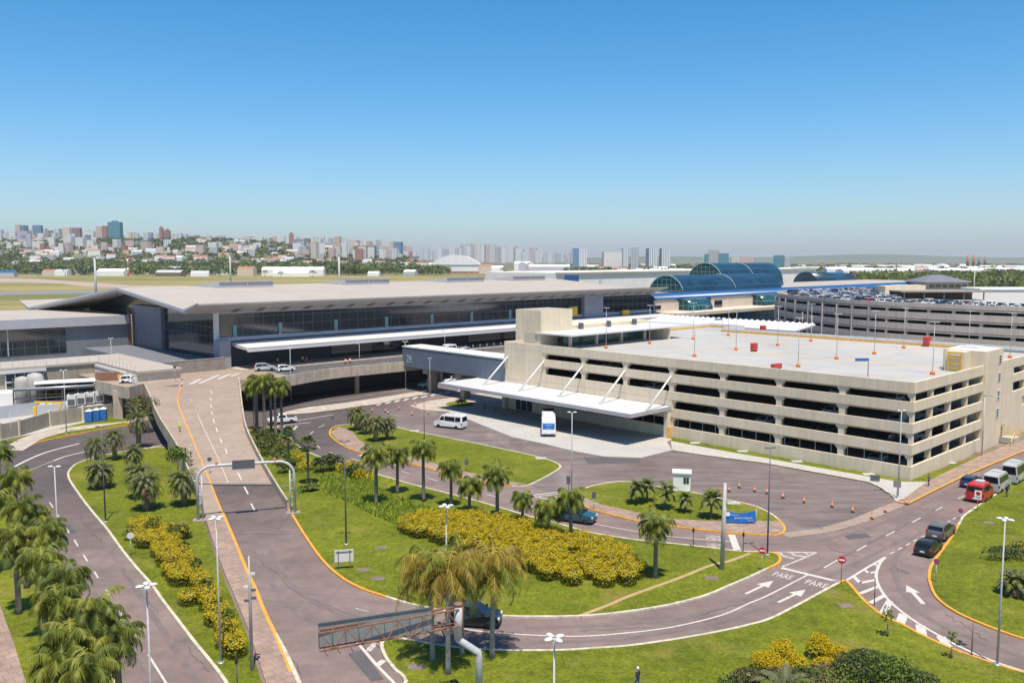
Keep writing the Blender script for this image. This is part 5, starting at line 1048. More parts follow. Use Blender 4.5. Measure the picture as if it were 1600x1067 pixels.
def palm_meshes(kind, seed, h):
    r = random.Random(seed); cr = MB(); tr = MB(); xt = None; top = Vector((r.uniform(-.15, .15), r.uniform(-.15, .15), h))
    if kind in ('queen', 'dry'):
        k = h / 6; L = (1.6 + .13 * h) if kind == 'queen' else 4.0; nf = 20 if kind == 'queen' else 28
        for i in range(nf):
            az = 2.4 * i + r.uniform(-.3, .3); f = i / nf; el = 1.35 - 1.75 * f + r.uniform(-.15, .15); cr.m = 0 if r.random() < .62 else 1
            frond(cr, top + Vector((0, 0, -.25 * f)), az, el, L * r.uniform(.85, 1.1), (2.1 if kind == 'queen' else 2.5) + .7 * r.random() - (.7 if el < 0 else 0), .75, 34, .05, 1.1 if kind == 'queen' else 1.3, r)
        cr.m = 2
        for i in range(3 if kind == 'queen' else 6): frond(cr, top + Vector((0, 0, -.4)), r.uniform(0, 6.28), -.5, L * .7, .9, .4, 12, .08, 1.1, r)
        rr = (.11 if kind == 'dry' else .15) + .012 * h; tr.tube([(0, 0, -.1), (0, 0, h * .08), (top.x * .5, top.y * .5, h * .55), tuple(top - Vector((0, 0, .5)))], [rr * 1.35, rr, rr * .9, rr * .85], 9)
        xt = MB(); xt.tube([tuple(top - Vector((0, 0, .75))), tuple(top + Vector((0, 0, .15)))], [rr * 1.15, rr * .5], 8)
        names = dict(queen=['palm_green', 'palm_light', 'palm_dead'], dry=['palm_dry', 'palm_light', 'palm_dead'])[kind]; tm = 'bark_pale' if kind == 'dry' else 'bark'
    elif kind == 'date':
        nf = 62; L = 1.15 + .36 * h
        for i in range(nf):
            az = 2.4 * i + r.uniform(-.2, .2); f = i / nf; el = 1.45 - 2.2 * f; cr.m = 0 if r.random() < .6 else (1 if r.random() < .7 or f < .5 else 2)
            frond(cr, top + Vector((cos(az) * .2, sin(az) * .2, -.45 * f)), az, el, L * r.uniform(.8, 1.1), 1.9 + .5 * r.random() - (.8 if el < -.2 else 0), .4, 20, .06, .45, r)
        rr = .3 + .02 * h; tr.tube([(0, 0, -.1), (0, 0, h * .3), (0, 0, h * .8), tuple(top)], [rr * 1.1, rr, rr * 1.15, rr * .7], 10); names = ['date_leaf', 'palm_green', 'palm_dead']; tm = 'bark'
    elif kind == 'young':
        nf = 22; L = 1.1 + .3 * h
        for i in range(nf):
            az = 2.4 * i + r.uniform(-.2, .2); f = i / nf; cr.m = 0 if r.random() < .6 else 1
            frond(cr, top + Vector((0, 0, -.2 * f)), az, 1.4 - 1.7 * f, L * r.uniform(.85, 1.1), 1.3 + .4 * r.random(), .4, 20, .08, .35, r)
        cr.m = 2
        for i in range(4): frond(cr, top + Vector((0, 0, -.3)), r.uniform(0, 6.28), -.5, L * .6, .7, .3, 10, .06, .7, r)
        rr = .13; tr.tube([(0, 0, -.1), (0, 0, h * .5), tuple(top)], [rr * 1.3, rr, rr], 8); names = ['palm_green', 'palm_grey', 'palm_orange']; tm = 'bark'
    else:  # fan palm
        for i in range(26):
            az = 2.4 * i; el = 1.4 - 2.2 * i / 26; d = Vector((cos(az) * cos(el), sin(az) * cos(el), sin(el))); c = top + d * .75; s = d.cross(Vector((0, 0, 1))).normalized(); u = s.cross(d); cr.m = 0 if i % 3 else 1
            if i > 20: cr.m = 2
            for q in range(11):
                a = -1.35 + 2.7 * q / 10; v = (d * cos(a) + s * sin(a)).normalized(); tip = c + v * r.uniform(.6, .8) + Vector((0, 0, -.18)); w = v.cross(u).normalized() * .07; n0 = len(cr.v)
                cr.v += [tuple(c - w * .4), tuple(c + w * .4), tuple(c.lerp(tip, .6) + w), tuple(tip), tuple(c.lerp(tip, .6) - w)]; cr.face((n0, n0 + 1, n0 + 2, n0 + 3, n0 + 4))
            w = s * .02; n0 = len(cr.v); cr.v += [tuple(top - w), tuple(top + w), tuple(c + w), tuple(c - w)]; cr.face((n0, n0 + 1, n0 + 2, n0 + 3))
        tr.tube([(0, 0, -.1), (0, 0, h * .3), (0, 0, h * .75), tuple(top)], [.16, .12, .17, .22], 9); names = ['palm_green', 'leaf_dark', 'palm_dead']; tm = 'bark'
    return cr, names, tr, tm, xt
PROTO = {}
KINDNAME = dict(queen='queen_palm', dry='dry_palm', date='date_palm', fan='fan_palm', young='young_palm')
def palm(kind, px, py, h, label, group=None, var=0, rot=None, lean=None):
    key = (kind, var, round(h)); loc = P(px, py, .1); loc.z = .1; rz = R.uniform(0, 6.28) if rot is None else rot
    if key not in PROTO:
        hh = max(1, round(h)); cr, names, tr, tm, xt = palm_meshes(kind, var * 31 + hh * 7 + len(kind), hh)
        o = thing(KINDNAME[kind], label, 'palm tree', loc, rz, group); cr.build('crown', names, o); t = tr.build('trunk', tm, o)
        if xt: xt.build('crown_shaft', 'palm_green' if kind == 'queen' else 'palm_dry', o)
        PROTO[key] = o
    else:
        o = dup(PROTO[key], loc, rz, label, group)
        if not group and 'group' in o: del o['group']
    s = h / max(1, round(h)); o.scale = (s,) * 3
    if lean: o.rotation_euler = (lean[0], lean[1], rz)
    return o
gL = 'queen palms along the left footpath'
for i, (cx, cy, h, l) in enumerate([(2, 712, 7.5, 'queen palm highest up at the left picture edge'), (28, 752, 7, 'queen palm second from the back of the left row'), (-4, 790, 7, 'queen palm half cut by the left picture edge, middle of the row'), (42, 800, 7.5, 'tall queen palm in the left row beside the road bend'), (30, 848, 6.5, 'queen palm in the left row above the two bare trunks'), (82, 838, 7, 'queen palm in the left row leaning over the road kerb'),
                     (72, 880, 6.5, 'queen palm in the middle of the left row with yellowing fronds'), (110, 908, 7.5, 'queen palm in the left row with its crown over the first road dashes'), (98, 946, 6.5, 'queen palm in the left row with a brown hanging frond'), (158, 962, 7.5, 'large queen palm of the left row reaching far over the road'), (120, 1000, 6.5, 'queen palm of the left row in front of the large one'), (190, 1000, 6, 'queen palm of the left row nearest to the lamp post'), (150, 1045, 6, 'bright queen palm at the lower picture edge in the left row'), (95, 1040, 5.5, 'queen palm with yellow fronds at the lower left corner'), (62, 820, 6, 'slender queen palm behind the leaning one in the left row')]):
    yb = 405 + (cy - 405) * 30 / (30 - h * .92)
    palm('queen', 800 + (cx - 800) * 1.0, yb, h, l, gL, i % 4)
gM = 'queen palms on the middle lawn'
for i, (x, y, yt, l) in enumerate([(588, 790, 700, 'queen palm leftmost on the middle lawn, among the wild grass'), (621, 770, 702, 'queen palm second from left on the middle lawn'), (662, 783, 690, 'largest queen palm of the middle lawn'), (705, 790, 725, 'queen palm right of the largest one on the middle lawn'), (733, 800, 752, 'small queen palm right of the fourth one on the middle lawn'), (777, 812, 731, 'tall thin queen palm behind the yellow hedge'), (816, 826, 772, 'small bushy headed palm right of the tall thin one'), (855, 842, 788, 'smallest palm behind the yellow hedge'), (892, 849, 767, 'queen palm standing in front of the dark car'), (1024, 902, 806, 'lone queen palm right of the yellow hedge')]):
    Y = P(x, y).y; h = (y - yt) * Y / F; palm('queen', x, y, h * .93, l, gM, i % 4)
for i, (x, y, yt, l) in enumerate([(402, 680, 590, 'tall queen palm leftmost of the clump beside the ramp'), (414, 684, 588, 'tall queen palm second from left of the clump beside the ramp'), (424, 678, 592, 'tall queen palm at the back of the clump beside the ramp'), (431, 683, 598, 'tall queen palm right of the clump centre beside the ramp'), (441, 681, 596, 'tall queen palm rightmost of the clump beside the ramp'), (398, 672, 600, 'queen palm half hidden at the back left of the ramp clump')]):
    Y = P(x, y).y; palm('queen', x, y, (y - yt) * Y / F * .95, l, 'tall palm clump beside the ramp', i % 4)
for x, y, yt, l in [(482, 757, 681, 'fan palm with round head beside the ramp shrubs'), (451, 716, 668, 'slim fan palm behind the dark shrubs beside the ramp')]: Y = P(x, y).y; palm('fan', x, y, (y - yt) * Y / F * .85, l, 'fan palms')
gD = 'date palms on the triangular left lawn'
for i, (x, y, h, l) in enumerate([(152, 733, 3.6, 'broad date palm at the back left of the triangular lawn'), (180, 718, 3.6, 'date palm touching the broad one at the back of the triangular lawn'), (217, 699, 4.6, 'biggest date palm beside the road passing under the ramp'), (157, 762, 2.4, 'short date palm alone on the left of the triangular lawn'), (211, 735, 2.6, 'date palm in the centre of the triangular lawn'), (217, 778, 3.2, 'date palm behind the nearest one on the triangular lawn'), (229, 797, 3.4, 'nearest date palm of the triangular lawn'), (288, 789, 3.2, 'date palm close to the ramp wall')]): palm('date', x, y, h, l, gD, i % 3)
for i, (x, y, h, l) in enumerate([(557, 672, 2.8, 'back date palm of the four on the upper lawn island'), (570, 678, 2.4, 'second date palm of the four on the upper lawn island'), (587, 689, 2.8, 'broadest date palm of the four on the upper lawn island'), (606, 686, 2.5, 'right date palm of the four on the upper lawn island')]): palm('date', x, y, h * 1.1, l, 'date palms on the upper lawn island', i % 2)
for i, (x, y, h, l) in enumerate([(995, 786, 2.0, 'fullest young palm on the small lawn island'), (1011, 783, 2.0, 'young palm behind the fullest one on the small island'), (1036, 794, 2.2, 'leaning young palm left of the white kiosk'), (1071, 800, 1.7, 'young palm in front of the white kiosk'), (1111, 809, 2.3, 'young palm left of the blue banner')]): palm('young', x, y, h, l, 'young palms on the small lawn island', i % 2, lean=(.05, -.22) if i == 2 else None)
for i, (x, y, h, l) in enumerate([(676, 1030, 7.6, 'yellow dry palm leftmost behind the rusty sign truss'), (700, 1052, 8.2, 'yellow dry palm nearest, between the sign truss and pole'), (722, 1022, 7.2, 'yellow dry palm hidden behind the sign pole'), (769, 1026, 7.6, 'yellow dry palm right of the sign pole')]): palm('dry', x, y, h * .93, l, 'yellow dry palms behind the rusty sign', i % 4)
palm('date', 1592, 930, 1.2, 'grey green rosette palm at the right picture edge', None, 1)
# leafy shrubs and trees
def bush(name, px, py, rx, ry, h, mats, label, cat='shrub', grp=None, n=500, size=.3, z0=.1, trunk=0, shell=.6):
    p = P(px, py, .1); o = thing(name, label, cat, (p.x, p.y, z0), 0, grp); mb = MB(); rnd = random.Random(int(px * 7 + py)); cz = trunk + (h - trunk) * .5
    for k in range(5):
        a = rnd.uniform(0, 6.28); q = rnd.uniform(.15, .55); s = rnd.uniform(.5, .75)
        cards(mb, (cos(a) * rx * q, sin(a) * ry * q, cz + rnd.uniform(-.15, .2) * h), rx * s, ry * s, (h - trunk) * .42, n // 5, size, list(range(len(mats))), rnd, shell)
    mb.build('foliage', mats, o)
    s = MB(); s.tube([(0, 0, -.1), (.03, .02, max(trunk, h * .4))], [.07 + h * .015, .04], 6); s.build('trunk' if trunk else 'stem', 'bark', o); return o
DK = ['leaf_dark', 'leaf_green', 'leaf_olive']; GR = ['leaf_green', 'leaf_bright', 'leaf_green']; YE = ['hedge_yellow', 'hedge_gold', 'hedge_green']
for x, y, r_, h, m, l in [(405, 692, 2.6, 2.2, DK, 'dark shrub at the foot of the ramp palm clump, left'), (428, 697, 2.8, 2.2, DK, 'dark shrub in front of the ramp palm clump'), (412, 712, 2.6, 2.2, ['leaf_olive', 'leaf_dark', 'leaf_olive'], 'olive shrub against the ramp wall below the palms'), (432, 722, 2.4, 2.4, DK, 'dark shrub between the olive shrub and yellow bush'), (447, 739, 1.9, 2.0, DK, 'low dark shrub left of the fan palm'), (505, 737, 1.8, 2.1, DK, 'dark shrub left one of two beside the yellow bushes'), (522, 733, 1.8, 2.3, DK, 'dark shrub right one of two beside the yellow bushes'), (553, 745, 1.7, 1.8, ['leaf_olive', 'leaf_green', 'leaf_dark'], 'olive shrub between the yellow bushes by the centre road'), (483, 767, 1.3, .9, GR, 'low green shrub at the foot of the fan palm'), (450, 700, 2.2, 1.4, ['leaf_olive', 'palm_dead', 'leaf_green'], 'brownish shrub behind the slim fan palm')]:
    bush('shrub', x, y, r_, r_, h, m, l, n=620, size=.34)
for x, y, r_, h, l in [(465, 722, 1.6, 1.4, 'yellow bush behind the fan palm, left one'), (485, 733, 2.0, 1.5, 'yellow bush right beside the fan palm trunk'), (540, 738, 1.6, 1.4, 'yellow bush right of the two dark shrubs'), (556, 733, 1.5, 1.3, 'yellow bush at the kerb of the centre road'), (572, 750, 1.8, 1.7, 'large yellow bush left of the first lawn palm')]: bush('yellow_bush', x, y, r_, r_, h, YE, l, n=560, size=.28)
for x, y, r_, h, l in [(1197, 1046, .95, 1.5, 'yellow ball bush leftmost by the bottom thicket'), (1216, 1060, .95, 1.4, 'yellow ball bush lowest by the bottom thicket'), (1228, 1030, 1.05, 1.5, 'yellow ball bush second row left by the bottom thicket'), (1247, 1050, .95, 1.4, 'yellow ball bush in the middle of the bottom group'), (1279, 1024, 1.1, 1.7, 'yellow ball bush topmost of the bottom group'), (1305, 1036, .95, 1.4, 'yellow ball bush rightmost of the bottom group'), (1289, 1053, .95, 1.3, 'yellow ball bush right and low in the bottom group')]: bush('yellow_bush', x, y, r_, r_, h, ['hedge_yellow', 'hedge_gold', 'hedge_gold'], l, grp='yellow ball bushes by the bottom thicket', n=1800, size=.14, shell=.85)
bush('tree', 278, 744, 2.1, 2.1, 4.2, ['leaf_green', 'leaf_bright', 'leaf_dark'], 'small green tree on the triangular lawn near the ramp', 'tree', n=1100, size=.3, trunk=1.2)
bush('tree', 224, 676, 3.0, 3.0, 6.0, ['leaf_olive', 'leaf_green', 'palm_dead'], 'olive leafed tree beside the road under the ramp', 'tree', n=1000, size=.4, trunk=1.5)
bush('shrub', 1572, 873, 2.4, 1.3, 1.3, ['leaf_olive', 'leaf_green', 'leaf_dark'], 'wide dull shrub on the right lawn', n=900, size=.22); bush('shrub', 1602, 868, 2.0, 1.2, 1.5, ['leaf_olive', 'leaf_green', 'hedge_yellow'], 'shrub cut by the right picture edge', n=700, size=.22)
bush('shrub', 719, 633, 1.2, 1.2, 1.3, DK, 'clipped round shrub on the small lawn disc under the canopy', n=500, size=.25)
bush('sapling', 1386, 994, .55, .55, 2.5, GR, 'thin sapling by the hatched road nose', 'tree', n=130, size=.22, trunk=1.0); bush('sapling', 1486, 1028, .5, .5, 1.9, GR, 'smaller sapling in a grass ring at the lower right', 'tree', n=90, size=.22, trunk=.9)
struct('lawn', MB().sheet([(P(719, 631).x + 3.0 * cos(a), P(719, 631).y + 3.0 * sin(a)) for a in [2 * pi * i / 24 for i in range(24)]], .06), 'grass')
# thicket at the bottom edge
for x, y, rx, h, m, l in [(1350, 1078, 2.4, 2.6, ['leaf_green', 'leaf_dark', 'leaf_olive'], 'dense green thicket right of the yellow ball bushes'), (1385, 1092, 2.4, 2.8, ['leaf_green', 'leaf_dark', 'leaf_bright'], 'green thicket at the lower edge below the sapling'), (1310, 1095, 2.2, 2.2, ['leaf_green', 'leaf_bright', 'leaf_olive'], 'bright green thicket under the ball bushes'), (1180, 1095, 1.9, 2.2, ['leaf_olive', 'leaf_rust', 'leaf_green'], 'dull brown green bush left of the ball bushes'), (1140, 1092, 1.5, 1.7, ['leaf_bright', 'leaf_green', 'leaf_olive'], 'small bright bush leftmost of the bottom thicket'), (1230, 1110, 1.9, 2.0, ['leaf_dark', 'leaf_olive', 'leaf_green'], 'dark bush at the lower edge in the thicket'), (1270, 1105, 1.8, 2.1, ['leaf_green', 'leaf_olive', 'leaf_rust'], 'mixed bush at the lower edge in the middle of the thicket'), (1420, 1108, 2.2, 2.4, ['leaf_dark', 'leaf_green', 'leaf_olive'], 'dark thicket rightmost at the lower edge'), (1300, 1072, 1.4, 1.2, ['leaf_rust', 'leaf_olive', 'palm_dead'], 'brownish dry shrub beside the topmost ball bush'), (1362, 1050, 1.5, 1.5, ['leaf_green', 'leaf_dark', 'leaf_olive'], 'green shrub topmost in the bottom thicket'), (1392, 1072, 1.7, 1.8, ['leaf_dark', 'leaf_green', 'leaf_bright'], 'deep green shrub below the sapling in the thicket'), (1205, 1078, 1.5, 1.5, ['leaf_olive', 'leaf_rust', 'leaf_green'], 'brown green shrub below the lowest ball bush'), (1160, 1072, 1.3, 1.3, ['leaf_rust', 'leaf_olive', 'palm_dead'], 'dry brownish shrub at the left of the thicket'), (1262, 1082, 1.6, 1.5, ['leaf_dark', 'leaf_green', 'leaf_olive'], 'dark green shrub under the middle ball bush'), (1430, 1085, 1.6, 1.6, ['leaf_green', 'leaf_dark', 'leaf_olive'], 'green shrub at the right end of the thicket'), (1330, 1062, 1.6, 1.7, ['leaf_green', 'leaf_olive', 'leaf_dark'], 'green shrub right behind the ball bushes')]:
    bush('thicket', x, y, rx, rx, h, m, l, n=2000, size=.2, shell=.5)
palm('date', 1225, 1112, 1.4, 'small rosette palm inside the bottom thicket', None, 2)
# tall wild grass on the middle lawn
def blades(name, pts, n, hmin, hmax, mats, label, w=.05):
    poly = [tuple(P(x, y)[:2]) for x, y in pts]; xs = [p[0] for p in poly]; ys = [p[1] for p in poly]; mb = MB(); r = random.Random(n)
    def inside(x, y):
        c = False; j = len(poly) - 1
        for i in range(len(poly)):
            if (poly[i][1] > y) != (poly[j][1] > y) and x < (poly[j][0] - poly[i][0]) * (y - poly[i][1]) / (poly[j][1] - poly[i][1]) + poly[i][0]: c = not c
            j = i
        return c
    while len(mb.f) < n:
        x, y = r.uniform(min(xs), max(xs)), r.uniform(min(ys), max(ys))
        if not inside(x, y): continue
        dn = noise.noise((x * .35, y * .35, 1.0)); h = r.uniform(hmin, hmax) * (1 + .6 * dn); a = r.uniform(0, 6.28); lx, ly = r.gauss(0, .3) * h, r.gauss(0, .3) * h; u = (cos(a) * w, sin(a) * w); mb.m = r.randrange(len(mats)); n0 = len(mb.v)
        mb.v += [(x - u[0], y - u[1], .1), (x + u[0], y + u[1], .1), (x + lx * .5 + u[0], y + ly * .5 + u[1], .1 + h * .65), (x + lx, y + ly, .1 + h)]; mb.face((n0, n0 + 1, n0 + 2, n0 + 3))
    o = mb.build(name, mats); tag(o, label, 'grass', kind='stuff'); return o
blades('tall_grass', [(500, 748), (545, 738), (580, 752), (600, 772), (640, 786), (680, 800), (690, 812), (650, 818), (620, 822), (580, 805), (545, 785), (505, 772)], 16000, .25, .6, ['wild_grass', 'wild_grass', 'leaf_bright'], 'tall bright wild grass on the middle lawn', .07)
# yellow hedges: lumpy clipped mounds with leaf cards over them
def hedge(name, pts, h, label, gap=1.6, seed=1, extra=()):
    poly = [tuple(P(x, y)[:2]) for x, y in pts]; r = random.Random(seed); xs = [p[0] for p in poly]; ys = [p[1] for p in poly]
    def inside(x, y):
        c = False; j = len(poly) - 1
        for i in range(len(poly)):
            if (poly[i][1] > y) != (poly[j][1] > y) and x < (poly[j][0] - poly[i][0]) * (y - poly[i][1]) / (poly[j][1] - poly[i][1]) + poly[i][0]: c = not c
            j = i
        return c
    o = thing(name, label, 'hedge', (sum(xs) / len(xs), sum(ys) / len(ys), .1)); ox, oy = o.location.x, o.location.y; mb = MB(); core = MB(); y = min(ys); row = 0; cnt = 0
    while y < max(ys):
        x = min(xs) + (gap / 2 if row % 2 else 0)
        while x < max(xs):
            jx, jy = x + r.uniform(-.3, .3), y + r.uniform(-.3, .3)
            if inside(jx, jy):
                dn = noise.noise((jx * .23, jy * .23, seed * 3.1))
                if dn > -.55:
                    hh = h * r.uniform(.82, 1.12) * (1 + .25 * dn); rx, ry = gap * r.uniform(.56, .74), gap * r.uniform(.5, .66); cnt += 1
                    for _ in range(900):      # flat topped clipped mound (super-ellipsoid)
                        th = r.uniform(0, 6.28); ph = math.asin(r.uniform(-.75, 1)); c_, s_ = cos(ph), sin(ph); cx = math.copysign(abs(c_) ** .65, c_); cz = math.copysign(abs(s_) ** .55, s_); k = r.uniform(.86, 1.06)
                        p = Vector((jx - ox + rx * cx * cos(th) * k, jy - oy + ry * cx * sin(th) * k, max(.05, hh * .5 + hh * .5 * cz * k))); nn = Vector((cos(th) * c_, sin(th) * c_, s_ + .35)).normalized(); nn = (nn + Vector((r.gauss(0, .3), r.gauss(0, .3), r.gauss(.1, .25)))).normalized()
                        t = nn.cross(Vector((r.gauss(0, 1), r.gauss(0, 1), r.gauss(0, 1)))).normalized(); b = nn.cross(t); s = r.uniform(.045, .095); f = p.z / hh; q = r.random()
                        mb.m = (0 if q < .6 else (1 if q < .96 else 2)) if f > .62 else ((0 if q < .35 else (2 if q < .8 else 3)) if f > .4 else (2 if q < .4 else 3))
                        n0 = len(mb.v); mb.v += [tuple(p - t * s), tuple(p + b * s * .6), tuple(p + t * s), tuple(p - b * s * .6)]; mb.face((n0, n0 + 1, n0 + 2, n0 + 3))
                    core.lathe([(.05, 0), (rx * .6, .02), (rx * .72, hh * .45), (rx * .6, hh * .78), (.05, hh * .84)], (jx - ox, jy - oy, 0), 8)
            x += gap
        y += gap * .86; row += 1
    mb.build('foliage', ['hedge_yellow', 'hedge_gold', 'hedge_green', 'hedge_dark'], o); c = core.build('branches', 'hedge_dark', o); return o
hedge('hedge', [(622, 826), (640, 816), (680, 812), (740, 812), (800, 822), (840, 835), (880, 848), (935, 858), (975, 872), (1000, 895), (998, 908), (975, 920), (930, 924), (880, 915), (830, 900), (790, 888), (740, 868), (690, 850), (645, 838)], 1.5, 'large lumpy yellow hedge filling the middle lawn', seed=2)
hedge('hedge', [(197, 832), (215, 818), (262, 818), (285, 838), (293, 862), (310, 892), (332, 924), (352, 960), (378, 1000), (387, 1028), (372, 1036), (348, 1024), (320, 985), (288, 935), (262, 895), (240, 866), (212, 848)], 1.5, 'long narrow yellow hedge on the left lawn', seed=5)
for x, y, r_, h, l in [(238, 834, 1.5, 1.9, 'dark bush at the top end of the long yellow hedge'), (278, 843, 1.1, 1.7, 'dark bush on the right side of the hedge top'), (287, 868, .8, 1.5, 'small dark bush on the right flank of the long hedge'), (309, 905, .9, 1.9, 'round dark green bush rising from the long hedge'), (318, 936, .9, 1.8, 'dark green bush in the middle of the long hedge'), (350, 985, .9, 1.7, 'green bush in the lower part of the long hedge'), (209, 842, 1.0, 1.6, 'reddish green bush at the hedge top left')]: bush('shrub', x, y, r_, r_, h, ['leaf_dark', 'leaf_green', 'hedge_green'] if x != 209 else ['leaf_rust', 'leaf_green', 'hedge_green'], l, n=420, size=.24)
# ================================================================== VEHICLES
def vehicle(name, label, paint, L, Wd, prof, belt, tumble, side_wins, front, rear, wheels, wr=.31, group=None, low=False, lights=None, bev=.05, extra=None):
    """prof: closed side outline (x forward, z up), clockwise from the rear bumper; side_wins: list of (x, z) outlines; front / rear: (x0, z0, x1, z1) of the glass"""
    o = thing(name, label, 'car', (0, 0, 0), 0, group); hw = Wd / 2
    yh = lambda z: hw - max(0, z - belt) * tumble - max(0, .45 - z) * .12
    bm = bmesh.new(); A = [bm.verts.new((x, yh(z), z)) for x, z in prof]; B = [bm.verts.new((x, -yh(z), z)) for x, z in prof]; n = len(prof)
    bm.faces.new(A); bm.faces.new(B[::-1])
    for i in range(n): j = (i + 1) % n; bm.faces.new((A[j], A[i], B[i], B[j]))
    bmesh.ops.recalc_face_normals(bm, faces=bm.faces)
    if bev: bmesh.ops.bevel(bm, geom=[e for e in bm.edges if e.calc_face_angle(0) > .35], offset=bev, segments=2, affect='EDGES', clamp_overlap=True)
    bmesh.ops.triangulate(bm, faces=[f for f in bm.faces if len(f.verts) > 6])
    me = bpy.data.meshes.new('body'); bm.to_mesh(me); bm.free(); me.materials.append(CARPAINT[paint])
    for p in me.polygons: p.use_smooth = False
    b = bpy.data.objects.new('body', me); COL.objects.link(b); b.parent = o
    for w in side_wins:
        for s in (1, -1):
            m = MB(); pts = [(x, s * (yh(z) + .012), z) for x, z in w]; m.poly(pts if s < 0 else pts[::-1]); m.build('side_window', 'car_glass', o)
    for nm, q in (('windshield', front), ('rear_window', rear)):
        if not q: continue
        x0, z0, x1, z1 = q; m = MB(); i0, i1 = yh(z0) - .1, yh(z1) - .1; d = Vector((z1 - z0, 0, -(x1 - x0))).normalized() * .018
        if (d.x < 0) == (nm == 'windshield'): d = -d
        m.poly([(x0 + d.x, -i0, z0 + d.z), (x0 + d.x, i0, z0 + d.z), (x1 + d.x, i1, z1 + d.z), (x1 + d.x, -i1, z1 + d.z)]); m.build(nm, 'car_glass', o)
    for x in wheels:
        for s in (1, -1):
            if low:
                m = MB(); m.lathe([(wr, -.1), (wr, .1)], (x, s * (hw - .07), wr), 10, 'y'); m.build('wheel', 'rubber', o); continue
            m = MB(); m.lathe([(wr * .6, -.11), (wr * .96, -.11), (wr, -.06), (wr, .06), (wr * .96, .11), (wr * .6, .11)], (x, s * (hw - .085), wr), 16, 'y'); t = m.build('wheel', 'rubber', o)
            m = MB(); m.lathe([(.02, s * .105), (wr * .6, s * .1), (wr * .62, s * .09)], (x, s * (hw - .085), wr), 12, 'y'); m.build('rim', 'rim', t)
    f = max(p[0] for p in prof); r_ = min(p[0] for p in prof); hl, tl = lights or ((.68, .62), (.85, .68))
    for s in (1, -1):
        m = MB(); m.box(f - .14, f - .005, s * hl[1] * hw / .86 - .16, s * hl[1] * hw / .86 + .16, hl[0] - .08, hl[0] + .08); m.build('headlight', 'lamp_clear', o)
        m = MB(); m.box(r_ + .0, r_ + .14, s * tl[1] * hw / .8 - .1, s * tl[1] * hw / .8 + .08, tl[0] - .14, tl[0] + .14); m.build('taillight', 'lamp_red', o)
        if not low: m = MB(); xm = front[0] - .12; m.box(xm - .08, xm + .08, s * (hw + .02) - .09, s * (hw + .02) + .09, front[1] + .02, front[1] + .2); m.build('mirror', CARPAINT[paint], o)
    if not low:
        m = MB(); m.box(r_ - .012, r_ + .02, -.22, .22, .52, .66); m.build('number_plate', 'sign_white', o); m = MB(); m.box(f - .05, f + .01, -hw * .55, hw * .55, .42, .56); m.build('grille', 'black', o)
        m = MB()
        for s in (1, -1): m.box(wheels[1] + wr * 1.2, wheels[0] - wr * 1.2, s * hw - .02, s * hw + .008, .22, .34)
        m.build('sill', 'black', o)
    if extra: extra(o, yh)
    return o
def hatch(lbl, paint, low=False, grp=None):
    return vehicle('parked_car' if low else 'hatchback', lbl, paint, 4.0, 1.72, [(-1.9, .22), (-2.0, .45), (-1.99, .7), (-1.9, .98), (-1.62, 1.4), (-1.2, 1.49), (-.3, 1.5), (.22, 1.45), (1.0, 1.0), (1.72, .86), (1.95, .66), (2.0, .42), (1.92, .22)], .95, .36,
        [[(-1.66, 1.02), (-1.45, 1.36), (-.5, 1.4), (-.5, 1.0)], [(-.42, 1.0), (-.42, 1.4), (.16, 1.38), (.78, 1.02)]], (.98, 1.01, .24, 1.43), (-1.87, 1.02, -1.66, 1.34), (1.26, -1.22), .31, grp, low)
def sedan(lbl, paint, low=False, grp=None):
    return vehicle('parked_car' if low else 'sedan', lbl, paint, 4.4, 1.74, [(-2.1, .22), (-2.2, .45), (-2.19, .75), (-2.1, 1.0), (-1.5, 1.05), (-.95, 1.42), (-.4, 1.47), (.2, 1.43), (1.05, .99), (1.9, .84), (2.15, .64), (2.2, .42), (2.1, .22)], .96, .36,
        [[(-1.35, 1.06), (-.9, 1.35), (-.4, 1.38), (-.4, 1.02)], [(-.32, 1.02), (-.32, 1.38), (.14, 1.36), (.82, 1.02)]], (1.02, 1.01, .24, 1.41), (-1.48, 1.07, -1.0, 1.38), (1.38, -1.35), .32, grp, low)
def suv(lbl, paint, low=False, grp=None):
    return vehicle('parked_car' if low else 'sport_utility_car', lbl, paint, 4.5, 1.86, [(-2.15, .28), (-2.25, .5), (-2.24, .9), (-2.18, 1.1), (-1.95, 1.62), (-1.5, 1.7), (-.2, 1.71), (.35, 1.65), (1.05, 1.14), (1.95, 1.0), (2.2, .78), (2.25, .5), (2.15, .28)], 1.08, .32,
        [[(-1.98, 1.16), (-1.8, 1.56), (-.6, 1.6), (-.6, 1.14)], [(-.52, 1.14), (-.52, 1.6), (.28, 1.57), (.86, 1.16)]], (1.03, 1.16, .37, 1.62), (-2.14, 1.18, -1.98, 1.56), (1.4, -1.38), .36, grp, low, ((.82, .64), (1.0, .7)))
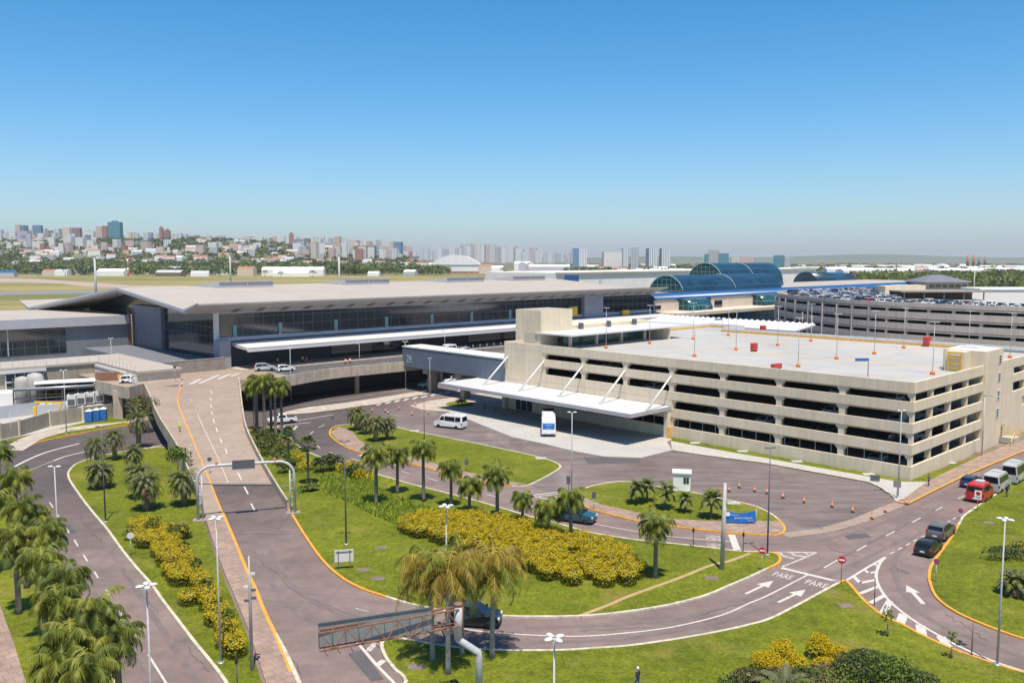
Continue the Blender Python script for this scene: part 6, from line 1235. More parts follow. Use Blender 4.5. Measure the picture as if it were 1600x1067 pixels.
def van(lbl, paint, name='minibus', L=5.9, Hh=2.55, roofcol=None, glassx=None):
    h = L / 2; o = vehicle(name, lbl, paint, L, 1.98, [(-h + .05, .3), (-h, .5), (-h, 1.3), (-h + .1, Hh - .18), (-h + .3, Hh), (h - 2.0, Hh), (h - 1.55, Hh - .2), (h - .95, 1.35), (h - .25, 1.12), (h, .85), (h, .45), (h - .1, .3)], 1.3, .13,
        [[(-h + .35, 1.42), (-h + .4, Hh - .35), (-h + 1.45, Hh - .35), (-h + 1.45, 1.42)], [(-h + 1.55, 1.42), (-h + 1.55, Hh - .35), (h - 2.25, Hh - .35), (h - 2.25, 1.42)], [(h - 2.15, 1.42), (h - 2.15, Hh - .38), (h - 1.62, Hh - .4), (h - 1.1, 1.42)]], (h - .97, 1.37, h - 1.52, Hh - .24), (-h + .01, 1.42, -h + .09, Hh - .3), (h - 1.0, -h + 1.25), .34, None, False, ((.85, .72), (1.05, .8)))
    m = MB(); m.box(-.8, .3, -.45, .45, Hh - .01, Hh + .14); m.build('roof_unit', 'far_grey', o); o['category'] = 'van'; return o
def put(o, px, py, hd, z=0.0, tail=None):
    """hd: heading in degrees in the ground plane, or a pixel the nose points to"""
    p = P(px, py, z)
    if isinstance(hd, tuple): q = P(hd[0], hd[1], z); a = atan2(q.y - p.y, q.x - p.x)
    else: a = radians(hd)
    o.location = (p.x, p.y, z + .015); o.rotation_euler = (0, 0, a); return o
AD = math.degrees(AN)
put(hatch('black hatchback nearest to the junction, waiting on the right kerb', 'black'), 1450, 863, AD + 4); put(suv('dark car with boot open width just ahead of the black hatchback', 'grey'), 1470, 838, AD + 4)
put(hatch('dark blue hatchback overtaking the parked red van', 'navy'), 1517, 759, AD + 2); put(van('bright red van parked at the right kerb, last of the row', 'red', 'van', 4.7, 2.35), 1531, 780, AD + 2)
put(van('silver van parked directly ahead of the red van', 'silver', L=5.5, Hh=2.5), 1557, 765, AD + 2); put(van('silver high roofed van foremost in the kerb row', 'silver', L=5.8, Hh=2.75), 1585, 751, AD + 2); put(hatch('silver car cut by the right picture edge ahead of the vans', 'silver'), 1606, 738, AD + 2)
put(van('white passenger van crossing the car park lane', 'white', L=5.9, Hh=2.5), 704, 668, 153); put(suv('dark teal car on the centre road behind the small palms', 'teal'), 901, 814, (935, 819)); put(suv('black car half hidden by the yellow dry palms', 'black'), 741, 974, (800, 978))
def pick(o, yh):
    m = MB(); m.box(-2.4, -.75, -.72, .72, 1.06, 1.075); m.build('load_bed', 'black', o)
pk = vehicle('pickup_truck', 'white pickup truck on the crossing beside the ramp palms', 'white', 5.2, 1.86, [(-2.5, .4), (-2.6, .6), (-2.58, 1.05), (-.75, 1.05), (-.6, 1.7), (-.2, 1.78), (.6, 1.76), (1.25, 1.16), (2.2, 1.02), (2.55, .82), (2.6, .5), (2.45, .35)], 1.08, .3, [[(-.55, 1.14), (-.5, 1.6), (.1, 1.64), (.1, 1.14)], [(.18, 1.14), (.18, 1.64), (.56, 1.62), (1.05, 1.16)]], (1.23, 1.18, .64, 1.72), (-.74, 1.15, -.63, 1.6), (1.6, -1.5), .38, extra=pick, lights=((.85, .64), (.9, .7)))
pk['category'] = 'pickup'; put(pk, 441, 661, (405, 664))
# coach under the canopy
def coach_extra(o, yh):
    m = MB(); m.box(-5.02, -4.98, -1.0, 1.0, 1.35, 2.3); pn = m.build('rear_panel', 'banner_blue', o); m = MB()
    add_text(m, 'Turismo', (-5.03, .55, 1.92), (0, -1.1, 0), (0, 0, .22)); add_text(m, 'transfer', (-5.03, .38, 1.5), (0, -.76, 0), (0, 0, .12)); m.build('lettering', 'sign_white', pn)
    MB().box(1.5, 4.2, -.95, .95, 3.31, 3.34).build('roof_glass', 'car_glass', o); MB().box(-3.6, 0, -.8, .8, 3.3, 3.52).build('roof_unit', 'dull_white', o); MB().box(-5.0, -4.97, -1.0, 1.0, .35, .5).build('rear_bumper', 'black', o)
bus = vehicle('coach', 'white coach with blue rear panel parked under the bus canopy edge', 'white', 10, 2.45, [(-4.9, .35), (-5, .6), (-4.98, 2.6), (-4.75, 3.25), (-4.4, 3.32), (4.4, 3.32), (4.8, 3.1), (4.98, 1.4), (5, .6), (4.9, .35)], 1.4, .05, [[(-4.4, 1.6), (-4.4, 2.7), (4.2, 2.7), (4.4, 1.6)]], (4.98, 1.45, 4.82, 3.0), None, (3.2, -3.0), .48, extra=coach_extra, lights=((.8, .8), (1.15, .84)), bev=.08)
bus['category'] = 'bus'; p = P(857.5, 683); bus.location = (p.x + .15, p.y + 5.0, .03); bus.rotation_euler = (0, 0, radians(88))
# upper deck and lower road
DK_ = DECK + .0
put(suv('blue grey car with roof rack at the departures kerb by the ramp', 'silver'), 414, 579, 20, DK_ + .01); put(hatch('white hatchback on the departures deck beside the parapet', 'white'), 446, 580, 32, DK_ + .01)
put(van('white and blue van behind the skywalk on the departures deck', 'white', L=5.0, Hh=2.3), 699, 552, AD + 180, DK_ + .01); put(suv('white car right of the van on the departures deck', 'white'), 722, 553, AD + 180, DK_ + .01); put(sedan('grey car rightmost on the departures deck', 'grey'), 748, 555, AD + 180, DK_ + .01); put(hatch('white car half hidden by the skywalk roof on the deck', 'white'), 676, 550, AD + 180, DK_ + .01)
put(suv('silver car behind the skywalk pier on the lower road', 'silver'), 668, 605, AD + 180); put(suv('white square car between the skywalk piers', 'white'), 703, 598, AD + 195); put(hatch('red car behind the white square car on the lower road', 'red'), 722, 593, AD + 190); put(sedan('white car right of the second skywalk pier', 'white'), 752, 592, AD + 180)
put(hatch('white car parked in the fenced yard left of the ramp', 'white'), 203, 597.5, 20, DECK + .01); put(hatch('white car with blue panel in the yard beside the ramp', 'white'), 219, 597.5, 20, DECK + .01)
# cars inside the garage, seen through the openings
inn = [(.9, 3.2, 6, 'silver'), (.9, 3.2, 20, 'grey'), (3.85, 3.2, 5, 'navy'), (3.85, 3.3, 24, 'white'), (3.85, 3.3, 14, 'grey'), (6.8, 3.2, 3.5, 'silver'), (6.8, 3.2, 13, 'white'), (6.8, 3.3, 33, 'grey'), (9.75, 3.2, 4, 'silver'), (9.75, 3.2, 12, 'white'), (9.75, 3.2, 22, 'red'), (6.8, 3.2, 23, 'red'), (3.85, 3.2, 33, 'silver'), (9.75, 3.3, 43, 'grey'), (6.8, 3.3, 46, 'white'), (9.75, 3.3, 56, 'silver'), (.9, 10, 3.2, 'grey'), (3.85, 9, 3.2, 'white'), (6.8, 16, 3.2, 'white'), (6.8, 9.5, 3.2, 'silver'), (9.75, 23, 3.2, 'grey'), (3.85, 16, 3.2, 'maroon'), (9.75, 45, 3.2, 'red'), (6.8, 44, 3.2, 'navy')]
prt = hatch('x', 'white', True, None); FLN = {.9: 'ground floor', 3.85: 'first floor', 6.8: 'second floor', 9.75: 'third floor'}; first = True
for i, (z, a, b, c) in enumerate(inn):
    side = 'long front' if a < 4 else 'road side'; bay = f'bay {int((b if a < 4 else a) // (9.9 if a < 4 else 6.8)) + 1} from the corner'
    lb = f'{c} car parked inside the garage, {FLN[z]} {side}, {bay}'; q = prt if first else dup(prt, (0, 0, 0)); first = False
    q.location = W(a, b, z + .01); q.rotation_euler = (0, 0, AN + (0 if a < 4 else pi / 2) + pi); tag(q, lb, 'car', 'cars parked inside the garage')
    for ch in q.children:
        if ch.name.startswith('body'): ch.material_slots[0].link = 'OBJECT'; ch.material_slots[0].material = CARPAINT[c]
# rooftop car park of the curved garage
protos = [hatch('x', 'white', True), sedan('x', 'white', True), suv('x', 'white', True)]; used = [False] * 3; KN = ['hatchback', 'saloon car', 'tall car']
rc = random.Random(11); cnt = {}
def rowpts(off, step):
    n = len(fr); q = []
    for i in range(n):
        a = fr[max(i - 1, 0)]; b = fr[min(i + 1, n - 1)]; d = (b - a).normalized(); q.append(fr[i] + Vector((-d.y, d.x)) * off)
    out = []; acc = 0; nxt = 0
    for a, b in zip(q, q[1:]):
        L = (b - a).length
        while nxt <= acc + L and L > 0: t = (nxt - acc) / L; out.append((a.lerp(b, t), atan2((b - a).y, (b - a).x))); nxt += step
        acc += L
    return out
for r_i, off in enumerate((3.2, 9.6, 15.2, 22.6, 28.4)):
    rn = ['parapet row', 'second row', 'third row', 'fourth row', 'back row'][r_i]
    for (p, ang) in rowpts(off, 2.65):
        yc = p.y * cT - (17.3 - H) * sT; px = 800 + F * p.x / yc
        if not (1236 < px < 1606) or rc.random() < .14: continue
        if px > 1400 and off > 18: continue
        if px > 1560 and off > 10: continue
        k = rc.choice([0, 0, 1, 1, 2]); c = rc.choice(['white'] * 5 + ['silver'] * 4 + ['grey'] * 3 + ['black'] * 3 + ['red', 'navy', 'maroon', 'beige']); q = protos[k] if not used[k] else dup(protos[k], (0, 0, 0)); used[k] = True
        seg = ['far left end', 'left part', 'left of the middle', 'middle', 'right of the middle', 'right part', 'far right end'][min(6, int((px - 1236) / 53))]
        q.location = (p.x, p.y, 17.32); q.rotation_euler = (0, 0, ang + pi / 2 + (pi if rc.random() < .5 else 0)); lb = f'{c} {KN[k]} on curved garage roof, {rn}, {seg}'
        tag(q, lb, 'car', f'{c} {KN[k]}s on the curved roof, {rn}, {seg}')
        for ch in q.children:
            if ch.name.startswith('body'): ch.material_slots[0].link = 'OBJECT'; ch.material_slots[0].material = CARPAINT[c]
# ================================================================== STREET FURNITURE
def four_lamp(loc, h, label, grp='tall four headed street lamps', heads=4, dark=False, rz=.5):
    o = thing('street_lamp', label, 'street lamp', loc, rz, grp); MB().tube([(0, 0, 0), (0, 0, h * .5), (0, 0, h)], [.095, .07, .045], 8).build('pole', 'steel_dark' if dark else 'pole_grey', o); MB().lathe([(.26, 0), (.26, .06), (.14, .1)], (0, 0, 0), 10).build('base_plate', 'steel', o)
    for i in range(heads):
        a = 2 * pi * i / heads; c, s = cos(a), sin(a); M = Matrix.Rotation(a, 4, 'Z')
        m = MB(); m.tube([(0, 0, h - .1), (.22, 0, h + .02)], .03, 6); n0 = len(m.v); m.m = 0; m.xf(M); hd = MB(); hd.lathe([(.04, .12), (.2, .1), (.3, .03), (.3, -.03), (.24, -.05)], (0, 0, 0), 12)
        for k in range(len(hd.v)): x, y, z = hd.v[k]; hd.v[k] = (x * .85 + .36, y * .55, z * .7 + h + .04)
        hd.xf(M); ar = m.build('arm', 'steel_dark' if dark else 'pole_grey', o); h_ = hd.build('lamp_head', 'steel_dark' if dark else 'white_metal', o)
        ln = MB(); ln.lathe([(.24, -.052), (.2, -.1), (.03, -.12)], (0, 0, 0), 10)
        for k in range(len(ln.v)): x, y, z = ln.v[k]; ln.v[k] = (x * .85 + .36, y * .55, z * .7 + h + .04)
        ln.xf(M).build('lens', 'palm_orange', h_)
    return o
def base_from_top(px, py, h): p = P(px, py, h); return (p.x, p.y, .1)
L4 = four_lamp(base_from_top(229, 918, 11), 11, 'white four headed street lamp over the left road')
for loc, l, rz in [(base_from_top(866, 1000, 11), 'white four headed street lamp at the lower edge, below the curved road', .6), (tuple(P(1558, 1038, .1)), 'white four headed street lamp on the right lawn', .9), (base_from_top(697, 793, 11), 'white four headed street lamp in front of the yellow hedge', .4), (tuple(P(345, 1035, .1)), 'white four headed street lamp beside the narrow yellow hedge', .8)]: dup(L4, loc, rz, l)
two = four_lamp(base_from_top(85, 731, 11), 11, 'two headed street lamp above the left road bend', 'two headed street lamps', 2, rz=0)
dt = four_lamp(tuple(P(541, 850, .1)), 11, 'dark two headed lamp on the middle lawn with the white sign board', 'two headed street lamps', 2, True, .1)
for px, py, l, rz, src in [(893, 780, 'two headed street lamp at the tip of the small lawn island', 0, two), (1199, 866, 'two headed street lamp at the point of the middle lawn', .2, dt), (1403, 776, 'two headed street lamp at the corner of the garage', .2, two), (165, 815, 'thin lamp post on the triangular left lawn', .3, dt), (663, 688, 'lamp post on the upper lawn island', .1, dt), (634, 608, 'street lamp before the left end of the skywalk', .3, two), (672, 618, 'street lamp before the first skywalk pier', .3, two), (455, 624, 'street lamp before the elevated deck, right of the palms', .3, two), (104, 678, 'lamp post in front of the beige fence', .4, two), (176, 600, 'lamp post in the fenced yard', .4, two)]: dup(src, tuple(P(px, py, .1)), rz, l, scale=1 if px not in (663, 672) else .75)
sh = thing('street_lamp', 'single arm lamp beside the garage road side wall', 'street lamp', tuple(P(1534, 712, .1)), AN, 'single arm lamps'); MB().tube([(0, 0, 0), (0, 0, 9.4)], [.1, .06], 8).build('pole', 'pole_grey', sh); MB().box(-.1, .1, -1.5, .1, 9.3, 9.45).build('arm', 'pole_grey', sh); MB().box(-.16, .16, -2.0, -1.2, 9.25, 9.42).build('lamp_head', 'white_metal', sh)
for px, py, z, l, s in [(562, 578, DECK, 'single arm lamp on the deck parapet, middle', .62), (695, 552, DECK, 'single arm lamp on the deck behind the skywalk', .62), (808, 545, DECK, 'single arm lamp on the deck right of the skywalk', .62), (297, 740, None, 'short single arm lamp on the ramp pavement', .42), (18, 692, .1, 'single arm lamp at the left end of the beige fence', .6)]:
    p = PR(px, py) if z is None else P(px, py, z); dup(sh, tuple(p), AN + (pi if z == DECK else 0), l, scale=s)
# roof lamps of the garage and lamps behind it
rl = thing('roof_lamp', 'roof lamp nearest to the lift tower shelter', 'lamp', tuple(P(947, 544, 12.47)), AN, 'lamp posts on the garage roof'); MB().tube([(0, 0, .5), (0, 0, 8)], [.06, .04], 8).build('pole', 'pole_grey', rl); MB().lathe([(.38, 0), (.34, .45), (.25, .5)], (0, 0, 0), 10).build('base', 'orange', rl)
for s in (-1, 1): MB().box(-.14, .14, s * .4 - .3, s * .4 + .3, 7.95, 8.04).build('lamp_head', 'white_metal', rl)
for px, py, l in [(1015, 537, 'roof lamp second from the lift shelter, near the far rail'), (1083, 530, 'roof lamp close to the far left corner of the roof'), (1085, 557, 'roof lamp in the front row, left of the red units'), (1150, 547, 'roof lamp in the middle left of the roof'), (1138, 524, 'roof lamp at the step of the far rail'), (1215, 540, 'roof lamp right of the far red unit'), (1247, 573, 'roof lamp in the front row, middle of the roof'), (1267, 533, 'roof lamp at the far rail, middle'), (1307, 561, 'roof lamp in the middle right of the roof'), (1366, 553, 'roof lamp right of the roof middle'), (1412, 544, 'roof lamp at the far rail left of the red cabinet'), (1457, 585, 'roof lamp at the road side parapet left of the stair tower'), (1513, 553, 'roof lamp behind the stair tower'), (1578, 559, 'roof lamp right of the stair tower')]: dup(rl, tuple(P(px, py, 12.47)), AN + .0, l)
for px, py, l in [(1254, 488, 'street lamp before the rounded end of the curved garage'), (1269, 494, 'street lamp second before the curved garage'), (1320, 490, 'street lamp third before the curved garage'), (1390, 495, 'street lamp before the left part of the curved garage'), (1416, 501, 'street lamp before the middle of the curved garage'), (1466, 500, 'street lamp right of the middle before the curved garage'), (1546, 490, 'street lamp before the right part of the curved garage'), (1105, 478, 'street lamp before the glass bay of the old terminal'), (1052, 470, 'street lamp before the left cream panel of the old terminal')]:
    q = P(px, py, 13.4); dup(two, (q.x, q.y, 0), AN, l, scale=1.2)
# gantry over the ramp
g0, g1 = P(310, 813, .1), P(461, 801, .1); gv = (g1 - g0); GL = gv.length; ga = atan2(gv.y, gv.x); gt = thing('sign_gantry', 'pale arched gantry spanning the ramp with one dark sign', 'gantry', tuple(g0), ga)
gz = 6.3; rr = 1.7; pts = [(0, 0, 0), (0, 0, gz - rr)] + [(rr - rr * cos(t), 0, gz - rr + rr * sin(t)) for t in [pi / 2 * i / 6 for i in range(1, 7)]] + [(GL - rr + rr * sin(t), 0, gz - rr + rr * cos(t)) for t in [pi / 2 * i / 6 for i in range(0, 7)]] + [(GL, 0, 0)]
MB().tube(pts, .17, 10).build('frame', 'pole_grey', gt); m = MB(); m.tube([(.5, 0, 0), (.5, 0, gz - 1.1)], .08, 8); m.build('side_post', 'pole_grey', gt); m = MB(); m.tube([(GL - .5, 0, 0), (GL - .5, 0, gz - 1.1)], .08, 8); m.build('side_post', 'pole_grey', gt)
for z_ in (1.0, 2.0, 3.0, 4.0):
    for x_ in (.0, GL - .5): MB().beam((x_, 0, z_), (x_ + .5, 0, z_), .07, .07).build('rung', 'pole_grey', gt)
for x_ in (.2, GL - .2): MB().box(x_ - .8, x_ + .8, -.6, .6, -.05, .12).build('footing', 'retain_brown', gt)
sg = MB().box(GL * .36, GL * .36 + 2.5, -.3, -.2, gz - .55, gz + .5).build('sign_panel', 'steel_dark', gt); m = MB(); m.box(GL * .36 - .04, GL * .36 + 2.54, -.33, -.3, gz - .6, gz - .52); m.build('sign_trim', 'steel', sg)
for x_ in (GL * .2, GL * .8): MB().box(x_ - .14, x_ + .14, -.15, .15, gz + .15, gz + .42).build('traffic_sensor', 'orange', gt)
# rusty cantilever sign seen from behind
TL, BL, TR, BR = PY(497, 974, 53), PY(497, 1013, 53), PY(674, 946, 55.6), PY(674, 983, 55.6); pb = PY(716, 1000, 56.4); o = thing('cantilever_sign', 'old rusty cantilever road sign seen from behind, in the foreground', 'road sign', (pb.x, pb.y, 0)); ox = (pb.x, pb.y, 0)
dxy = Vector((TR.x - TL.x, TR.y - TL.y, 0)).normalized(); nb = Vector((dxy.y, -dxy.x, 0))       # towards the camera
m = MB(); a, b = Vector((TL.x, TL.y, 0)), Vector((TR.x, TR.y, 0)); zt, zb_ = TL.z, BL.z
m.prism([tuple((a)[:2]), tuple(b[:2]), tuple((b - nb * .08)[:2]), tuple((a - nb * .08)[:2])], zb_, zt); m.build('sign_panel', 'panel_back', o, off=ox)
E_ = Vector((pb.x, pb.y, 0))
for z_, nm in ((zt - .38, 'chord'), (zb_ + .1, 'chord')):
    for off in (.12, .62): MB().beam(a + nb * off + Vector((0, 0, z_)), E_ + nb * (off - .37) + Vector((0, 0, z_)), .1, .1).build(nm, 'rust', o, off=ox)
nseg = 11
for i in range(nseg):
    p = a.lerp(E_, i / nseg); q = a.lerp(E_, (i + 1) / nseg)
    MB().beam(p + nb * .62 + Vector((0, 0, zb_ + .1 if i % 2 else zt - .38)), q + nb * .62 + Vector((0, 0, zt - .38 if i % 2 else zb_ + .1)), .06, .06).build('brace', 'rust', o, off=ox); MB().beam(p + nb * .12 + Vector((0, 0, zb_ + .1)), p + nb * .62 + Vector((0, 0, zb_ + .1)), .05, .05).build('brace', 'rust', o, off=ox); MB().beam(p + nb * .12 + Vector((0, 0, zt - .38)), p + nb * .62 + Vector((0, 0, zt - .38)), .05, .05).build('brace', 'rust', o, off=ox)
for i in range(9): p = a.lerp(b, (i + .4) / 9); MB().tube([tuple(p + nb * .15 + Vector((0, 0, zb_ + .1))), tuple(p + nb * .3 + Vector((.05, 0, zb_ - .25))), tuple(p + nb * .3 + Vector((.2, 0, zb_ - .38)))], .025, 5).build('lamp_bracket', 'steel_dark', o, off=ox)
m = MB(); m.beam(a + nb * .02 + Vector((0, 0, zt)), b + nb * .02 + Vector((0, 0, zt)), .1, .08); m.build('panel_edge', 'steel_dark', o, off=ox)
q1 = PY(716, 944, 56.4); q2 = PY(716, 998, 56.4); q3 = PY(748, 1019, 56.4); m = MB(); m.tube([tuple(q1), tuple(q2)], .27, 14); m.build('mast', 'pole_grey', o, off=ox); MB().tube([tuple(q2 + Vector((-.05, 0, .06))), tuple(q2 + Vector((.05, 0, -.05))), tuple(q3), tuple(q3 + Vector((.02, 0, -.3))), (q3.x, q3.y, 0)], .24, 14).build('mast_bend', 'pole_grey', o, off=ox)
MB().lathe([(.31, -.02), (.31, .1), (.05, .14)], tuple(q1), 14).build('mast_cap', 'rust', o, off=ox); MB().tube([tuple(q1 + Vector((.285, .0, 0))), tuple(q2 + Vector((.285, 0, 0)))], .05, 6).build('rust_streak', 'rust', o, off=ox)
# poles
up = thing('utility_pole', 'thick concrete pole on the middle lawn next to the blue banner', 'pole', tuple(P(1128, 889, .1)), 0); MB().tube([(0, 0, 0), (.12, 0, 8.5)], [.24, .15], 12).build('shaft', 'concrete_pole', up)
cp_ = thing('camera_pole', 'slim grey pole with cameras beside the narrow yellow hedge', 'pole', tuple(P(394, 1047, .1)), 0); MB().tube([(0, 0, 0), (0, 0, 6), (0, 0, 8.6)], [.14, .1, .05], 10).build('shaft', 'concrete_pole', cp_)
for z, s in ((6.0, 1), (6.2, -1), (5.4, 1), (5.2, -1), (7.2, 1)): MB().box(s * .1 if s > 0 else -.42, .42 if s > 0 else -.1, -.08, .08, z, z + .16).build('camera', 'white_metal' if z > 6 else 'steel_dark', cp_)
def sign(px, py, h, label, disc=None, rect=None, col='sign_white', face=None, bar=False, name='road_sign', pole='pole_grey', slash=False):
    """post with a plate turned to the viewpoint side of the road"""
    p = P(px, py, .1); f = radians(face) if face is not None else atan2(-p.y, -p.x); o = thing(name, label, 'road sign', tuple(p), f); MB().tube([(0, 0, 0), (0, 0, h)], .035, 6).build('post', pole, o)
    if disc:
        m = MB(); n = 20; m.v += [(.06, disc * cos(2 * pi * i / n), h + disc * sin(2 * pi * i / n)) for i in range(n)] + [(.04, disc * cos(2 * pi * i / n), h + disc * sin(2 * pi * i / n)) for i in range(n)]; m.face(range(n)); m.face(list(range(n, 2 * n))[::-1])
        for i in range(n): j = (i + 1) % n; m.face((i, i + n, j + n, j))
        pl = m.build('plate', col, o)
        if bar: MB().box(.061, .068, -disc * .72, disc * .72, h - disc * .2, h + disc * .2).build('bar', 'sign_white', pl)
        if slash: m = MB(); m.lathe([(disc * .68, .062), (disc * .68, .066)], (0, 0, 0), 16); m.v = [(z, x, y + h) for x, y, z in m.v]; m.build('field', 'blue', pl); MB().beam((.07, -disc * .6, h + disc * .6), (.07, disc * .6, h - disc * .6), .01, disc * .3).build('slash', 'sign_red', pl)
    if rect: pl = MB().box(.04, .07, -rect[0] / 2, rect[0] / 2, h - rect[1], h).build('plate', col, o)
    return o
sign(1314, 911, 2.25, 'red no entry sign at the tip of the lower lawn', .36, None, 'sign_red', bar=True, pole='steel_dark'); sign(1190, 891, 2.0, 'small red no entry sign at the point of the middle lawn', .33, None, 'sign_red', bar=True)
sign(1462, 909, 2.0, 'no parking sign at the bend of the right lawn', .26, None, 'sign_red', slash=True); sign(1500, 816, 1.4, 'no parking sign beside the dark car on the right lawn kerb', .26, None, 'sign_red', slash=True)
o = sign(1527, 798, 2.5, 'white parking notice on a post in front of the red van', None, (.75, 1.1))
m = MB(); m.lathe([(.17, 0), (.25, 0), (.25, .006), (.17, .006)], (0, 0, 0), 18); m.v = [(.071 + z, x, 2.15 + y) for x, y, z in m.v]; m.build('ring', 'sign_red', o); MB().beam((.076, -.15, 2.3), (.076, .15, 2.0), .01, .06).build('slash', 'sign_red', o)
for z_ in (1.72, 1.58): MB().box(.071, .076, -.27, .27, z_, z_ + .06).build('notice_line', 'steel_dark', o)
sign(205, 868, 2.1, 'round sign seen from behind on the triangular left lawn', .34, None, 'dull_white'); sign(888, 771, 2.3, 'narrow dark sign at the car park mouth', None, (.5, 1.0), 'steel_dark', pole='steel_dark'); sign(928, 796, 2.2, 'small dark sign on the small lawn island', None, (.5, .8), 'steel_dark')
sign(1401, 778, 2.2, 'grey blue sign at the garage corner pavement', None, (.9, .8), 'panel_back'); sign(1367, 752, .9, 'tilted dark board on the lawn strip by the garage', None, (1.2, .8), 'steel_dark'); sign(520, 672, 2.2, 'dark sign at the tip of the upper lawn island', .3, None, 'steel_dark', pole='steel_dark'); sign(543, 660, 2.4, 'dark round sign beside the upper lawn road', .3, None, 'steel_dark', pole='steel_dark')
sign(729, 735, 1.6, 'dark blue sign on the upper lawn island', None, (.5, .8), 'steel_dark'); sign(328, 757, 2.0, 'dark round sign on the ramp pavement edge', .3, None, 'steel_dark') ; sign(274, 596, 3.0, 'dark round sign at the top of the ramp', .35, None, 'steel_dark')
for o_, z in (('dark round sign at the top of the ramp', DECK), ('dark round sign on the ramp pavement edge', None)):
    for q in COL.objects:
        if q.get('label') == o_:
            p = P(274, 596, DECK) if z else PR(328, 740); q.location = p
for px, py, h, l in [(1083, 855, 2.0, 'thin dark post at the kerb right of the lone palm'), (1161, 862, 2.0, 'thin dark post at the stop line of the centre road'), (1518, 1024, 2.6, 'thin brown post at the hatched kerb on the lower right'), (1366, 945, 2.4, 'thin brown post at the hatched nose'), (631, 932, 2.4, 'thin grey post on the middle lawn before the dry palms'), (371, 1080, 2.4, 'thin post with dark box at the bottom of the left lawn')]:
    o = thing('marker_post', l, 'post', tuple(P(px, py, .1)), 0); MB().tube([(0, 0, 0), (0, 0, h)], .045, 6).build('shaft', 'beam_brown' if 'brown' in l else 'steel_dark', o)
    if 'box' in l or 'dark post' in l: MB().box(-.09, .09, -.09, .09, h - .35, h + .05).build('head', 'black', o)
# white sign board on the middle lawn
p = P(538, 889, .1); o = thing('sign_board', 'white sign board with dark frame on the middle lawn', 'sign', tuple(p), .22); MB().box(-.9, .9, 0, .06, .75, 1.95).build('board', 'dull_white', o); m = MB()
for x_ in (-.55, .55): MB().box(x_ - .04, x_ + .04, -.07, -.01, 0, 1.9).build('post', 'steel_dark', o)
MB().box(-.8, .8, -.05, -.01, 1.72, 1.78).build('rail', 'steel_dark', o)
# blue banner
p = P(1134, 818, .1); q = P(1181, 818.5, .1); o = thing('banner', 'sagging blue cloth banner with white lettering on the small lawn island', 'banner', tuple(p), atan2(q.y - p.y, q.x - p.x)); BLn = (q - p).length; m = MB(); m.smooth = True; N = 16
for i in range(N + 1):
    t = i / N; m.v += [(t * BLn, .05 * sin(t * 9), .22 - .05 * sin(pi * t)), (t * BLn, .05 * sin(t * 9) + .03, 1.55 - .35 * sin(pi * t) * (1 - .3 * t))]
for i in range(N): m.face((2 * i, 2 * i + 2, 2 * i + 3, 2 * i + 1))
n0 = len(m.v); m.v += [(x, y + .02, z) for x, y, z in m.v]
for i in range(N): m.face((n0 + 2 * i, n0 + 2 * i + 1, n0 + 2 * i + 3, n0 + 2 * i + 2))
cl = m.build('cloth', 'banner_blue', o); m = MB(); add_text(m, 'Fraport', (.55, -.07, .98), (.85, 0, -.04), (0, 0, .2)); add_text(m, 'BEM-VINDO AO AEROPORTO', (.95, -.07, .6), (2.0, 0, 0), (0, 0, .2)); add_text(m, 'Fraport', (2.45, -.07, .33), (.7, 0, 0), (0, 0, .16)); m.build('lettering', 'sign_white', cl); m = MB(); m.lathe([(.05, 0), (.26, .0), (.26, .01)], (0, 0, 0), 14); m.v = [(x + .2, -.08 - z, y + 1.15) for x, y, z in m.v]; m.build('emblem', 'sign_white', cl)
for x_ in (0, BLn): MB().tube([(x_, .02, -.1), (x_, .02, 1.75)], .04, 6).build('post', 'pole_grey', o)
# kiosk in the car park
p = P(1065, 765); o = thing('kiosk', 'small white booth on the edge of the car park', 'kiosk', tuple(p), AN - .95); MB().box(-1.1, 1.1, -1.0, 1.0, .1, 2.35).build('cabin', 'far_white', o); MB().box(-1.25, 1.25, -1.15, 1.15, 2.35, 2.5).build('roof', 'white_metal', o)
w = MB().box(.2, .9, -1.03, -1.005, 1.1, 1.9).build('window', 'glass_dark', o); MB().box(.52, .57, -1.05, -1.031, 1.1, 1.9).build('frame', 'white_metal', w); MB().box(-1.03, -1.005, -.5, .3, .15, 2.0).build('door', 'dull_white', o)
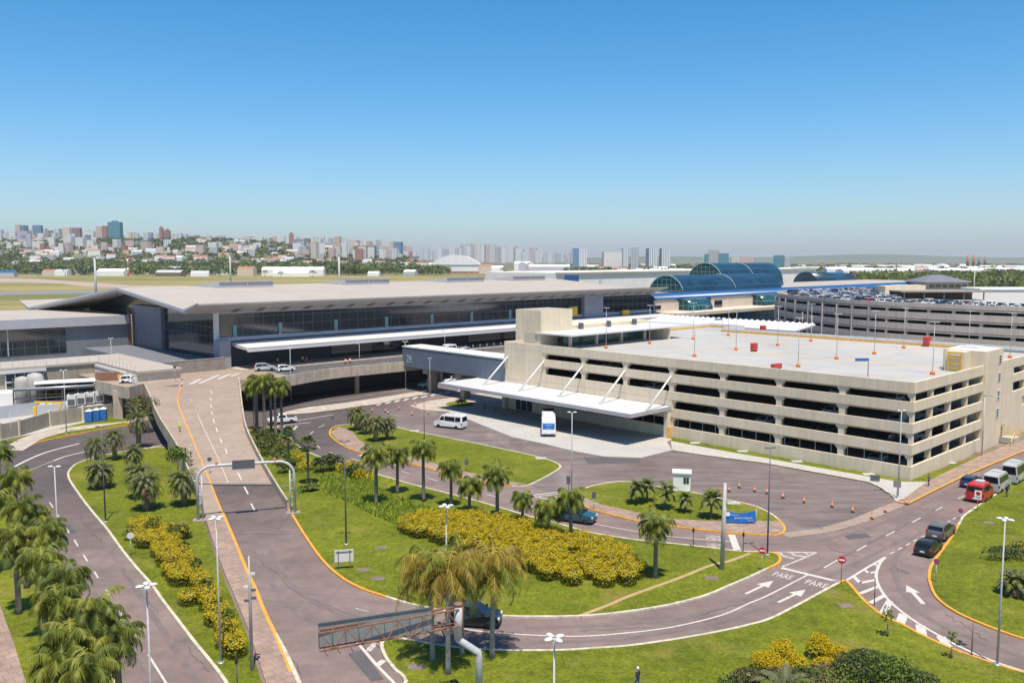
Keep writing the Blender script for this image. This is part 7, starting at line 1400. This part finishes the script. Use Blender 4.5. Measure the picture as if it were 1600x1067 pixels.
# cones
cn = thing('traffic_cone', 'orange cone', 'cone', (0, 0, 0), 0, 'orange cones around the car park'); MB().box(-.22, .22, -.22, .22, 0, .05).build('base', 'black', cn); MB().lathe([(.17, .05), (.13, .3), (.1, .5), (.05, .92), (.03, .95)], (0, 0, 0), 12).build('cone_body', 'orange', cn); MB().lathe([(.128, .36), (.104, .52)], (0, 0, 0), 12).build('stripe', 'sign_white', cn)
CL = [(582, 643.5, 'orange cone leftmost in the row before the pale pavement'), (602, 644, 'orange cone second in the row before the pale pavement'), (606, 647, 'orange cone leaning close to the second one in the upper row'), (623, 640, 'orange cone third in the row before the pale pavement'), (649, 633, 'orange cone farthest back beside the pale plaza'), (644, 649, 'orange cone nearest in the upper row'), (669, 647, 'orange cone rightmost in the upper row'), (824, 771, 'orange cone at the tip of the upper lawn island'), (865, 781, 'orange cone on the chevron at the car park mouth'), (1126, 773, 'orange cone just left of the concrete pole top'), (1139, 768, 'orange cone second of the car park row'), (1155, 762, 'orange cone farthest of the car park row'), (1179, 768, 'orange cone fourth of the car park row'), (1198, 771, 'orange cone fifth of the car park row'), (1223, 778, 'orange cone in the middle of the car park row'), (1256, 785, 'orange cone right of the middle of the car park row'), (1300, 792, 'tall orange cone right in the car park row'), (1332, 800, 'orange cone third from the right end of the row'), (1362, 810.5, 'orange cone nearest to the pale gutter'), (1383, 800, 'orange cone above the pale gutter end'), (1416, 788, 'orange cone at the kerb end of the garage pavement')]
for i, (x, y, l) in enumerate(CL):
    if i == 0: cn.location = P(x, y, .02); cn['label'] = l; cn.scale = (.92,) * 3
    else: dup(cn, tuple(P(x, y, .02)), R.uniform(0, 3), l, scale=.92)
# things on the garage roof
def roofbox(px, py, l, w, d, h, mt, name='red_cabinet', cat='cabinet'):
    o = thing(name, l, cat, tuple(P(px, py, 12.47)), AN); MB().box(-w / 2, w / 2, -d / 2, d / 2, .25, h).build('body', mt, o)
    for s in (-1, 1): MB().box(s * w * .4 - .08, s * w * .4 + .08, -d * .4, d * .4, 0, .25).build('foot', 'steel_dark', o)
roofbox(1192, 519, 'red cabinet against the far rail of the garage roof', 1.4, .9, 1.6, 'red'); roofbox(1178, 549, 'red cabinet alone in the middle of the garage roof', 1.2, .9, 1.6, 'red'); roofbox(1448, 541, 'red cabinet at the far rail near the stair tower', 1.6, 1.0, 1.9, 'red'); roofbox(1213, 577, 'low red box at the front parapet of the roof', 2.2, .8, .9, 'red')
p = W(37, 74.5, 12.47); o = thing('red_cabinet', 'red cabinet under the roof shelter canopy', 'cabinet', tuple(p), AN); MB().box(-1, 1, -.4, .4, .2, 2.1).build('body', 'red', o); MB().box(-.9, .9, -.3, .3, 0, .2).build('foot', 'steel_dark', o)
p = P(1356, 588, 12.47); o = thing('hanging_sign', 'blue sign on a bent post at the front of the roof', 'sign', tuple(p), AN + 2.4); MB().tube([(0, 0, 0), (0, 0, 2.6)], .06, 6).build('post', 'steel_dark', o); MB().box(-.05, 2.0, -.05, .05, 2.3, 2.75).build('plate', 'blue', o)
p = P(1209, 511, 12.5); o = thing('hanging_sign', 'blue sign on a bent post at the far rail step', 'sign', tuple(P(1128, 516, 12.47)), AN + 2.4); MB().tube([(0, 0, 0), (0, 0, 2.8)], .06, 6).build('post', 'steel_dark', o); MB().box(-.05, 1.9, -.05, .05, 2.5, 2.9).build('plate', 'blue', o)
# bollards and barriers of the departures road
bp = thing('bollard', 'grey bollard before the terminal doors', 'bollard', tuple(W(20, 131.4, DECK + .1)), 0, 'bollards before the terminal doors'); MB().lathe([(.12, 0), (.12, 1.0), (.05, 1.06)], (0, 0, 0), 8).build('shaft', 'steel', bp)
for i in range(1, 14): dup(bp, tuple(W(20 + i * 2.6, 131.4, DECK + .1)), 0)
for i, (px, py, l) in enumerate([(540, 568, 'orange barrel left one at the deck kerb'), (547, 567, 'orange barrel right one at the deck kerb')]): o = thing('safety_barrel', l, 'barrel', tuple(P(px, py, DECK + .02)), 0); MB().lathe([(.3, 0), (.26, .6), (.2, 1.05), (.02, 1.08)], (0, 0, 0), 10).build('body', 'orange', o); MB().lathe([(.272, .5), (.25, .75)], (0, 0, 0), 10).build('stripe', 'sign_white', o)
# ------------------------------------------------------------------ fenced yard left of the ramp
def ybox(name, label, cat, px, py, w, d, h, mt, rz=AN, z0=.02, grp=None):
    o = thing(name, label, cat, tuple(P(px, py, z0)), rz, grp); MB().box(-w / 2, w / 2, -d / 2, d / 2, 0, h).build('body', mt, o); return o
fpts = [P(x, y) for x, y in [(-120, 704), (0, 687), (30, 681), (78, 666), (130, 658), (183, 650)]]; o = thing('fence_wall', 'beige board fence with pale posts left of the ramp', 'fence', tuple(fpts[-1])); fo = tuple(fpts[-1])
for a, b in zip(fpts, fpts[1:]):
    d = (b - a).normalized(); nn = Vector((-d.y, d.x, 0)) * .08; MB().prism([(a - nn)[:2], (b - nn)[:2], (b + nn)[:2], (a + nn)[:2]], 0, 2.6).build('board_panel', 'fence_beige', o, off=fo)
for a in fpts[1:]: MB().box(a.x - .22, a.x + .22, a.y - .22, a.y + .22, 0, 2.9).build('post', 'garage_beige', o, off=fo)
o = thing('screen_fence', 'translucent grey white panel fence behind the beige fence', 'fence', tuple(P(80, 650)))
q = [P(x, y) for x, y in [(-100, 668), (20, 652), (85, 644), (135, 634)]]; fo = tuple(P(80, 650))
for a, b in zip(q, q[1:]): d = (b - a).normalized(); nn = Vector((-d.y, d.x, 0)) * .05; MB().prism([(a - nn)[:2], (b - nn)[:2], (b + nn)[:2], (a + nn)[:2]], 0, 2.4).build('panel', 'far_grey', o, off=fo)
for i, (x, y, l) in enumerate([(139, 659.5, 'blue portable toilet left one of three'), (150.5, 657.5, 'blue portable toilet middle one of three'), (161.5, 656, 'blue portable toilet right one of three')]):
    o = thing('portable_toilet', l, 'portable toilet', tuple(P(x, y, .1)), .25, 'blue portable toilets by the fence'); MB().box(-.58, .58, -.58, .58, .05, 2.1).build('cabin', 'toilet_blue', o); m = MB(); m.v += [(-.6, -.6, 2.1), (.6, -.6, 2.1), (.6, .6, 2.1), (-.6, .6, 2.1), (0, -.5, 2.4), (0, .5, 2.4)]; m.face((0, 1, 4)); m.face((1, 2, 5, 4)); m.face((2, 3, 5)); m.face((3, 0, 4, 5)); m.build('roof', 'far_white', o); MB().box(-.4, .4, -.6, -.585, .2, 1.95).build('door', 'blue', o)
for i, (x, y, r_, h, l) in enumerate([(37, 641, 1.4, 6.6, 'upright pale tank, left one'), (57, 640, 1.55, 7.2, 'upright pale tank, right one with rounded top')]): o = thing('storage_tank', l, 'tank', tuple(P(x, y)), 0); MB().lathe([(r_, 0), (r_, h * .9), (r_ * .8, h), (.1, h * 1.04)], (0, 0, 0), 20).build('shell', 'pale_concrete', o); MB().beam((-r_ - .2, -.4, 0), (-r_ - .2, -.4, h), .12, .4).build('ladder', 'steel_dark', o)
o = thing('pipe_rack', 'dark green steel pipe rack in the yard', 'pipe rack', tuple(P(22, 648)), .42)
for z in (3.0, 4.6): MB().box(0, 17, -.7, .7, z, z + .14).build('deck', 'steel_dark', o)
for i in range(7): MB().box(i * 2.8, i * 2.8 + .14, -.6, .6, 0, 4.6).build('frame', 'steel_dark', o)
for y_ in (-.45, 0, .45): MB().tube([(0, y_, 4.95), (17, y_, 4.95)], .14, 6).build('pipe', 'steel', o)
o = thing('shed', 'white roofed open shed in the yard beside the ramp', 'shed', tuple(P(105, 640)), .42); MB().box(-5.5, 5.5, -1.8, 2.6, 5.6, 5.8).build('roof', 'far_white', o); MB().box(-5.2, 5.2, 2.2, 2.4, 0, 5.6).build('back_wall', 'black', o)
for x_ in (-5, -1.7, 1.7, 5): MB().box(x_ - .08, x_ + .08, -1.6, -1.4, 0, 5.6).build('post', 'steel_dark', o)
MB().box(-5, 5, -1.5, -1.4, 3.4, 3.6).build('rail', 'yellow', o)
ybox('plant_room', 'small grey plant room behind the chillers', 'shed', 84, 651, 5.0, 4, 2.6, 'far_grey', .42)
for i, (x, l) in enumerate([(114, 'white chiller unit leftmost of four'), (129, 'white chiller unit second from left of four'), (143, 'white chiller unit third from left of four'), (158, 'white chiller unit rightmost of four')]):
    o = thing('chiller', l, 'chiller', tuple(P(x, 652 - i * 2.2, 0) + Vector((0, 0, 2.0))), .3, 'white chiller units in the yard'); MB().box(-.75, .75, -.9, .9, .3, 2.4).build('casing', 'dull_white', o); MB().box(-.6, .6, -.95, -.91, .5, 1.6).build('grille', 'steel_dark', o); MB().lathe([(.5, 2.4), (.5, 2.65), (.1, 2.7)], (0, 0, 0), 10).build('fan', 'black', o)
ybox('plinth_wall', 'long cream plinth wall in front of the chillers', 'wall', 139, 649, 8.5, 2.6, 2.0, 'pale_concrete', .3); ybox('container', 'white tent roofed container at the left picture edge', 'container', 2, 640, 8, 5, 3.6, 'far_white', .4)
o = ybox('excavator_frame', 'yellow machine frame lying in the yard', 'machine', 55, 655, .5, .5, 2.4, 'yellow', .3)
for i in range(4): MB().beam((i * 1.3, 0, 1.2), (i * 1.3 + .8, .2, 3.2), .25, .25).build('strut', 'yellow', o)
MB().beam((0, 0, 3.3), (5.0, .3, 2.9), .3, .3).build('boom', 'yellow', o)
o = ybox('cable_cabinet', 'blue machinery cabinet in the yard', 'cabinet', 40, 634, 2.2, 1.2, 2.0, 'blue', .3)
# construction items on the upper plaza
o = ybox('barrier_stack', 'rust red stacked barriers on the plaza beside the ramp', 'barriers', 173, 594, 5.5, 1.6, 1.7, 'rust', .2, DECK + .01); o = ybox('yellow_machine', 'small yellow compressor on the plaza', 'machine', 193, 594, 2.0, 1.3, 1.2, 'yellow', .3, DECK + .01)
MB().lathe([(.3, -.15), (.3, .15)], (-.6, -.7, .3), 10, 'y').build('wheel', 'rubber', o); MB().box(.2, .8, -.4, .4, 1.2, 1.6).build('hood', 'steel_dark', o)
# pale hip roofed shelter below the plaza
c = P(216, 640, 0); o = thing('hip_shelter', 'pale hip roofed shelter beside the ramp underpass', 'shelter', (c.x, c.y + 4, 0), .25); m = MB(); zz = 4.2; m.v += [(-4, -3, zz), (4.2, -3, zz), (4.2, 3.4, zz), (-4, 3.4, zz), (-1.6, .2, zz + 1.7), (-.6, .2, zz + 1.7)]; m.face((0, 1, 5, 4)); m.face((1, 2, 5)); m.face((2, 3, 4, 5)); m.face((3, 0, 4)); m.face((3, 2, 1, 0)); m.build('roof', 'pale_pavers', o)
for x_ in (-3.7, 3.9):
    for y_ in (-2.7, 3.1): MB().box(x_ - .15, x_ + .15, y_ - .15, y_ + .15, 0, zz).build('post', 'fence_beige', o)
ybox('gate_pier', 'tall beige gate pier at the end of the fence', 'pier', 186, 654, 1.6, 1.2, 5.4, 'viaduct_concrete', .2)
# ================================================================== PEOPLE
def person_proto():
    V, E, RR = [], [], []
    def v(x, y, z, r, parent=None):
        V.append((x, y, z)); RR.append(r); i = len(V) - 1
        if parent is not None: E.append((parent, i))
        return i
    pel = v(0, 0, .95, .135); sp = v(0, 0, 1.14, .125, pel); ch = v(0, 0, 1.36, .15, sp); nk = v(0, 0, 1.5, .058, ch); hd = v(.02, 0, 1.6, .088, nk); ht = v(.015, 0, 1.7, .085, hd); v(.11, 0, 1.615, .016, hd)
    for s, f in ((1, 1), (-1, -1)):
        hip = v(0, s * .09, .88, .092, pel); kn = v(.05 + .1 * f, s * .1, .49, .062, hip); an = v(-.02 + .17 * f, s * .1, .09, .042, kn); v(.13 + .17 * f, s * .11, .045, .04, an)
        shd = v(0, s * .17, 1.41, .066, ch); el = v(-.03 - .06 * f, s * .25, 1.14, .045, shd); wr = v(.06 - .12 * f, s * .27, .9, .03, el); pa = v(.08 - .13 * f, s * .27, .83, .034, wr)
        for k in range(4): a = v(.06 - .13 * f + .02 * k, s * .265, .775, .0095, pa); v(.075 - .13 * f + .02 * k, s * (.26 - .012), .735 + .006 * abs(k - 1), .008, a)
        t = v(.125 - .13 * f, s * .255, .81, .0105, pa); v(.135 - .13 * f, s * .245, .775, .009, t)
    me = bpy.data.meshes.new('body'); me.from_pydata(V, E, []); o = bpy.data.objects.new('body', me); COL.objects.link(o); sk = o.modifiers.new('s', 'SKIN'); sk.use_smooth_shade = True
    for i, r in enumerate(RR): me.skin_vertices[0].data[i].radius = (r, r)
    me.skin_vertices[0].data[0].use_root = True; su = o.modifiers.new('u', 'SUBSURF'); su.levels = 1
    bpy.context.view_layer.update(); m2 = bpy.data.meshes.new_from_object(o.evaluated_get(bpy.context.evaluated_depsgraph_get())); bpy.data.objects.remove(o)
    for n in ('skin', 'cloth_grey', 'cloth_dark', 'black'): m2.materials.append(MATS[n])
    for p in m2.polygons:
        z = p.center.z; y = abs(p.center.y); p.use_smooth = True
        p.material_index = 0 if z > 1.49 or (y > .2 and z < 1.1) else (1 if z > .93 else (2 if z > .1 else 3))
    m2.name = 'body'; return m2
PM = person_proto()
def person(px, py, z, hd, label, top='cloth_grey', legs='cloth_dark', hat=None, grp=None, ht=1.72):
    p = PR(px, py) if z is None else P(px, py, z); o = thing('person', label, 'person', tuple(p), hd, grp); b = bpy.data.objects.new('body', PM.copy()); COL.objects.link(b); b.parent = o; b.data.materials[1] = MATS[top]; b.data.materials[2] = MATS[legs]
    m = MB(); m.lathe([(.099, 1.6), (.104, 1.66), (.097, 1.72), (.06, 1.785), (.01, 1.8)] if hat else [(.096, 1.6), (.1, 1.66), (.092, 1.72), (.055, 1.78), (.01, 1.79)], (-.005 if hat else -.018, 0, 0), 12); m.build('cap' if hat else 'hair', hat or 'hair', o)
    m = MB()
    for s in (-1, 1): MB().box(.098, .106, s * .035 - .012, s * .035 + .012, 1.63, 1.645).build('eye', 'black', o); MB().box(-.01, .03, s * .09 - .01, s * .09 + .01, 1.58, 1.645).build('ear', 'skin', o)
    MB().box(.096, .103, -.025, .025, 1.555, 1.567).build('mouth', 'cloth_red', o); s_ = ht / 1.78; o.scale = (s_,) * 3; return o
person(996, 1078, .12, 2.2, 'pedestrian in dark clothes and white cap at the lower edge', 'cloth_dark', 'cloth_blue', 'cloth_white'); person(281, 676, None, 1.2, 'worker in yellow vest and red trousers on the ramp pavement', 'hivis', 'cloth_red', 'far_white'); person(280, 589, DECK + .02, 0, 'worker in a yellow vest at the top of the ramp', 'hivis', 'cloth_dark', 'hivis')
person(1573, 777, .02, 4.0, 'person in dark clothes standing between the silver vans', 'cloth_dark', 'cloth_blue'); person(1451, 759, .12, 3.4, 'person in grey walking along the garage pavement', 'cloth_grey', 'cloth_dark'); person(434, 570, DECK + .18, 1, 'worker in yellow vest near the terminal wall on the deck', 'hivis', 'cloth_dark'); person(473, 567, DECK + .18, 2, 'worker in yellow vest beside the person in red', 'hivis', 'cloth_dark'); person(479, 568, DECK + .18, 5, 'person in red clothes before the terminal doors', 'cloth_red', 'cloth_red')
person(873, 539, 12.47, 4, 'person in dark clothes under the roof shelter', 'cloth_dark', 'cloth_dark'); person(757, 642, .02, 4, 'person standing in the shade of the bus canopy, left', 'cloth_blue', 'cloth_dark'); person(774, 643, .02, 1, 'person in pale shirt in the shade of the bus canopy', 'cloth_grey', 'cloth_dark')
# ================================================================== HAZE
hz = MB().box(-45000, 45000, -400, 46000, -8, 215)
hm = bpy.data.materials.new('haze'); hm.use_nodes = True; hn = hm.node_tree.nodes; hn.remove(hn['Principled BSDF'])
pv_ = hn.new('ShaderNodeVolumePrincipled'); pv_.inputs['Density'].default_value = 0.00005; pv_.inputs["Color"].default_value = (.95, .98, 1.0, 1); pv_.inputs['Anisotropy'].default_value = .15
hm.node_tree.links.new(pv_.outputs[0], hn['Material Output'].inputs['Volume'])
tag(hz.build('haze', hm), 'thin pale summer haze over the plain and town', 'haze', kind='stuff')
